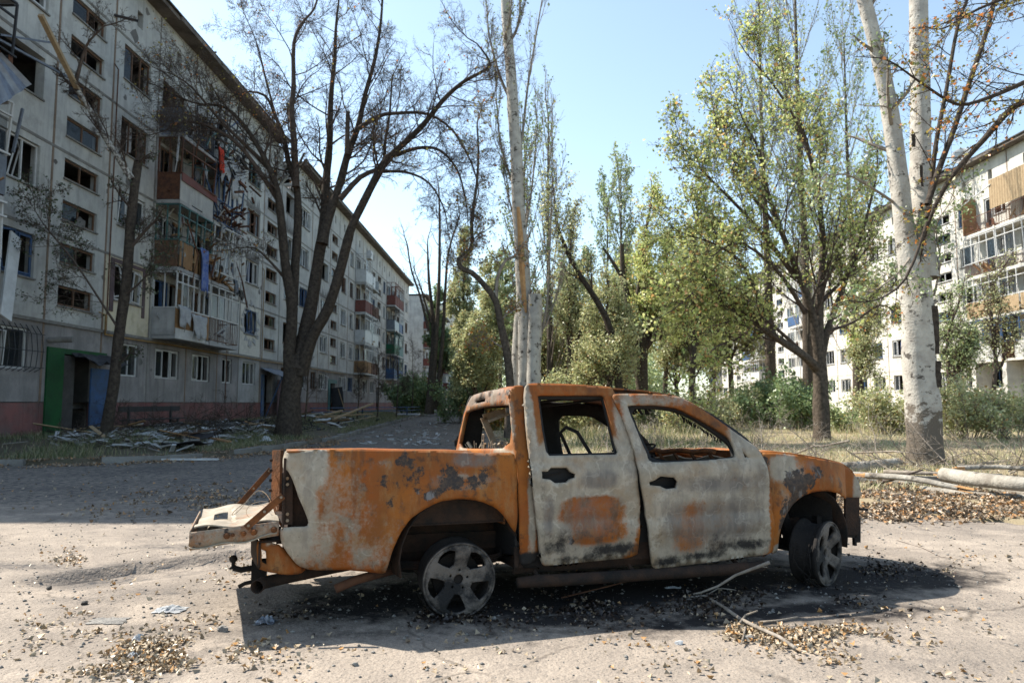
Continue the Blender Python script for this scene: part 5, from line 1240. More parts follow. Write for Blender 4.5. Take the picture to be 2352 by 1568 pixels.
# tow ball and hitch
m_ = MB(); h = tgp(536, 1283, .62); h2 = tgp(585, 1303, .62)
m_.lathe([(0, .026), (.016, .022), (.026, .008), (.028, 0), (.024, -.012), (.012, -.024), (.012, -.05), (.022, -.055), (.022, -.065), (0, -.065)], (h.x, h.y, h.z+.0), 14, 'z')
m_.tube([h+Vector((0, 0, -.06)), h+Vector((.05, .0, -.075)), h2+Vector((0, 0, .0)), h2+Vector((.2, .05, 0))], .02, 8); m_.build('tow_ball', M['burnt'], truck, smooth=True)
m_ = MB(); m_.box(h2+Vector((-.02, -.05, -.1)), h2+Vector((.08, .05, .05))); m_.tube([h2+Vector((0, 0, -.09)), h2+Vector((-.06, 0, -.1)), h2+Vector((-.1, 0, -.12))], .014, 7); m_.build('hitch_bracket', M['burnt'], truck)
# side step tube
m_ = MB(); stp = [tp(x, y, .0) for x, y in ((1188, 1338), (1230, 1334), (1330, 1329), (1480, 1319), (1640, 1309), (1745, 1300), (1757, 1296))]
m_.tube(stp, [.034, .042, .042, .042, .042, .042, .03], 12)
for x, y in ((1240, 1333), (1460, 1320), (1700, 1304)): p = Vector(tp(x, y, .0)); m_.tube([p, p+Vector((-.02, .12, .08)), p+Vector((-.04, .3, .12))], .016, 6)
m_.build('side_step', M['burntrust'], truck, smooth=True)

# --- wheels
def make_wheel(name, R=.243):
    """alloy rim about the local y axis, face towards -y"""
    w_ = empty(name, (0, 0, 0)); w_.parent = truck
    ol = [(R*.94*math.cos(a), R*.94*math.sin(a)) for a in np.linspace(0, 2*math.pi, 61)[:-1]]
    hs = []
    for k in range(5):
        c = math.pi/2+2*math.pi*(k+.5)/5; hs.append([(r*math.cos(c+a), r*math.sin(c+a)) for r, a in ((.098, -.18), (.15, -.33), (.195, -.36), (.207, -.18), (.21, 0), (.207, .18), (.195, .36), (.15, .33), (.098, .18))])
    hs.append([(.034*math.cos(a), .034*math.sin(a)) for a in np.linspace(0, 2*math.pi, 15)[:-1]])
    for k in range(5):
        c = math.pi/2+2*math.pi*k/5; hs.append([(.062*math.cos(c)+.009*math.cos(a), .062*math.sin(c)+.009*math.sin(a)) for a in np.linspace(0, 2*math.pi, 9)[:-1]])
    V2, F2 = poly_sheet(ol, hs, .016)
    V = []
    for x, z in V2:
        r = math.hypot(x, z); V.append((x, .03-.035*math.exp(-((r-.19)/.08)**2)+.008*math.sin(x*23+z*17)*.3, z))
    me = bpy.data.meshes.new('rim_face'); me.from_pydata(V, [], F2); me.materials.append(M['alloy']); me.polygons.foreach_set('use_smooth', [True]*len(F2))
    f = link('rim_face', me, None, w_); md = f.modifiers.new('solid', 'SOLIDIFY'); md.thickness = .024; md.offset = 0
    mb = MB(); mb.lathe([(R*.93, .02), (R*.97, -.008), (R, -.012), (R*1.02, 0), (R*.99, .02), (R*.90, .03), (R*.86, .09), (R*.88, .16), (R*.98, .185), (R*1.0, .20), (R*.97, .2), (R*.84, .16), (R*.82, .09), (R*.86, .04), (R*.93, .02)], (0, 0, 0), 48, 'y'); mb.build('rim_barrel', M['burnt'], w_, smooth=True); mb = MB(); mb.lathe([(R*.925, .004), (R*.965, -.012), (R*.99, -.014), (R*1.0, -.006)], (0, 0, 0), 48, 'y'); mb.build('rim_lip', M['alloy'], w_, smooth=True, solid=.004)
    mb = MB(); mb.lathe([(0, .09), (.16, .09), (.165, .11), (.16, .13), (0, .13)], (0, 0, 0), 24); mb.lathe([(0, .04), (.05, .04), (.055, .1)], (0, 0, 0), 16); mb.build('brake_disc', M['burnt'], w_, smooth=False)
    rg = random.Random(hash(name) % 97); mb = MB()
    for k in range(4):      # steel cord left from the tyre
        ph = rg.uniform(0, 6); mb.tube([((R+.012+.02*rg.random())*math.cos(a), .09+.07*math.sin(a*2+ph)+rg.uniform(-.02, .02), (R+.012+.01*rg.random())*math.sin(a)) for a in np.linspace(-2.6, -.6, 14)], .004, 4)
    mb.build('tyre_cord', M['burnt'], w_)
    return w_
def wheel_copy(src):
    c = src.copy(); COL.objects.link(c)
    for ch in src.children: d_ = ch.copy(); COL.objects.link(d_); d_.parent = c
    return c
w1 = make_wheel('wheel')
def place_wheel(w_, P, steer=0, camber=0, roll=0):
    w_.location = P; w_.rotation_mode = 'XYZ'; w_.rotation_euler = (camber, roll, steer)
s0, z0 = TR(1052, 1332, 0.045)
w2 = wheel_copy(w1); w3 = wheel_copy(w1); w4 = wheel_copy(w1)
place_wheel(w1, TL(s0, .02, .243), .0, .03, .12)
s1, z1 = TR(1913, 1268, -.02)
place_wheel(w2, TL(s1-.03, .0, .243), .52, .05, .9)
place_wheel(w3, TL(s0, TW-.02, .243+ROLL*TW), math.pi, 0, 1.9); place_wheel(w4, TL(s1, TW-.02, .243+ROLL*TW), math.pi+.42, 0, 2.3)
# tyre ash heap at the wheels handled with the ground litter
# ================================================================ TREES
class Tree:
    """collects tapered branches and leaves; builds trunk, branches and crown as separate meshes"""
    def __init__(s, seed): s.r = random.Random(seed); s.batch = {}; s.leafpts = []; s.lvl = {}
    def tube(s, pts, rad, grp='branches', k=4):
        s.batch.setdefault((grp, len(pts), k), []).append((pts, rad))
    def rough(s, pts, rad, grp, k=10, amp=.0):
        s.tube(pts, rad, grp, k)
    def grow(s, p, d, L, r, lev, P):
        """recursive branch; P: dict of lists per level"""
        R = s.r; n = P['seg'][lev]; pts = [p]; q = p; dd = d; wob = P['wob'][lev]; up = P['up'][lev]
        rads = [r]
        tip = P.get('tip', .35)
        for i in range(n-1):
            dd = Vector((dd.x+R.gauss(0, wob), dd.y+R.gauss(0, wob), dd.z+R.gauss(0, wob)+up)).normalized()
            q = q+dd*(L/(n-1)); pts.append(q); rads.append(r*(1-(1-tip)*(i+1)/(n-1)))
        s.tube(pts, rads, 'branches' if lev > 0 else P.get('g0', 'branches'), P['k'][lev])
        last = lev >= len(P['n'])
        if last or lev+1 >= len(P['seg']):
            for i in range(1, n):
                if R.random() < P.get('leaf', 1): s.leafpts.append(tuple(pts[i]))
            return pts
        m = P['n'][lev]; m = int(m*R.uniform(.75, 1.25)+.5)
        for c in range(m):
            t = P['from'][lev]+(1-P['from'][lev])*((c+R.random())/m); t = min(t, .999)
            f = t*(n-1); i = int(f); a = pts[i].lerp(pts[min(i+1, n-1)], f-i); ax = (pts[min(i+1, n-1)]-pts[i]).normalized()
            s.grow(a, s.side(ax, P['ang'][lev]), L*P['len'][lev]*R.uniform(.6, 1.15)*(1.15-.55*t), max(rads[i]*P['rad'][lev], P.get('rmin', .004)), lev+1, P)
        return pts
    def side(s, ax, ang):
        R = s.r; a = math.radians(R.uniform(*ang)); ref = Vector((R.gauss(0, 1), R.gauss(0, 1), R.gauss(0, 1)))
        ref = (ref-ax*ref.dot(ax)).normalized(); return (ax*math.cos(a)+ref*math.sin(a)).normalized()
    def stem(s, pts, r0, r1, grp, P=None, n=10, t0=.3, L=1.5, k=10, r=None, wob=.0, lev=0, sub=3):
        """a traced limb (smoothed) with grown side branches"""
        R = s.r; pts = [Vector(p) for p in pts]; Q = []
        for i in range(len(pts)-1):
            p0 = pts[max(i-1, 0)]; p1 = pts[i]; p2 = pts[i+1]; p3 = pts[min(i+2, len(pts)-1)]
            for j in range(sub):
                t = j/sub; Q.append(.5*((2*p1)+(p2-p0)*t+(2*p0-5*p1+4*p2-p3)*t*t+(3*p1-3*p2+p3-p0)*t**3)+Vector((R.gauss(0, wob), R.gauss(0, wob), 0)))
        Q.append(pts[-1]); m = len(Q); rads = [r0+(r1-r0)*(i/(m-1))**.85 for i in range(m)]
        
        if grp == 'trunk' and r0 > .17: rads[0] *= 1.14; rads[1] *= 1.06
        s.tube(Q, rads, grp, k)
        if P:
            for c in range(n):
                t = t0+(1-t0)*((c+R.random())/n); f = min(t, .999)*(m-1); i = int(f); a = Q[i].lerp(Q[i+1], f-i); ax = (Q[i+1]-Q[i]).normalized()
                s.grow(a, s.side(ax, P['ang'][lev]), L*R.uniform(.6, 1.2)*(1.2-.5*t), max(rads[i]*.30, .010), lev, P)
            s.grow(Q[-1], (Q[-1]-Q[-2]).normalized(), L*.8, r1, lev, P)
        return Q
    def meshes(s, grp):
        Vs = []; Fs = []; base = 0
        for (g, n, k), L in s.batch.items():
            if g != grp: continue
            A = np.array([[tuple(p) for p in pts] for pts, _ in L], np.float64); Rr = np.array([r for _, r in L]); N = len(L)
            T = np.gradient(A, axis=1); T /= np.linalg.norm(T, axis=2, keepdims=True)+1e-9
            mean = A[:, -1]-A[:, 0]; mean /= np.linalg.norm(mean, axis=1, keepdims=True)+1e-9
            ref = np.where((np.abs(mean[:, 2]) < .8)[:, None], np.array([0, 0, 1.]), np.array([1., .13, 0]))[:, None, :]
            U = np.cross(T, np.broadcast_to(ref, T.shape)); U /= np.linalg.norm(U, axis=2, keepdims=True)+1e-9; W = np.cross(T, U)
            a = np.arange(k)*2*np.pi/k
            rr = Rr[:, :, None]*np.ones(k)
            if k >= 9:
                rs = np.random.RandomState(n); ph = rs.rand(N, 1, 1)*6; zz = A[:, :, 2:3]
                rr = rr*(1+.07*np.sin(3*a+ph+zz*.8)+.05*np.sin(5*a-ph+zz*1.7)+.04*np.sin(zz*5+a*2))
            ring = A[:, :, None, :]+(U[:, :, None, :]*np.cos(a)[None, None, :, None]+W[:, :, None, :]*np.sin(a)[None, None, :, None])*rr[..., None]
            Vs.append(ring.reshape(-1, 3)); i = np.arange(N)[:, None, None]*n*k; j = np.arange(n-1)[None, :, None]*k; c = np.arange(k)[None, None, :]; c2 = (c+1) % k
            b = base+i+j
            Fs.append(np.stack([b+c, b+c2, b+k+c2, b+k+c], -1).reshape(-1, 4)); base += N*n*k
        if not Vs: return None
        return np.concatenate(Vs), np.concatenate(Fs)
    def build(s, name, label, cat, base, trunk_m, branch_m, leaf_m=None, leafsize=.09, leafn=1, group=None, thin=1.0, spread=.12, crown='crown', seed=0):
        root = empty(name, base); tag(root, label, cat, group); bv = np.array(base)
        for g, mt_ in (('trunk', trunk_m), ('branches', branch_m)):
            q = s.meshes(g)
            if q is None: continue
            me = np_mesh(g, q[0]-bv, q[1], g == 'trunk' or True); link(g, me, mt_, root)
        if leaf_m is not None and s.leafpts:
            rs = np.random.RandomState(seed+5); P = np.array(s.leafpts); P = P[rs.rand(len(P)) < thin]; P = np.repeat(P, leafn, axis=0)
            P = P+rs.normal(0, spread, P.shape); me = leaves_mesh(crown, P-bv, leafsize, rs); link(crown, me, leaf_m, root)
        return root
def leaves_mesh(name, P, size, rs, flat=0., fold=.5):
    """each leaf: two triangles folded along the midrib"""
    N = len(P); d = rs.normal(size=(N, 3)); 
    if flat: d[:, 2] *= (1-flat)
    d /= np.linalg.norm(d, axis=1, keepdims=True); e = rs.normal(size=(N, 3))
    if flat: e[:, 2] *= (1-flat)
    e -= d*(d*e).sum(1, keepdims=True); e /= np.linalg.norm(e, axis=1, keepdims=True)+1e-9; u = np.cross(d, e)
    sz = size*(rs.uniform(.4, 1.1, (N, 1))+.6*rs.rand(N, 1)**6); w_ = .42
    a = P-d*sz*.5; b = P+d*sz*.5; c = P+e*sz*w_+u*sz*fold*.3; f = P-e*sz*w_+u*sz*fold*.3
    V = np.stack([a, c, b, f], 1).reshape(-1, 3); i = np.arange(N)*4
    F = np.stack([np.stack([i, i+1, i+2], -1), np.stack([i, i+2, i+3], -1)], 1).reshape(-1, 3)
    return np_mesh(name, V, F, False, {'var': np.repeat(rs.rand(N), 4)})
def pxl(L, Y, dy=0.):
    """photo pixel polyline at distance Y (optionally drifting by dy towards the end)"""
    return [atY(x, y, Y+dy*i/max(1, len(L)-1)) for i, (x, y) in enumerate(L)]
TW0 = dict(seg=[6, 5, 4, 4], n=[7, 6, 4], ang=[(30, 65), (30, 70), (30, 70)], len=[.5, .5, .5], rad=[.5, .5, .6], wob=[.16, .2, .25, .25], up=[.06, .05, .03, 0], k=[5, 4, 3, 3], **{'from': [.15, .15, .15]}, rmin=.006, leaf=.25)
# --- dark many-stemmed bare tree by the kerb
TW0 = dict(TW0, n=[9, 9, 4], rmin=.0042, rad=[.5, .55, .6]); t = Tree(21); Y = 26.
t.stem(pxl([(659, 1002), (664, 930), (672, 870), (680, 815)], Y), 0.46, 0.28, 'trunk', k=14, wob=.01)
t.stem(pxl([(668, 880), (664, 810), (672, 708), (655, 600), (645, 500), (636, 435), (612, 373), (569, 300), (519, 248), (469, 240)], Y, -1.5), 0.252, 0.035, 'trunk', TW0, 16, .5, 2.6, 10)
t.stem(pxl([(672, 700), (679, 600), (683, 523), (682, 433), (665, 383), (652, 317), (635, 273), (609, 220), (562, 210)], Y, 1.), 0.192, 0.035, 'trunk', TW0, 15, .35, 2.4, 9)
t.stem(pxl([(680, 430), (675, 317), (669, 250), (674, 200), (675, 100), (695, 53), (722, 20), (735, -30)], Y, 1.5), 0.141, 0.028, 'branches', TW0, 15, .15, 2.4, 9)
t.stem(pxl([(682, 850), (695, 790), (712, 708), (729, 610), (745, 513), (749, 417), (757, 333), (759, 233), (769, 133), (772, 57), (780, -10)], Y, 2.), 0.311, 0.028, 'trunk', TW0, 20, .4, 2.6, 10)
t.stem(pxl([(740, 560), (755, 500), (782, 417), (799, 350), (822, 293), (839, 217), (862, 133), (875, 50), (879, -20)], Y, 1.), 0.192, 0.035, 'trunk', TW0, 20, .25, 2.7, 9)
t.stem(pxl([(797, 355), (798, 300), (799, 257)], Y), 0.096, 0.077, 'branches', k=8)
t.stem(pxl([(690, 860), (714, 778), (753, 708), (784, 610), (807, 525), (838, 460), (879, 380), (902, 353), (969, 290), (1015, 233), (1062, 190), (1115, 160), (1124, 140), (1095, 100)], Y, -1.5), 0.237, 0.025, 'trunk', TW0, 26, .4, 2.5, 9)
t.stem(pxl([(782, 457), (828, 407), (879, 380), (884, 330), (895, 260), (900, 190)], Y, .5), 0.118, 0.028, 'branches', TW0, 12, .3, 2., 7)
t.stem(pxl([(822, 297), (869, 267), (918, 260), (982, 262), (1040, 300), (1085, 380), (1100, 440)], Y, -1.), 0.089, 0.021, 'branches', TW0, 16, .3, 2., 7)
t.stem(pxl([(905, 358), (960, 340), (1010, 345), (1050, 390), (1070, 460), (1075, 520)], Y, -1.), 0.081, 0.014, 'branches', TW0, 16, .2, 2., 7)
t.stem(pxl([(870, 395), (930, 395), (985, 420), (1020, 480), (1030, 540)], Y, -.5), 0.067, 0.014, 'branches', TW0, 14, .2, 1.8, 7)
t.stem(pxl([(645, 470), (600, 400), (545, 330), (480, 290), (420, 280), (380, 300)], Y-.5, -2), 0.104, 0.021, 'branches', TW0, 18, .3, 2.2, 7)
t.stem(pxl([(612, 380), (560, 330), (500, 270), (440, 200), (395, 170)], Y-.5, -2), 0.089, 0.017, 'branches', TW0, 14, .3, 2., 7)
t.stem(pxl([(655, 640), (620, 600), (585, 570), (540, 570)], Y-.3, -1.), 0.059, 0.014, 'branches', TW0, 7, .2, 1.5, 6)
t.stem(pxl([(650, 330), (610, 180), (590, 100), (560, 30)], Y), 0.059, 0.014, 'branches', TW0, 10, .2, 2., 6)
base = atY(660, 1000, Y); base.z = gzf(base.x, base.y)
t.build('bare_tree', 'large dark many-stemmed leafless tree growing beside the kerb, left of centre', 'tree', base, M['bark_dark'], M['twig'], M['leaf_autumn'], .08, 1, thin=.05, spread=.05)
# --- snapped dark tree close to the left facade with a broken birch limb
t = Tree(5); Y = 21.2
t.stem(pxl([(243, 1008), (252, 940), (262, 880), (272, 780), (290, 640), (300, 520), (312, 410), (318, 372)], Y), .17, .12, 'trunk', dict(TW0, leaf=.8), 5, .3, 1.1, 12)
t.stem(pxl([(298, 572), (320, 545), (343, 520)], Y), .06, .04, 'branches', dict(TW0), 4, .2, .9, 7)
t.stem(pxl([(275, 760), (230, 690), (170, 600), (120, 540), (90, 500)], Y, -1.5), .04, .012, 'branches', dict(TW0, leaf=1.), 12, .2, 1.5, 5)
t.stem(pxl([(285, 680), (330, 640), (350, 600)], Y, -.5), .04, .012, 'branches', dict(TW0, leaf=1.), 5, .2, 1.2, 5)
base = atY(243, 1004, Y); base.z = gzf(base.x, base.y)
t.build('snapped_tree', 'slim dark tree with a snapped top standing in front of the blue entrance door', 'tree', base, M['bark_dark'], M['twig'], M['leaf_dark'], .07, 1, thin=.10, spread=.06)
t = Tree(6)
t.stem(pxl([(303, 412), (272, 362), (238, 310), (205, 250), (180, 210)], Y-.1, -.5), .11, .06, 'trunk', TW0, 7, .1, 1.1, 8)
t.stem(pxl([(175, 185), (190, 130), (205, 95), (240, 60)], Y-.6, -.3), .06, .02, 'branches', TW0, 4, .1, 1.1, 6)
base = atY(303, 412, Y-.1)
t.build('broken_birch_limb', 'white broken limb leaning from the snapped tree up across the stair windows', 'branch', base, M['bark_birch'], M['twig'])
# --- three white poplar trunks in the middle, one snapped
def stub_splinters(p, r, h, n, rng, mb=None):
    m = mb or MB()
    for i in range(n):
        a = rng.random()*6.28; q = Vector(p)+Vector((math.cos(a)*r*.8, math.sin(a)*r*.8, -.1)); m.bar(q, q+Vector((rng.uniform(-.03, .03), rng.uniform(-.03, .03), h*rng.uniform(.3, 1))), rng.uniform(.02, .06), .02)
    return m
PO = dict(seg=[7, 5, 4], n=[9, 5], ang=[(12, 30), (15, 40)], len=[.42, .45], rad=[.5, .5], wob=[.07, .12, .15], up=[.28, .15, .1], k=[5, 3, 3], **{'from': [.1, .15]}, rmin=.007, leaf=.7)
Y = 26.
t = Tree(31)
t.stem(pxl([(1209, 1000), (1208, 879), (1208, 760), (1205, 673), (1197, 565), (1189, 457), (1186, 348), (1179, 250), (1172, 150), (1164, 60), (1158, -40), (1150, -140)], Y), .30, .16, 'trunk', k=14)
Pp = dict(PO, ang=[(8, 20), (15, 35)])
for (pth, L_) in (([(1187, 440), (1170, 400), (1150, 330), (1140, 230)], 2.2), ([(1178, 240), (1150, 180), (1125, 90), (1118, 20)], 2.), ([(1190, 360), (1200, 310), (1212, 200), (1235, 60), (1250, -30)], 2.4), ([(1200, 560), (1212, 500), (1225, 400), (1232, 300)], 2.), ([(1168, 100), (1190, 60), (1196, -20)], 1.6), ([(1197, 570), (1180, 500), (1160, 420)], 1.8), ([(1165, 60), (1160, 90), (1172, 30), (1180, -40)], 1.2)):
    t.stem(pxl(pth, Y, _r.uniform(-1, 1)), .07, .02, 'branches', Pp, 7, .2, L_, 6)
base = atY(1209, 990, Y); base.z = gzf(base.x, base.y)
pm = t.build('white_poplar', 'tall white-barked poplar rising behind the truck cab with a long torn orange strip', 'tree', base, M['bark_white'], M['twigpale'], M['leaf_poplar'], .10, 1, thin=.22, spread=.08)
m_ = MB()
strip = [(1199, 490), (1200, 560), (1204, 600), (1207, 660), (1214, 700), (1217, 680)]
def torn(mb, L, w_px, Y_, off=.31):
    P = [atY(x, y, Y_)-Vector((0, off, 0)) for x, y in L]; w_ = [w_px*Y_/FPX*k for k in (.5, .9, 1, .9, .7, .3)]
    G = [[P[i]+Vector((-w_[i]/2, .012, 0)), P[i]+Vector((0, -.02, 0)), P[i]+Vector((w_[i]/2, .012, 0))] for i in range(len(P))]; mb.sheet(G)
torn(m_, [(1190, 480), (1195, 540), (1197, 590), (1200, 640), (1204, 690), (1208, 720)], 13, Y, .275)
o = m_.build('torn_wood', M['splint'], pm, solid=.03); o.location = -base
t = Tree(32)
t.stem(pxl([(1222, 1000), (1224, 900), (1227, 800), (1229, 735), (1229, 676)], Y-.35), .26, .235, 'trunk', k=14)
t.stem(pxl([(1240, 780), (1256, 700), (1262, 600), (1266, 480), (1270, 350)], Y-.3, .5), .06, .015, 'branches', Pp, 10, .2, 2.2, 6)
t.stem(pxl([(1240, 770), (1265, 720), (1285, 650)], Y-.3, .5), .04, .015, 'branches', Pp, 6, .2, 1.5, 6)
base = atY(1224, 990, Y-.35); base.z = gzf(base.x, base.y); pm = t.build('white_poplar', 'short snapped poplar trunk beside the tall white one, with thin shoots', 'tree', base, M['bark_white'], M['twigpale'], M['leaf_poplar'], .10, 1, thin=.25)
top = atY(1229, 676, Y-.35); m_ = stub_splinters(top, .22, .35, 22, _r); m_.add([top+Vector((.22*math.cos(a), .22*math.sin(a), .0)) for a in np.linspace(0, 6.28, 13)[:-1]], [tuple(range(12))]); o = m_.build('splintered_top', M['rustmetal'], pm); o.location = -base
t = Tree(33)
t.stem(pxl([(1178, 1000), (1184, 879), (1187, 800), (1190, 740), (1195, 690), (1190, 600)], Y+.5), .20, .13, 'trunk', k=12)
base = atY(1178, 990, Y+.5); base.z = gzf(base.x, base.y); t.build('white_poplar', 'slim white poplar trunk tucked left of the tall middle poplar', 'tree', base, M['bark_white'], M['twigpale'])
# --- crooked brown trunk left of them
t = Tree(34); Y = 24.5
t.stem(pxl([(1168, 1005), (1171, 930), (1171, 879), (1164, 811), (1149, 738), (1139, 691), (1113, 655), (1084, 626), (1059, 616), (1055, 594), (1084, 569), (1083, 511), (1095, 421), (1099, 348), (1096, 290)], Y), .17, .03, 'trunk', TW0, 16, .5, 1.2, 9, sub=2)
t.stem(pxl([(1140, 690), (1142, 640), (1160, 600), (1178, 590)], Y), .07, .05, 'branches', TW0, 3, .4, .8, 7)
t.stem(pxl([(1160, 800), (1140, 790), (1120, 775), (1110, 780)], Y), .04, .015, 'branches', TW0, 5, .3, .8, 5)
t.stem(pxl([(1149, 745), (1160, 725), (1178, 715)], Y), .04, .02, 'branches', TW0, 3, .3, .6, 5)
base = atY(1168, 1000, Y); base.z = gzf(base.x, base.y); t.build('crooked_tree', 'crooked brown tree bending left beside the white poplars', 'tree', base, M['bark_mid'], M['twigpale'], M['leaf_autumn'], .09, 1, thin=.25)

# --- poplars of dense upright twigs
def poplar(px, top, Y, halfw, seed, label, thin=.6, lm='leaf_poplar', ls=.14, bare=False, name='poplar_tree', n=34, low=.12):
    t = Tree(seed); b = atY(px, 900, Y); b.z = gzf(b.x, b.y); T = atY(px, top, Y); H = T.z-b.z; W_ = halfw*Y/FPX
    tr = [b+Vector((0, 0, -.2)), b+Vector((.05, 0, H*.3)), b+Vector((-.05, .05, H*.6)), b+Vector((.03, 0, H*.97))]
    P = dict(seg=[6, 5, 4], n=[7, 5], ang=[(8, 28), (15, 40)], len=[.4, .45], rad=[.45, .5], wob=[.06, .12, .15], up=[.10, .12, .1], k=[4, 3, 3], **{'from': [.15, .1]}, rmin=.012, leaf=.9)
    Q = t.stem(tr, .011*H+.04, .03, 'trunk', None, k=9)
    for c in range(n):
        f = low+(1-low)*(c+t.r.random())/n; i = min(int(f*(len(Q)-1)), len(Q)-2); a = Q[i].lerp(Q[i+1], f*(len(Q)-1)-i)
        an = t.r.random()*6.28; k_ = W_*(1.0-.55*f)*1.2; d = Vector((math.cos(an)*k_*.42, math.sin(an)*k_*.42, 1.7)).normalized()
        t.grow(a, d, H*.27*(1.05-.45*f), .035, 0, P)
    return t.build(name, label, 'tree', b, M['bark_mid'], M['twigpale'], M[lm], ls, 1, thin=thin, spread=.12, seed=seed)
poplar(1205, 330, 38, 90, 41, 'upright poplar with sparse leaves standing behind the tall white middle trunk', .75, ls=.15)
poplar(1262, 240, 44, 60, 42, 'thin upright poplar of bare wands just right of the tall white trunk', .3, ls=.14, n=26)
poplar(1858, -160, 41, 120, 43, 'tall dense green poplar rising above the maple at the upper right', 1., ls=.17, n=60, lm='leaf_green')
poplar(1770, -90, 46, 60, 44, 'bare wand-like poplar top left of the dense green poplar', .06, ls=.12, n=22)
poplar(1432, 405, 52, 60, 45, 'narrow green poplar behind the middle tree row', 1., ls=.2, n=40, lm='leaf_green')
poplar(1400, 455, 60, 60, 46, 'distant blue-green poplar between the trees in the middle', .9, ls=.22, n=34)
poplar(1970, 60, 50, 80, 47, 'upright poplar partly hidden behind the big white trunks on the right', .8, ls=.18, n=40)

# --- broad-leaved crowns
def crown_tree(px, basepy, Y, top, bl, br, seed, label, lm, thin=1., ls=.13, dens=1., r=.2, trunk=None, leafn=2, bark='bark_mid', name='leafy_tree', low=.32, cat='tree', spread=.16, group=None):
    t = Tree(seed); R = t.r; b = atY(px, basepy, Y); b.z = gzf(b.x, b.y); T = atY(px, top, Y); H = max(T.z-b.z, 2); W_ = max((br-bl)/2*Y/FPX, .6)
    cx = atY((bl+br)/2, 600, Y).x
    P = dict(seg=[6, 5, 4, 3], n=[5, 5, 3], ang=[(25, 55), (30, 65), (30, 70)], len=[.52, .5, .5], rad=[.5, .5, .6], wob=[.1, .15, .2, .25], up=[.05, .03, .0, 0], k=[5, 4, 3, 3], **{'from': [.25, .2, .1]}, rmin=.01, leaf=1)
    Q = t.stem([b+Vector((0, 0, -.2)), b+Vector((R.uniform(-.1, .1), 0, H*.15)), b+Vector((R.uniform(-.2, .2), 0, H*low))], r, r*.75, 'trunk', None, k=11)
    n = int(8*dens)
    for c in range(n):
        a = 2*math.pi*(c+R.random()*.6)/n; el = R.uniform(.25, 1.)
        tgt = Vector((cx+math.cos(a)*W_*el*.62, b.y+math.sin(a)*W_*el*.62, b.z+H*(.80-.42*el*R.uniform(.6, 1.2))))
        st = Q[-1-R.randint(0, 1)]; L_ = (tgt-st).length
        mid = st.lerp(tgt, .5)+Vector((0, 0, -.05*H+R.uniform(-.2, .2)))
        t.stem([st, mid, tgt], r*.42, r*.12, 'branches', P, int(8), .3, max(W_*.55, 1.0), 6, wob=.05)
    t.stem([Q[-1], Q[-1].lerp(T, .5)+Vector((R.uniform(-.3, .3), 0, 0)), b.lerp(T, .86)+Vector((cx-b.x, 0, 0))*.6], r*.6, .04, 'branches', P, 14, .2, max(W_*.6, 1.2), 7, wob=.04)
    if trunk:
        for L_, r0, r1 in trunk: t.stem(pxl(L_, Y), r0, r1, 'trunk', None, k=9)
    return t.build(name, label, cat, b, M[bark], M['twig'], M[lm], ls*.8, leafn, thin=thin*.85, spread=spread, seed=seed, group=group)
# the big maple on the field
t = Tree(61); Y = 24.5
MP = dict(seg=[6, 5, 4, 3], n=[7, 5, 4], ang=[(20, 50), (30, 60), (30, 70)], len=[.55, .5, .5], rad=[.5, .5, .6], wob=[.08, .14, .2, .25], up=[.1, .06, .02, 0], k=[5, 4, 3, 3], **{'from': [.2, .15, .1]}, rmin=.007, leaf=1)
t.stem(pxl([(1890, 1022), (1888, 960), (1885, 900), (1883, 850), (1880, 820)], Y), .29, .20, 'trunk', k=14)
t.stem(pxl([(1880, 850), (1850, 820), (1790, 780), (1740, 745), (1690, 715)], Y, -1.5), .17, .07, 'trunk', MP, 14, .4, 2.2, 10)
t.stem(pxl([(1882, 840), (1870, 740), (1860, 700), (1830, 620), (1790, 520), (1760, 430), (1745, 350), (1720, 300)], Y, -.5), .17, .03, 'trunk', MP, 24, .15, 2.6, 10)
t.stem(pxl([(1884, 830), (1880, 720), (1885, 660), (1890, 560), (1880, 450), (1865, 380), (1855, 330), (1835, 270)], Y, 1.), .18, .03, 'trunk', MP, 24, .15, 2.6, 10)
t.stem(pxl([(1886, 840), (1900, 760), (1930, 680), (1960, 590), (1990, 500), (2010, 420)], Y, .5), .14, .03, 'trunk', MP, 18, .15, 2.2, 10)
t.stem(pxl([(1830, 640), (1770, 560), (1700, 480), (1640, 420), (1590, 370)], Y, -1), .10, .02, 'branches', MP, 16, .2, 2.3, 8)
t.stem(pxl([(1780, 770), (1740, 680), (1700, 600), (1640, 560), (1580, 540)], Y, -1), .08, .02, 'branches', MP, 14, .2, 2.2, 8)
t.stem(pxl([(1850, 720), (1800, 640), (1740, 580), (1680, 560), (1600, 620)], Y, -2), .08, .02, 'branches', MP, 12, .3, 2., 8)
t.stem(pxl([(1870, 400), (1840, 300), (1780, 200), (1720, 130)], Y, -1), .07, .02, 'branches', MP, 12, .2, 2., 8)
t.stem(pxl([(1740, 745), (1690, 780), (1640, 800), (1600, 860)], Y, -2), .06, .02, 'branches', MP, 10, .2, 1.7, 8)
t.stem(pxl([(1850, 815), (1790, 760), (1700, 690), (1620, 660), (1560, 700)], Y, -2.5), .07, .02, 'branches', MP, 14, .3, 2., 8)
t.stem(pxl([(1800, 540), (1720, 440), (1660, 350), (1640, 260)], Y, .5), .07, .02, 'branches', MP, 14, .2, 2., 8)
t.stem(pxl([(1900, 760), (1960, 740), (2020, 700), (2060, 720)], Y, 1), .06, .02, 'branches', MP, 8, .2, 1.7, 8)
base = atY(1890, 1018, Y); base.z = gzf(base.x, base.y)
t.build('maple_tree', 'large yellow-green maple forking low above the field, right of the truck', 'tree', base, M['bark_mid'], M['twig'], M['leaf_maple'], .12, 1, thin=.42, spread=.12)
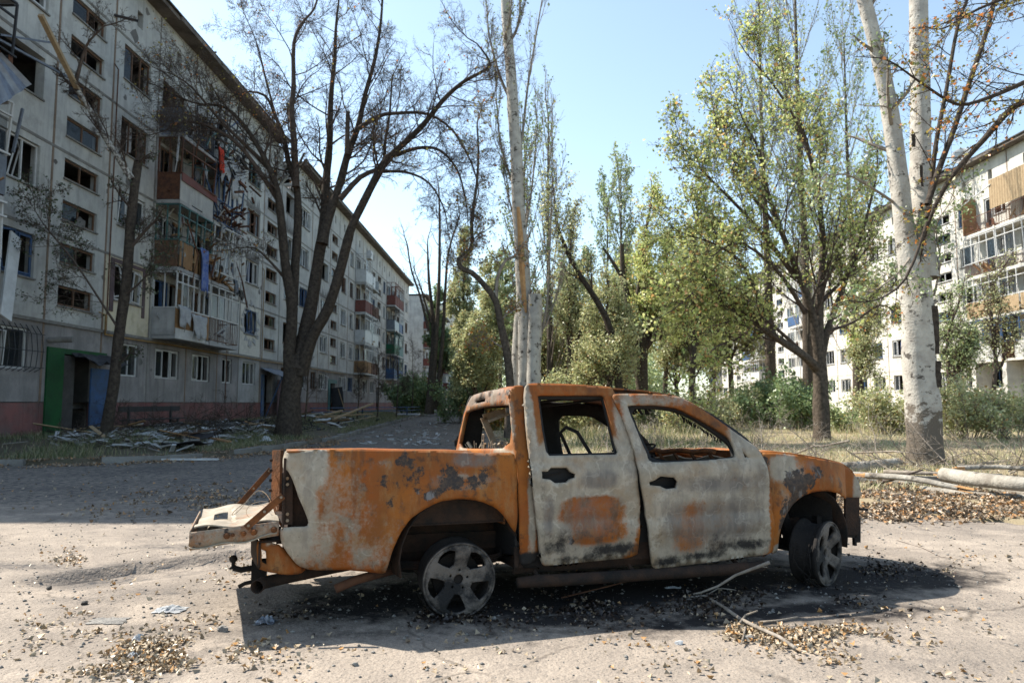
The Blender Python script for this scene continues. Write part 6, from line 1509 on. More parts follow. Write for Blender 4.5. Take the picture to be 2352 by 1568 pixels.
# middle row
crown_tree(1480, 960, 40, 385, 1380, 1620, 71, 'leafy tree with a broken forked trunk in the middle of the row', 'leaf_maple', .75, .16, 1.1, .3, trunk=[([(1480, 950), (1465, 850), (1450, 740), (1432, 640), (1428, 560)], .28, .12), ([(1436, 650), (1400, 590), (1385, 570)], .12, .06), ([(1455, 730), (1470, 640), (1478, 570)], .14, .08)])
crown_tree(1595, 960, 36, 380, 1490, 1720, 72, 'dense yellow-green tree directly left of the maple', 'leaf_maple', .8, .15, 1.2, .2)
crown_tree(1310, 960, 38, 420, 1240, 1400, 73, 'thin leafy tree right of the poplar trunks', 'leaf_olive', .45, .14, .9, .16)
crown_tree(1400, 960, 34, 620, 1290, 1500, 74, 'low dense green tree behind the truck roof', 'leaf_olive', .9, .13, 1.2, .16)
crown_tree(1255, 960, 46, 640, 1180, 1340, 75, 'small pale green tree between the poplars', 'leaf_olive', .9, .16, 1., .15)
crown_tree(1530, 960, 50, 500, 1440, 1640, 76, 'taller tree deeper in the row behind the forked trunk', 'leaf_green', .9, .19, 1.1, .2)
crown_tree(1680, 960, 48, 520, 1590, 1780, 77, 'leafy tree in front of the far windows of the white block', 'leaf_olive', .8, .18, 1.1, .2)
crown_tree(1340, 960, 62, 560, 1250, 1420, 78, 'far hazy green tree in the gap of the row', 'leaf_green', .9, .24, 1.1, .2)
crown_tree(2190, 960, 30, 640, 2130, 2260, 87, 'thin leafy tree screening the white block right of the massive poplar', 'leaf_green', .35, .11, .9, .12)
crown_tree(1985, 960, 36, 600, 1930, 2050, 88, 'sparse tree between the maple and the massive poplar', 'leaf_olive', .4, .13, .9, .12)
crown_tree(2290, 960, 34, 560, 2230, 2350, 89, 'sparse dry tree before the balconies of the white block', 'leaf_olive', .15, .11, .8, .12)
for k_, (x_, b0_, Y_, top_, l_, r_, lm_) in enumerate([(1290, 960, 58, 600, 1220, 1370, 'leaf_olive'), (1440, 960, 64, 560, 1360, 1530, 'leaf_olive'), (1560, 960, 44, 560, 1470, 1650, 'leaf_olive'), (1640, 960, 60, 600, 1560, 1730, 'leaf_green'), (1350, 960, 44, 700, 1290, 1430, 'leaf_green'), (1200, 960, 60, 680, 1140, 1270, 'leaf_olive')]):
    crown_tree(x_, b0_, Y_, top_, l_, r_, 121+k_, ['hazy green tree filling the gap right of the poplar trunks', 'pale green tree deep behind the forked trunk', 'full yellowish tree filling the row left of the maple', 'pale green tree before the far end of the white block', 'low green tree behind the slanting dark trunk', 'pale tree seen between the poplar trunks and the slanting trunk'][k_], lm_, .9, .2 if Y_ > 50 else .15, 1.2, .14, low=.2)
# leaning dark trunk
t = Tree(79); Y = 33
t.stem(pxl([(1430, 960), (1405, 770), (1370, 690), (1330, 630), (1300, 570), (1280, 520), (1275, 470)], Y), .2, .05, 'trunk', dict(MP, leaf=.8), 14, .3, 1.8, 9)
base = atY(1430, 960, Y); base.z = gzf(base.x, base.y); t.build('leaning_tree', 'dark slanting trunk leaning left across the middle greenery', 'tree', base, M['bark_dark'], M['twig'], M['leaf_olive'], .12, 1, thin=.5)
# left-middle group at the end of the road
crown_tree(1065, 950, 62, 490, 1000, 1130, 81, 'tall sunlit yellowing tree at the end of the street', 'leaf_olive', .8, .22, 1.2, .25)
crown_tree(1120, 955, 50, 560, 1075, 1190, 82, 'olive tree left of the crooked trunk', 'leaf_olive', .8, .19, 1.1, .2)
crown_tree(1010, 950, 70, 640, 955, 1060, 83, 'shaded green tree next to the far block', 'leaf_bush', 1., .26, 1.1, .25)
crown_tree(1085, 960, 42, 720, 1035, 1150, 84, 'low bushy tree behind the cab, left of the poplars', 'leaf_olive', 1., .15, 1.1, .16)
crown_tree(1150, 960, 75, 560, 1080, 1230, 85, 'distant green tree closing the street', 'leaf_green', 1., .3, 1.1, .25)
t = Tree(86); Y = 46
for L_, r0 in (([(986, 950), (990, 870), (996, 760), (985, 640), (982, 560)], .28), ([(992, 940), (1000, 800), (1008, 660), (1010, 520), (1008, 430)], .2), ([(1000, 940), (1015, 800), (1022, 680), (1030, 580), (1055, 500)], .16), ([(985, 760), (965, 680), (945, 620), (935, 560)], .09), ([(990, 740), (975, 690), (960, 640)], .08)):
    t.stem(pxl(L_, Y, _r.uniform(-1, 1)), r0, .04, 'trunk', dict(TW0, n=[4, 4, 2], up=[.15, .1, .05, 0]), 8, .4, 1.8, 8)
base = atY(990, 945, Y); base.z = gzf(base.x, base.y); t.build('bare_tree', 'bare brown tree of several upright stems at the roadside before the far blocks', 'tree', base, M['bark_mid'], M['twig'], None)
# saplings along the left block
for k, (x, Y, h_) in enumerate([(820, 45, 2.8), (866, 48, 3.6), (910, 52, 4.5), (700, 36, 3.2), (945, 58, 5)]):
    t = Tree(90+k); b = atY(x, 960, Y); b.z = gzf(b.x, b.y)
    t.stem([b+Vector((0, 0, -.1)), b+Vector((.1, 0, h_*.5)), b+Vector((.0, .1, h_))], .06, .02, 'trunk', dict(TW0, up=[.15, .1, .05, 0]), 10, .3, h_*.35, 6)
    t.build('bare_sapling', ['small bare sapling before the ground floor windows beyond the dark tree', 'forked bare sapling in front of the plywood balconies', 'thin bare sapling before the green balcony stack', 'low bare sapling right behind the dark many-stemmed tree', 'slender bare tree near the end of the long block'][k], 'tree', b, M['bark_mid'], M['twig'])
# --- the two great white trunks on the right
t = Tree(101); Y = 15.6
BP = dict(seg=[6, 5, 4], n=[6, 5], ang=[(20, 60), (30, 65)], len=[.5, .5], rad=[.5, .5], wob=[.12, .18, .22], up=[-.03, -.05, -.08], k=[5, 3, 3], **{'from': [.2, .1]}, rmin=.004, leaf=.9)
t.stem(pxl([(2127, 1090), (2122, 1030), (2118, 940), (2112, 860), (2108, 760), (2104, 680), (2100, 600)], Y), .37, .30, 'trunk', k=18, wob=.006)
t.stem(pxl([(2092, 640), (2078, 520), (2068, 430), (2050, 300), (2030, 190), (2010, 100), (1985, 0), (1965, -80)], Y, -.3), .22, .13, 'trunk', BP, 9, .3, 1.4, 14)
t.stem(pxl([(2128, 640), (2120, 520), (2116, 440), (2114, 320), (2112, 200), (2110, 90), (2108, -60)], Y, .5), .235, .19, 'trunk', k=14)
t.stem(pxl([(2030, 190), (2000, 80), (1990, 0), (1985, -60)], Y, -.5), .09, .06, 'trunk', None, k=9)
t.stem(pxl([(2060, 470), (2000, 430), (1940, 400), (1900, 410)], Y, -1), .035, .01, 'branches', BP, 8, .2, .9, 6)
t.stem(pxl([(2110, 560), (2070, 620), (2020, 660), (1960, 690)], Y, -1.2), .03, .01, 'branches', dict(BP, leaf=.9), 9, .2, .8, 6)
t.stem(pxl([(2135, 720), (2140, 700), (2150, 690)], Y), .07, .05, 'branches', None, k=8)
t.stem(pxl([(2145, 680), (2160, 600), (2150, 520), (2180, 470)], Y, -.8), .025, .008, 'branches', dict(BP, leaf=1.), 12, .1, .9, 6)
base = atY(2127, 1085, Y); base.z = gzf(base.x, base.y)
pr_ = t.build('white_poplar', 'massive white poplar with a double trunk beside the fallen logs on the right', 'tree', base, M['bark_white'], M['twigpale'], M['leaf_poplar'], .085, 1, thin=.55, spread=.08)
m_ = MB(); rg = random.Random(5)
for (x, y, w_, h_) in ((2088, 330, 9, 30), (2107, 410, 7, 50), (2108, 500, 6, 60), (2132, 760, 18, 110), (2138, 860, 20, 60), (2068, 430, 14, 26)):
    c = atY(x, y, Y)-Vector((0, .27 if y > 600 else .19, 0)); W_ = w_*Y/FPX; H_ = h_*Y/FPX
    m_.sheet([[c+Vector((W_*(i/3-.5)*rg.uniform(.6, 1.1), .05*abs(i/3-.5)+rg.uniform(-.01, .0), H_*(j/5-.5))) for i in range(4)] for j in range(6)])
o = m_.build('bark_scar', M['bark_dark'], pr_, solid=.02); o.location = -base
# overhanging dark tree from beyond the right edge
t = Tree(111); Y = 12.5
OV = dict(BP, leaf=1.)
t.stem(pxl([(2900, 1250), (2880, 900), (2780, 500), (2600, 250), (2480, 120)], Y), .2, .12, 'trunk', OV, 8, .5, 1.5, 9)
t.stem(pxl([(2640, 300), (2500, 250), (2400, 230), (2330, 245), (2260, 320), (2190, 400), (2150, 470), (2130, 520)], Y, .8), .085, .03, 'branches', OV, 16, .2, .9, 8)
t.stem(pxl([(2480, 130), (2400, 170), (2352, 190), (2270, 225), (2200, 240), (2130, 200), (2060, 150)], Y, -.5), .06, .015, 'branches', OV, 20, .2, .9, 7)
t.stem(pxl([(2130, 470), (2160, 380), (2190, 300), (2230, 180), (2270, 60), (2290, -30)], Y+1., .5), .06, .04, 'branches', OV, 14, .2, 1.0, 7)
t.stem(pxl([(2130, 500), (2140, 420), (2150, 330), (2175, 200), (2200, 60), (2230, -20)], Y+1.4, .5), .055, .03, 'branches', OV, 14, .2, 1.0, 7)
t.stem(pxl([(2480, 120), (2420, 40), (2350, -10), (2250, 20), (2180, 60)], Y-.5, -.5), .05, .015, 'branches', OV, 20, .2, 1.0, 7)
t.stem(pxl([(2130, 510), (2080, 640), (2010, 690), (1950, 690)], Y+.6, -.2), .03, .01, 'branches', OV, 7, .2, .6, 6)
base = atY(2900, 1200, Y); base.z = gzf(base.x, base.y)
t.build('overhanging_tree', 'dark tangled branches with orange leaves reaching in from the right edge', 'tree', base, M['bark_dark'], M['bark_dark'], M['leaf_autumn'], .07, 1, thin=.17, spread=.05)
# --- bushes and hedges
def bush(x, Y, w_, h_, n, lm, label, seed, ls=.1, name='bush'):
    rs = np.random.RandomState(seed); b = atY(x, 960, Y); b.z = gzf(b.x, b.y); t = Tree(seed); P = []
    for k in range(int(5+w_*5)):
        a = rs.rand()*6.28; rr = w_/2*rs.rand()**.5; c = Vector((math.cos(a)*rr, math.sin(a)*rr*.8, 0)); hh = h_*rs.uniform(.55, 1.)*(1-.35*rr/(w_/2))
        t.stem([b+c*.3, b+c*.7+Vector((0, 0, hh*.5)), b+c+Vector((0, 0, hh))], .02, .008, 'branches', dict(MP, n=[4, 3], seg=[4, 4, 3], leaf=1, ang=[(30, 70), (30, 70), (30, 70)]), 6, .2, hh*.35, 4)
    return t.build(name, label, 'bush', b, M['bark_mid'], M['twigpale'], M[lm], ls, max(1, n), thin=1., spread=.14, seed=seed)
bush(1805, 33, 4.2, 2.6, 3, 'leaf_bush', 'dark green round bush in front of the white block, left of the maple', 201, .13)
bush(2225, 24, 3.0, 1.9, 2, 'leaf_olive', 'olive bush right of the massive white poplar', 202, .1)
bush(2330, 23, 2.8, 1.7, 1, 'leaf_olive', 'low dry bush at the right edge of the picture', 203, .1)
bush(1960, 30, 3.0, 1.3, 1, 'leaf_green', 'low green bush between the maple and the white poplar', 204, .11)
bush(2030, 27, 2.4, 1.9, 2, 'leaf_olive', 'thin bush left of the massive white poplar', 205, .1)
bush(1700, 34, 3.6, 1.6, 1, 'leaf_olive', 'dry tangled bush above the bonnet of the truck', 206, .11)
bush(1600, 31, 3.6, 1.7, 1, 'leaf_olive', 'straggly bush above the front door window', 207, .11)
bush(1500, 33, 3.8, 1.7, 2, 'leaf_green', 'bush behind the top of the front door', 208, .12)
bush(1380, 32, 3.5, 1.7, 2, 'leaf_olive', 'bush behind the rear door of the truck', 209, .12)
bush(1285, 33, 3.2, 2.4, 3, 'leaf_olive', 'tall bush right of the poplar trunks', 210, .12)
bush(1740, 40, 4.0, 2.2, 2, 'leaf_green', 'bush near the foot of the white block, beyond the maple', 211, .13)
bush(2280, 30, 4., 1.5, 1, 'leaf_olive', 'low bush before the porch of the white block', 212, .12)
bush(1060, 46, 4.5, 3.0, 3, 'leaf_bush', 'shaded bush beside the road end', 213, .15)
bush(1130, 36, 3.0, 1.6, 2, 'leaf_autumn', 'yellowing bush at the foot of the crooked tree', 214, .12)
bush(955, 62, 5., 3.2, 3, 'leaf_bush', 'dark shrub at the base of the far left block', 215, .2)
# far wood closing the horizon
rs = np.random.RandomState(77); P = []
for k in range(46):
    c = np.array([-30+rs.rand()*62, 118+rs.rand()*60, 0]); h_ = rs.uniform(6, 14); n = 900
    if c[0] < -9: c[1] = 175+rs.rand()*40
    v = rs.normal(size=(n, 3)); v /= np.linalg.norm(v, axis=1, keepdims=True); v *= (rs.rand(n, 1)**.35)
    P.append(c+v*np.array([3.5, 3.5, h_*.5])+np.array([0, 0, h_*.55]))
P = np.concatenate(P); P[:, 2] = np.maximum(P[:, 2], .2)
tag(link('far_wood', leaves_mesh('far_wood', P, .55, rs), M['leaf_green']), 'far green wood closing the gap between the blocks', 'trees', kind='stuff')
# ================================================================ GRASS, LITTER, DEBRIS
rs = np.random.RandomState(301)
def gzN(x, y):
    z = gz(x, y); l = lawn_d(x, y); f = field_d(x, y); on = (l > .05) | (f > .05)
    return np.where(on, z + .05*fbm(x, y, .8)+.03*fbm(x, y, 2.6), far_rise(y)+.012*fbm(x, y, .5)+.006*fbm(x, y, 2.2)+.0035*fbm(x, y, 9.))
def blades(name, x, y, h0, h1, wd, mt_, lean=.4):
    N = len(x); z = gzN(x, y)-.02; h = rs.uniform(h0, h1, N); a = rs.rand(N)*6.28; l = rs.normal(0, lean, (N, 2))*h[:, None]
    w_ = wd*rs.uniform(.6, 1.4, N); b = np.stack([x, y, z], 1); o = np.stack([np.cos(a)*w_, np.sin(a)*w_, 0*a], 1)
    m = b+np.stack([l[:, 0]*.35, l[:, 1]*.35, h*.6], 1); t = b+np.stack([l[:, 0], l[:, 1], h], 1)
    V = np.stack([b-o, b+o, m+o*.7, m-o*.7, t], 1).reshape(-1, 3); i = np.arange(N)*5
    F = np.concatenate([np.stack([i, i+1, i+2], 1), np.stack([i, i+2, i+3], 1), np.stack([i+3, i+2, i+4], 1)])
    o_ = link(name, np_mesh(name, V, F, False, {'var': np.repeat(rs.rand(N), 5)}), mt_); return o_
def clumped(n, x0, x1, y0, y1, cond, pw=1., f=.7, thr=-.1):
    X, Y = [], []; c = 0
    while c < n:
        x = rs.uniform(x0, x1, n); y = y0+(y1-y0)*rs.rand(n)**pw; k = cond(x, y) & (fbm(x, y, f)+rs.normal(0, .18, n) > thr)
        X.append(x[k]); Y.append(y[k]); c += k.sum()
        if len(X) > 40: break
    return np.concatenate(X)[:n], np.concatenate(Y)[:n]
x, y = clumped(42000, -14.1, -6.5, 15.5, 60, lambda x, y: lawn_d(x, y) > .25, 1.5, 1.1, 0.)
tag(blades('grass', x, y, .06, .24, .006, M['grass_green']), 'shaded patchy grass in the strip under the left block', 'grass', kind='stuff')
x, y = clumped(110000, 1.5, 27, 11, 44, lambda x, y: field_d(x, y) > 1.2, 1.5, .9, -.12)
tag(blades('grass', x, y, .05, .19, .007, M['grass_dry']), 'dry straw-coloured grass on the sunlit field', 'grass', kind='stuff')
x, y = clumped(12000, -4, 8, 20, 80, lambda x, y: field_d(x, y) > .3, 1.3, .7, 0.)
tag(blades('grass', x, y, .15, .5, .012, M['grass_green']), 'taller green grass at the far road edge behind the cab', 'grass', kind='stuff')
x, y = clumped(5000, 3, 27, 27, 38, lambda x, y: field_d(x, y) > 3, 1., .5, .1)
tag(blades('weeds', x, y, .2, .6, .012, M['grass_dry'], .25), 'tall dry weeds at the back of the field', 'weeds', kind='stuff')

def pix_pts(px, py, hw, hh, n, gauss=True):
    u = rs.normal(0, .5, (n, 2)) if gauss else rs.uniform(-1, 1, (n, 2))
    out = []
    for a, b in u:
        yy = py+b*hh
        if yy < 960: continue
        P = atZ(px+a*hw, yy, 0); out.append((P.x, P.y))
    return np.array(out)
def litter(name, P, size, mt_, zj=.008, flat=.6, fold=1.3, thr=.12):
    keep = fbm(P[:, 0], P[:, 1], 4.)*1.6+rs.normal(0, .22, len(P)) > thr; P = P[keep]
    x, y = P[:, 0], P[:, 1]; z = gzN(x, y)+.004+np.abs(rs.normal(0, zj, len(x)))
    Q = np.stack([x, y, z+.004], 1)
    return link(name, leaves_mesh(name, Q, size, rs, flat=flat, fold=fold), mt_)
S = []
for a in [(370, 1515, 230, 60, 1100), (300, 1480, 220, 70, 500), (470, 1490, 160, 40, 500), (200, 1540, 200, 30, 300), (170, 1290, 60, 22, 260), (240, 1475, 140, 40, 120), (560, 1300, 130, 30, 160), (480, 1265, 80, 14, 120), (330, 1400, 300, 110, 260), (150, 1420, 200, 160, 160),
          (1790, 1455, 200, 34, 1200), (1720, 1440, 110, 26, 700), (1880, 1460, 160, 40, 500), (1950, 1520, 160, 30, 160), (1300, 1500, 500, 50, 260), (2130, 1490, 220, 60, 200), (1180, 1400, 60, 25, 160), (850, 1520, 200, 30, 120), (2200, 1290, 150, 50, 120), (2170, 1545, 60, 14, 120)]: S.append(pix_pts(*a))
S.append(pix_pts(1100, 1400, 1250, 240, 1500, False))
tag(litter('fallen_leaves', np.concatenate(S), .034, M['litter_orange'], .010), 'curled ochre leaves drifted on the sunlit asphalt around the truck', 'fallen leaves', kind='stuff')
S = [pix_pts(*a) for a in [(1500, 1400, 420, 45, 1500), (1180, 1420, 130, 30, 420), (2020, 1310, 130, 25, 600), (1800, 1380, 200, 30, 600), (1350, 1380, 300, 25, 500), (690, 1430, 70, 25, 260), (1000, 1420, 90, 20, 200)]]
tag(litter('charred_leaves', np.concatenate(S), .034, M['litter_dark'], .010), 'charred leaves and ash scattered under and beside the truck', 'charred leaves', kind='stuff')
S = [pix_pts(500, 1150, 190, 34, 1500), pix_pts(300, 1170, 180, 30, 350), pix_pts(250, 1120, 350, 40, 260), pix_pts(900, 1000, 140, 25, 500)]
n = 15000; t_ = rs.rand(n); KP = np.array(KERB[1:8]); seg = np.hypot(*np.diff(KP, axis=0).T); cs = np.concatenate([[0], np.cumsum(seg)]); u = t_**1.0*cs[-1]
kx = np.interp(u, cs, KP[:, 0])+rs.normal(.15, .42, n); ky = np.interp(u, cs, KP[:, 1])-np.abs(rs.normal(.15, .4, n))+.25; S.append(np.stack([kx, ky], 1))
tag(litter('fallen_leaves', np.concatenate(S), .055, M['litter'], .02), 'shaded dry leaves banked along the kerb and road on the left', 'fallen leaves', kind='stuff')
S = [pix_pts(2180, 1160, 300, 38, 7000, False), pix_pts(2080, 1180, 200, 22, 1500), pix_pts(2250, 1130, 260, 26, 2200)]
x, y = clumped(5000, 3, 18, 9.5, 22, lambda x, y: field_d(x, y) > .1, 1.5, 1., 0.); S.append(np.stack([x, y], 1))
x, y = clumped(3500, -1, 9, 10, 30, lambda x, y: np.abs(field_d(x, y)) < 1.2, 1.5, 1., -.3); S.append(np.stack([x, y], 1))
tag(litter('fallen_leaves', np.concatenate(S), .06, M['litter'], .02, thr=-.25), 'thick sunlit carpet of pale dry leaves before the logs on the right', 'fallen leaves', kind='stuff')
# grit and small gravel
n = 16000; x = rs.uniform(-5.5, 5.2, n); y = 2.3+8*rs.rand(n)**1.6; k = field_d(x, y) < 0; x, y = x[k], y[k]; n = len(x); sz = .003+.014*rs.rand(n)**7
oc = np.array([[1, 0, 0], [-1, 0, 0], [0, 1, 0], [0, -1, 0], [0, 0, .7], [0, 0, -.7]]); of = np.array([[0, 2, 4], [2, 1, 4], [1, 3, 4], [3, 0, 4], [2, 0, 5], [1, 2, 5], [3, 1, 5], [0, 3, 5]])
V = np.stack([x, y, gzN(x, y)+sz*.3], 1)[:, None, :]+oc[None]*sz[:, None, None]*rs.uniform(.6, 1.4, (n, 6, 1)); F = (np.arange(n)[:, None, None]*6+of[None]).reshape(-1, 3)
tag(link('gravel', np_mesh('gravel', V.reshape(-1, 3), F), M['stone']), 'fine gravel and grit strewn over the asphalt', 'gravel', kind='stuff')

def rock(name, px, py, r, mt_, label, grp=None, cat='stone', seed=0, sq=.7):
    rg = random.Random(seed); bm = bmesh.new(); bmesh.ops.create_icosphere(bm, subdivisions=2, radius=r)
    pl = [(Vector((rg.gauss(0, 1), rg.gauss(0, 1), rg.gauss(0, 1))).normalized(), r*rg.uniform(.5, .85)) for _ in range(9)]
    for v in bm.verts:
        for n_, d_ in pl:
            k = v.co.dot(n_)-d_
            if k > 0: v.co -= n_*k
        v.co.z *= sq; v.co *= rg.uniform(.94, 1.06)
    me = bpy.data.meshes.new(name); bm.to_mesh(me); bm.free(); me.materials.append(mt_)
    P = atZ(px, py, 0); o = link(name, me, None, None, (P.x, P.y, float(gzN(np.array([P.x]), np.array([P.y]))[0])+r*sq*.4), (0, 0, rg.random()*6)); tag(o, label, cat, grp); return o
rock('stone', 513, 1450, .040, M['stone'], 'angular pale grey stone on the sunlit asphalt left of the truck shadow', seed=1)
rock('stone', 195, 1387, .028, M['darkstone'], 'dark stone standing alone in the left foreground', seed=2)
rock('stone', 113, 1350, .026, M['darkstone'], 'small dark stone further left, beyond the lone dark one', seed=3)
rock('stone', 1718, 1470, .040, M['stone'], 'pale stone among the leaves under the fallen branch', seed=4)
rock('stone', 1560, 1478, .028, M['cloth'], 'whitish pebble at the edge of the leaf pile right of centre', seed=5)
rock('stone', 816, 1530, .022, M['stone'], 'small grey stone at the bottom of the picture', seed=6)
for k, (x_, y_, r_) in enumerate([(330, 1395, .012), (260, 1340, .014), (420, 1345, .012), (640, 1505, .013), (980, 1540, .012), (1130, 1425, .03), (450, 1440, .014), (90, 1480, .012), (1400, 1530, .012), (2010, 1400, .014), (2260, 1250, .02), (60, 1330, .014)]):
    rock('stone', x_, y_, r_, M['stone'] if k % 3 else M['darkstone'], 'little grey stone lying scattered on the open asphalt' if k % 3 else 'little charcoal-dark stone lying scattered on the open asphalt', 'little grey stones on the asphalt' if k % 3 else 'little dark stones on the asphalt', seed=20+k)
def crumple(name, P, w_, h_, zz, mt_, label, cat, seed, grp=None):
    rg = np.random.RandomState(seed); n = 12; G = []
    for i in range(n):
        row = []
        for j in range(n):
            u, v = i/(n-1)-.5, j/(n-1)-.5; r = math.hypot(u, v)*2
            row.append((P[0]+u*w_*(1-.3*rg.rand())+rg.normal(0, .01*w_), P[1]+v*h_*(1-.3*rg.rand()), P[2]+zz*max(0, 1-r*r*.8)*rg.uniform(.2, 1)+.006))
        G.append(row)
    m = MB(); m.sheet(G); o = m.build(name, mt_, smooth=False, solid=.002); 
    o.data.transform(Matrix.Translation(-Vector(P))); o.location = P; tag(o, label, cat, grp); return o
def gp(px, py): P = atZ(px, py, 0); return (P.x, P.y, float(gzN(np.array([P.x]), np.array([P.y]))[0]))
crumple('paper_scrap', gp(392, 1402), .22, .16, .035, M['cloth'], 'crumpled white paper scrap lying left of the truck shadow', 'paper', 1)
crumple('ash_patch', gp(250, 1425), .26, .16, .004, M['stone'], 'flat white ash patch in the left foreground', 'ash', 2)
crumple('foil_scrap', gp(612, 1430), .13, .12, .05, M['greymetal'], 'grey crumpled scrap inside the truck shadow at the lower left', 'scrap', 3)
crumple('paper_scrap', gp(305, 1512), .08, .07, .03, M['cloth'], 'small crumpled white paper among the foreground leaves', 'paper', 4)
crumple('paper_scrap', gp(318, 1470), .07, .08, .04, M['sole'], 'thin white wrapper standing at the edge of the foreground leaves', 'paper', 5)
crumple('paper_scrap', gp(1545, 1352), .14, .05, .012, M['sole'], 'flat bluish scrap in the ash beside the side step', 'paper', 6)
# fallen twigs
def branch_obj(name, paths, mt_, label, cat='branch', group=None):
    m = MB()
    for pts, r0, r1 in paths:
        n = len(pts); m.tube(pts, [r0+(r1-r0)*i/(n-1) for i in range(n)], 8)
    o = m.build(name, mt_, smooth=True); c = Vector(paths[0][0][0]); o.data.transform(Matrix.Translation(-c)); o.location = c; tag(o, label, cat, group); return o
def gz_pts(L, zs):
    out = []
    for (x, y), z in zip(L, zs): 
        P = atZ(x, y, z); out.append(P)
    return out
branch_obj('fallen_branch', [(gz_pts([(1767, 1291), (1735, 1303), (1690, 1320), (1650, 1345), (1610, 1360), (1580, 1366)], [.30, .25, .18, .09, .04, .015]), .012, .006), (gz_pts([(1735, 1303), (1745, 1300), (1762, 1302)], [.25, .26, .27]), .005, .003)], M['twigpale'], 'pale broken branch leaning up against the side step of the truck')
branch_obj('fallen_branch', [(gz_pts([(1580, 1372), (1620, 1368), (1660, 1392), (1700, 1420), (1740, 1440), (1790, 1462), (1830, 1490)], [.01, .015, .03, .04, .04, .03, .02]), .010, .012), (gz_pts([(1700, 1430), (1712, 1412), (1740, 1402)], [.03, .06, .1]), .009, .005), (gz_pts([(1712, 1440), (1708, 1460), (1702, 1478)], [.03, .03, .02]), .007, .004), (gz_pts([(1745, 1428), (1790, 1424), (1832, 1416)], [.02, .04, .05]), .008, .005), (gz_pts([(1620, 1368), (1650, 1350), (1690, 1354)], [.015, .04, .04]), .005, .003)], M['twigpale'], 'forked pale branch lying over the leaf pile right of the truck')
branch_obj('metal_rod', [(gz_pts([(1290, 1372), (1400, 1345), (1500, 1318)], [.01, .04, .08]), .006, .005)], M['rustmetal'], 'thin rusty rod lying in the shadow under the rear door', 'rod')
branch_obj('fallen_twig', [(gz_pts([(232, 1505), (280, 1498), (330, 1482)], [.004, .01, .02]), .004, .002)], M['twig'], 'thin dark twig at the left of the foreground leaves', 'twig')
branch_obj('fallen_twig', [(gz_pts([(2210, 1285), (2160, 1278), (2120, 1258), (2060, 1240)], [.004, .006, .006, .004]), .003, .002)], M['twig'], 'curved thin twig on the open asphalt at the right', 'twig')
# logs
def log(name, L, zs, r, label, mt_='bark_white', end=True, extra=()):
    P = [atZ(x, y, z) for (x, y), z in zip(L, zs)]; root = empty(name, tuple(P[0])); tag(root, label, 'log'); c = -Vector(P[0])
    t_ = Tree(len(L)*7+int(r*100)); t_.stem(P, r, r*.8, 'trunk', None, k=12, wob=.01)
    q = t_.meshes('trunk'); link('trunk', np_mesh('trunk', q[0]-np.array(P[0]), q[1], True), M[mt_], root)
    m = MB()
    for e, f in ((P[0], P[1]), (P[-1], P[-2])):
        d = (e-f).normalized(); s = d.cross(Vector((0, 0, 1))).normalized(); u = s.cross(d)
        m.add([e+c+(s*math.cos(a)+u*math.sin(a))*r*.8+d*_r.uniform(0, .05) for a in np.linspace(0, 6.28, 13)[:-1]]+[e+c+d*.03], [(i, (i+1) % 12, 12) for i in range(12)])
        for k in range(9): a = _r.random()*6.28; p = e+c+(s*math.cos(a)+u*math.sin(a))*r*.6; m.bar(p-d*.1, p+d*_r.uniform(.04, .22), .03, .012)
    m.build('splintered_end', M['splint'], root)
    for pts, r0 in extra:
        m = MB(); m.tube([Vector(p)+c for p in pts], [r0*(1-.6*i/(len(pts)-1)) for i in range(len(pts))], 7); m.build('broken_branch', M['twigpale'], root, smooth=True)
    return root
M['bark_log'] = bark_mat('fallen_poplar_bark', (.34, .32, .28), (.19, .17, .145), 3, .25, blotch=.58, foot=False)
log('fallen_log', [(1900, 1076), (1960, 1073), (2010, 1068), (2064, 1062)], [.16, .17, .18, .2], .12, 'upper white log ending in splintered wood left of the massive poplar', 'bark_log')
log('fallen_log', [(1955, 1100), (2030, 1103), (2110, 1108), (2180, 1108)], [.13, .13, .14, .16], .13, 'lower white log lying just behind the nose of the truck', 'bark_log')
log('fallen_log', [(2185, 1103), (2260, 1112), (2352, 1128), (2480, 1150)], [.16, .15, .15, .14], .145, 'thickest white log running out at the right edge', 'bark_log')
log('fallen_log', [(2170, 1090), (2260, 1102), (2352, 1112), (2450, 1120)], [.3, .32, .33, .3], .11, 'white log resting on top of the thickest one at the right', 'bark_log')
branch_obj('fallen_branch', [(gz_pts([(2030, 1083), (2120, 1086), (2220, 1090), (2300, 1090)], [.28, .3, .3, .26]), .035, .02)], M['twigpale'], 'long thin pale branch lying across the logs in front of the massive poplar')
branch_obj('fallen_branch', [(gz_pts([(1960, 1040), (2050, 1036), (2130, 1042), (2170, 1062)], [.3, .5, .5, .2]), .02, .012)], M['twigpale'], 'bowed thin branch passing in front of the massive poplar foot')
branch_obj('fallen_branch', [(gz_pts([(1830, 1040), (1870, 1024), (1890, 1024), (1950, 1012)], [.3, .5, .5, .7]), .025, .02)], M['twigpale'], 'pale crooked branch rising above the bonnet of the truck')
branch_obj('fallen_branch', [(gz_pts([(1985, 1118), (2060, 1098), (2120, 1078)], [.1, .25, .4]), .03, .012), (gz_pts([(2020, 1108), (2040, 1130), (2090, 1145)], [.15, .1, .05]), .02, .01)], M['twig'], 'dark forked branch lying between the two left logs')
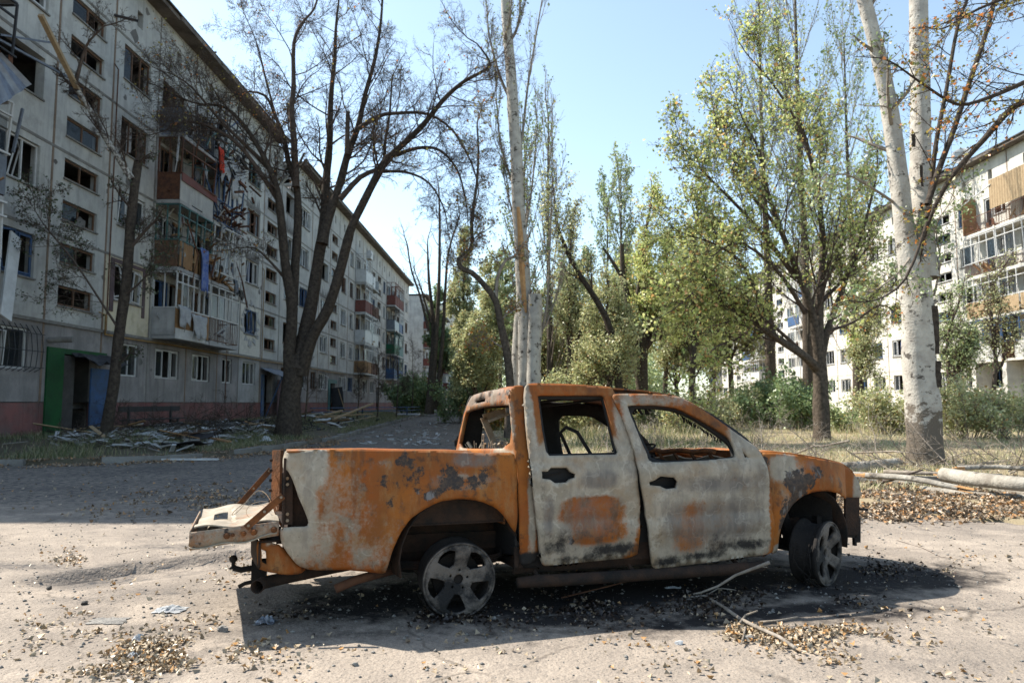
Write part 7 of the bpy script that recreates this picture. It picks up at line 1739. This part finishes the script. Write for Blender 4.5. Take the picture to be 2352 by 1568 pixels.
for k_, (L_, zs_, r_, lb_) in enumerate([([(1990, 1092), (2090, 1098), (2200, 1120)], [.28, .3, .22], .05, 'slim grey trunk lying slantwise over the two left logs'), ([(2120, 1125), (2230, 1138), (2352, 1145), (2420, 1150)], [.08, .09, .1, .1], .07, 'grey log half sunk in leaves in front of the thickest log'), ([(2200, 1075), (2290, 1072), (2400, 1080)], [.3, .32, .3], .045, 'thin grey pole lying behind the thickest log')]):
    log('fallen_log', L_, zs_, r_, lb_, 'bark_log')
# brushwood heap behind the logs
t_ = Tree(404)
for k in range(90):
    x_ = _r.uniform(5.5, 17); y_ = _r.uniform(12.8, 16.5); P = Vector((x_, y_, gzf(x_, y_)+.05)); d = Vector((_r.gauss(0, 1), _r.gauss(0, .5), _r.uniform(.0, .35))).normalized()
    t_.grow(P, d, _r.uniform(.8, 1.8), .014, 1, TW0)
q = t_.meshes('branches'); tag(link('brushwood', np_mesh('brushwood', q[0], q[1]), M['twigpale']), 'tangle of dry brushwood around the fallen logs', 'brushwood', kind='stuff')
t_ = Tree(405)
for k in range(30):
    x_ = _r.uniform(1.5, 6.5); y_ = _r.uniform(14, 19); P = Vector((x_, y_, gzf(x_, y_)+.05)); d = Vector((_r.gauss(0, 1), _r.gauss(0, .5), _r.uniform(.1, .5))).normalized()
    t_.grow(P, d, _r.uniform(.8, 1.6), .012, 1, TW0)
q = t_.meshes('branches'); tag(link('brushwood', np_mesh('brushwood', q[0], q[1]), M['twigpale']), 'white dry brushwood seen through the windows of the truck', 'brushwood', kind='stuff')
t_ = Tree(406)
for k in range(90):
    x_ = _r.uniform(-12.9, -8.4); y_ = _r.uniform(18.3, 31); P = Vector((x_, y_, gzf(x_, y_)+.08)); d = Vector((_r.gauss(0, 1), _r.gauss(0, .8), _r.uniform(.0, .45))).normalized()
    t_.grow(P, d, _r.uniform(.6, 1.7), .014, 1, TW0)
q = t_.meshes('branches'); tag(link('brushwood', np_mesh('brushwood', q[0], q[1]), M['bark_dark']), 'dark tangle of fallen branches over the rubbish under the left block', 'brushwood', kind='stuff')
# ---- debris below the left block
rgd = random.Random(55)
def flat_piece(name, x, y, w_, h_, t_, mt_, label, cat, grp, lift=.1, parts=False):
    m = MB(); n = 5; G = [[(w_*(i/n-.5), h_*(j/3-.5)*(1+.3*math.sin(i*2+j)), .03*math.sin(i*1.3+j*2.1)) for j in range(4)] for i in range(n+1)]; m.sheet(G)
    o = m.build(name, mt_, solid=t_); o.location = (x, y, gzf(x, y)+lift); o.rotation_euler = (rgd.uniform(-.25, .25), rgd.uniform(-.3, .3), rgd.uniform(-.6, .6)+(0 if rgd.random() < .6 else 1.2)); tag(o, label, cat, grp); return o
def rx(): 
    y = rgd.uniform(18.5, 30); x = rgd.uniform(-12.8, -8.6); return x, y
for k in range(44): x, y = rx() if k < 30 else (rgd.uniform(-12.6, -8.6), rgd.uniform(30, 50)); flat_piece('panel_scrap', x, y, rgd.uniform(.25, .95), rgd.uniform(.12, .4), .02, [M['cloth'], M['white'], M['sole']][k % 3], ['torn pale fabric-faced scrap in the rubbish strip under the left block', 'torn white painted panel scrap in the rubbish strip under the left block', 'torn bluish-white plastic scrap in the rubbish strip under the left block'][k % 3], 'panel scrap', ['pale fabric-faced scraps', 'white painted scraps', 'bluish plastic scraps'][k % 3])
for k in range(36):
    x, y = rx() if k < 24 else (rgd.uniform(-12.6, -8.6), rgd.uniform(30, 50)); L_ = rgd.uniform(.7, 2.0); m = MB(); m.box((-L_/2, -.05, -.012), (L_/2, .05, .012)); o = m.build('plank', [M['palewood'], M['plywood'], M['brownwood'], M['white']][k % 4]); o.location = (x, y, gzf(x, y)+.1+.15*rgd.random()); o.rotation_euler = (rgd.uniform(-.4, .4), rgd.uniform(-.3, .3), rgd.uniform(-.7, .7))
    tag(o, ['loose pale bare plank', 'loose orange-brown plank', 'loose dark brown plank', 'loose white painted plank'][k % 4]+' thrown among the rubbish under the left block', 'plank', ['pale loose planks', 'orange-brown loose planks', 'dark loose planks', 'white loose planks'][k % 4])
for k in range(16): x, y = rx(); flat_piece('roofing_scrap', x, y, rgd.uniform(.5, 1.4), rgd.uniform(.3, .7), .02, [M['roof'], M['greymetal'], M['dkmetal']][k % 3], ['black roofing felt', 'bent grey sheet metal', 'dark iron sheet'][k % 3]+' scrap in the rubbish strip under the left block', 'sheet scrap', ['roofing felt scraps', 'grey sheet scraps', 'dark iron scraps'][k % 3], .15)
x, y = -9.2, 19.8; m = MB(); m.box((-.6, -.07, -.02), (.6, .07, .02)); o = m.build('plank', M['plywood']); P = atZ(495, 1012, .3); o.location = (P.x, P.y, .36); o.rotation_euler = (.1, .12, -.5); tag(o, 'orange plank lying in the grass before the rubbish strip', 'plank')
m = MB(); m.box((-1.2, -.05, -.02), (1.2, .05, .02)); o = m.build('plank', M['white']); P = atZ(385, 1040, .2); o.location = (P.x, P.y, gzf(P.x, P.y)+.05); o.rotation_euler = (0, 0, .05); tag(o, 'white strip lying in the grass near the kerb on the left', 'strip')
m = MB(); m.box((-.9, -.2, -.04), (.9, .2, .04)); o = m.build('slab', M['sole']); P = atZ(938, 962, .15); o.location = (P.x, P.y, gzf(P.x, P.y)+.15); o.rotation_euler = (.1, 0, -.2); tag(o, 'white slab dumped at the road edge further down the street', 'slab')
for k, (px_, py_, s_) in enumerate([(195, 992, .5), (228, 996, .45), (215, 1012, .3), (312, 962, .3), (612, 1000, .4)]):
    P = atZ(px_, py_, .35); crumple('plastic_bag', (P.x, P.y, gzf(P.x, P.y)+.02), s_, s_*.8, s_*.5, M['sole'], ['pale plastic bag left of the foot of the snapped tree', 'torn pale bag touching the snapped tree', 'small white bag in the grass before the snapped tree', 'white bag under the ground floor window', 'crumpled white sheet beside the dark tree foot'][k], 'bag', 60+k)
m = MB()
for k in range(520):
    x, y = rx() if k % 3 else (rgd.uniform(-12.5, -8.2), rgd.uniform(28, 48)); z = gzf(x, y)+.03+.12*rgd.random(); d = Vector((rgd.gauss(0, 1), rgd.gauss(0, 1), rgd.gauss(0, .3))).normalized()*rgd.uniform(.04, .3); m.cm = k % 3
    m.bar(Vector((x, y, z))-d, Vector((x, y, z))+d, rgd.uniform(.02, .16), rgd.uniform(.01, .05))
tag(m.build('rubble', [M['dkmetal'], M['stone'], M['cloth']]), 'small broken rubble strewn along the foot of the left block', 'rubble', kind='stuff')
m = MB()
for k in range(160):
    P = atZ(rgd.uniform(820, 1030), 962+rgd.random()**.7*60, 0); x, y = P.x, P.y; z = gzf(x, y)+.02; d = Vector((rgd.gauss(0, 1), rgd.gauss(0, 1), rgd.gauss(0, .2))).normalized()*rgd.uniform(.03, .2); m.cm = k % 2
    m.bar(Vector((x, y, z))-d, Vector((x, y, z))+d, rgd.uniform(.02, .12), rgd.uniform(.01, .05))
tag(m.build('rubble', [M['stone'], M['cloth']]), 'rubble scattered over the road behind the truck bed', 'rubble', kind='stuff')
# bench
bx_ = -12.7; b = empty('bench', (bx_, 25.3, gzf(bx_, 25.3))); tag(b, 'long dark wooden bench standing against the red plinth', 'bench'); g0 = 0
m = MB(); m.box((-.04, -2.1, .66), (.0, 2.1, .84)); m.build('backrest', M['dkmetal'], b)
m = MB(); m.box((-.05, -2.0, .38), (.32, 2.0, .42)); m.build('seat', M['dkmetal'], b)
for yy in (-1.5, 1.4):
    m = MB(); m.bar((0, yy, 0), (-.02, yy, .84), .07); m.bar((.28, yy, 0), (.25, yy, .38), .07); m.build('leg', M['dkmetal'], b)
# low blue rails further down the yard
b = empty('low_fence', (-11, 52, gzf(-11, 52))); tag(b, 'low blue tube fence around the front garden far down the left block', 'fence')
for (a, c) in (((0, 0), (2.6, 4)), ((2.6, 4), (3.2, 12)), ((0, 0), (-2, -6))):
    m = MB(); m.bar((a[0], a[1], .5), (c[0], c[1], .5), .06); m.bar((a[0], a[1], .25), (c[0], c[1], .25), .05); m.build('rail', M['bluepaint'], b)
    m = MB(); m.bar((a[0], a[1], -.1), (a[0], a[1], .55), .07); m.build('post', M['bluepaint'], b)
b = empty('toppled_fence', (-10.5, 38, gzf(-10.5, 38))); tag(b, 'pale toppled timber frame lying in the strip below the plywood balconies', 'frame')
for (a, c) in (((0, 0, .2), (2, 5, .3)), ((.5, 0, .3), (.2, 5, .5)), ((0, 1, .15), (1.6, 1.2, .25)), ((1.2, -1, .1), (2.2, 4, .9))):
    m = MB(); m.bar(a, c, .14, .07); m.build('beam', M['palewood'], b)
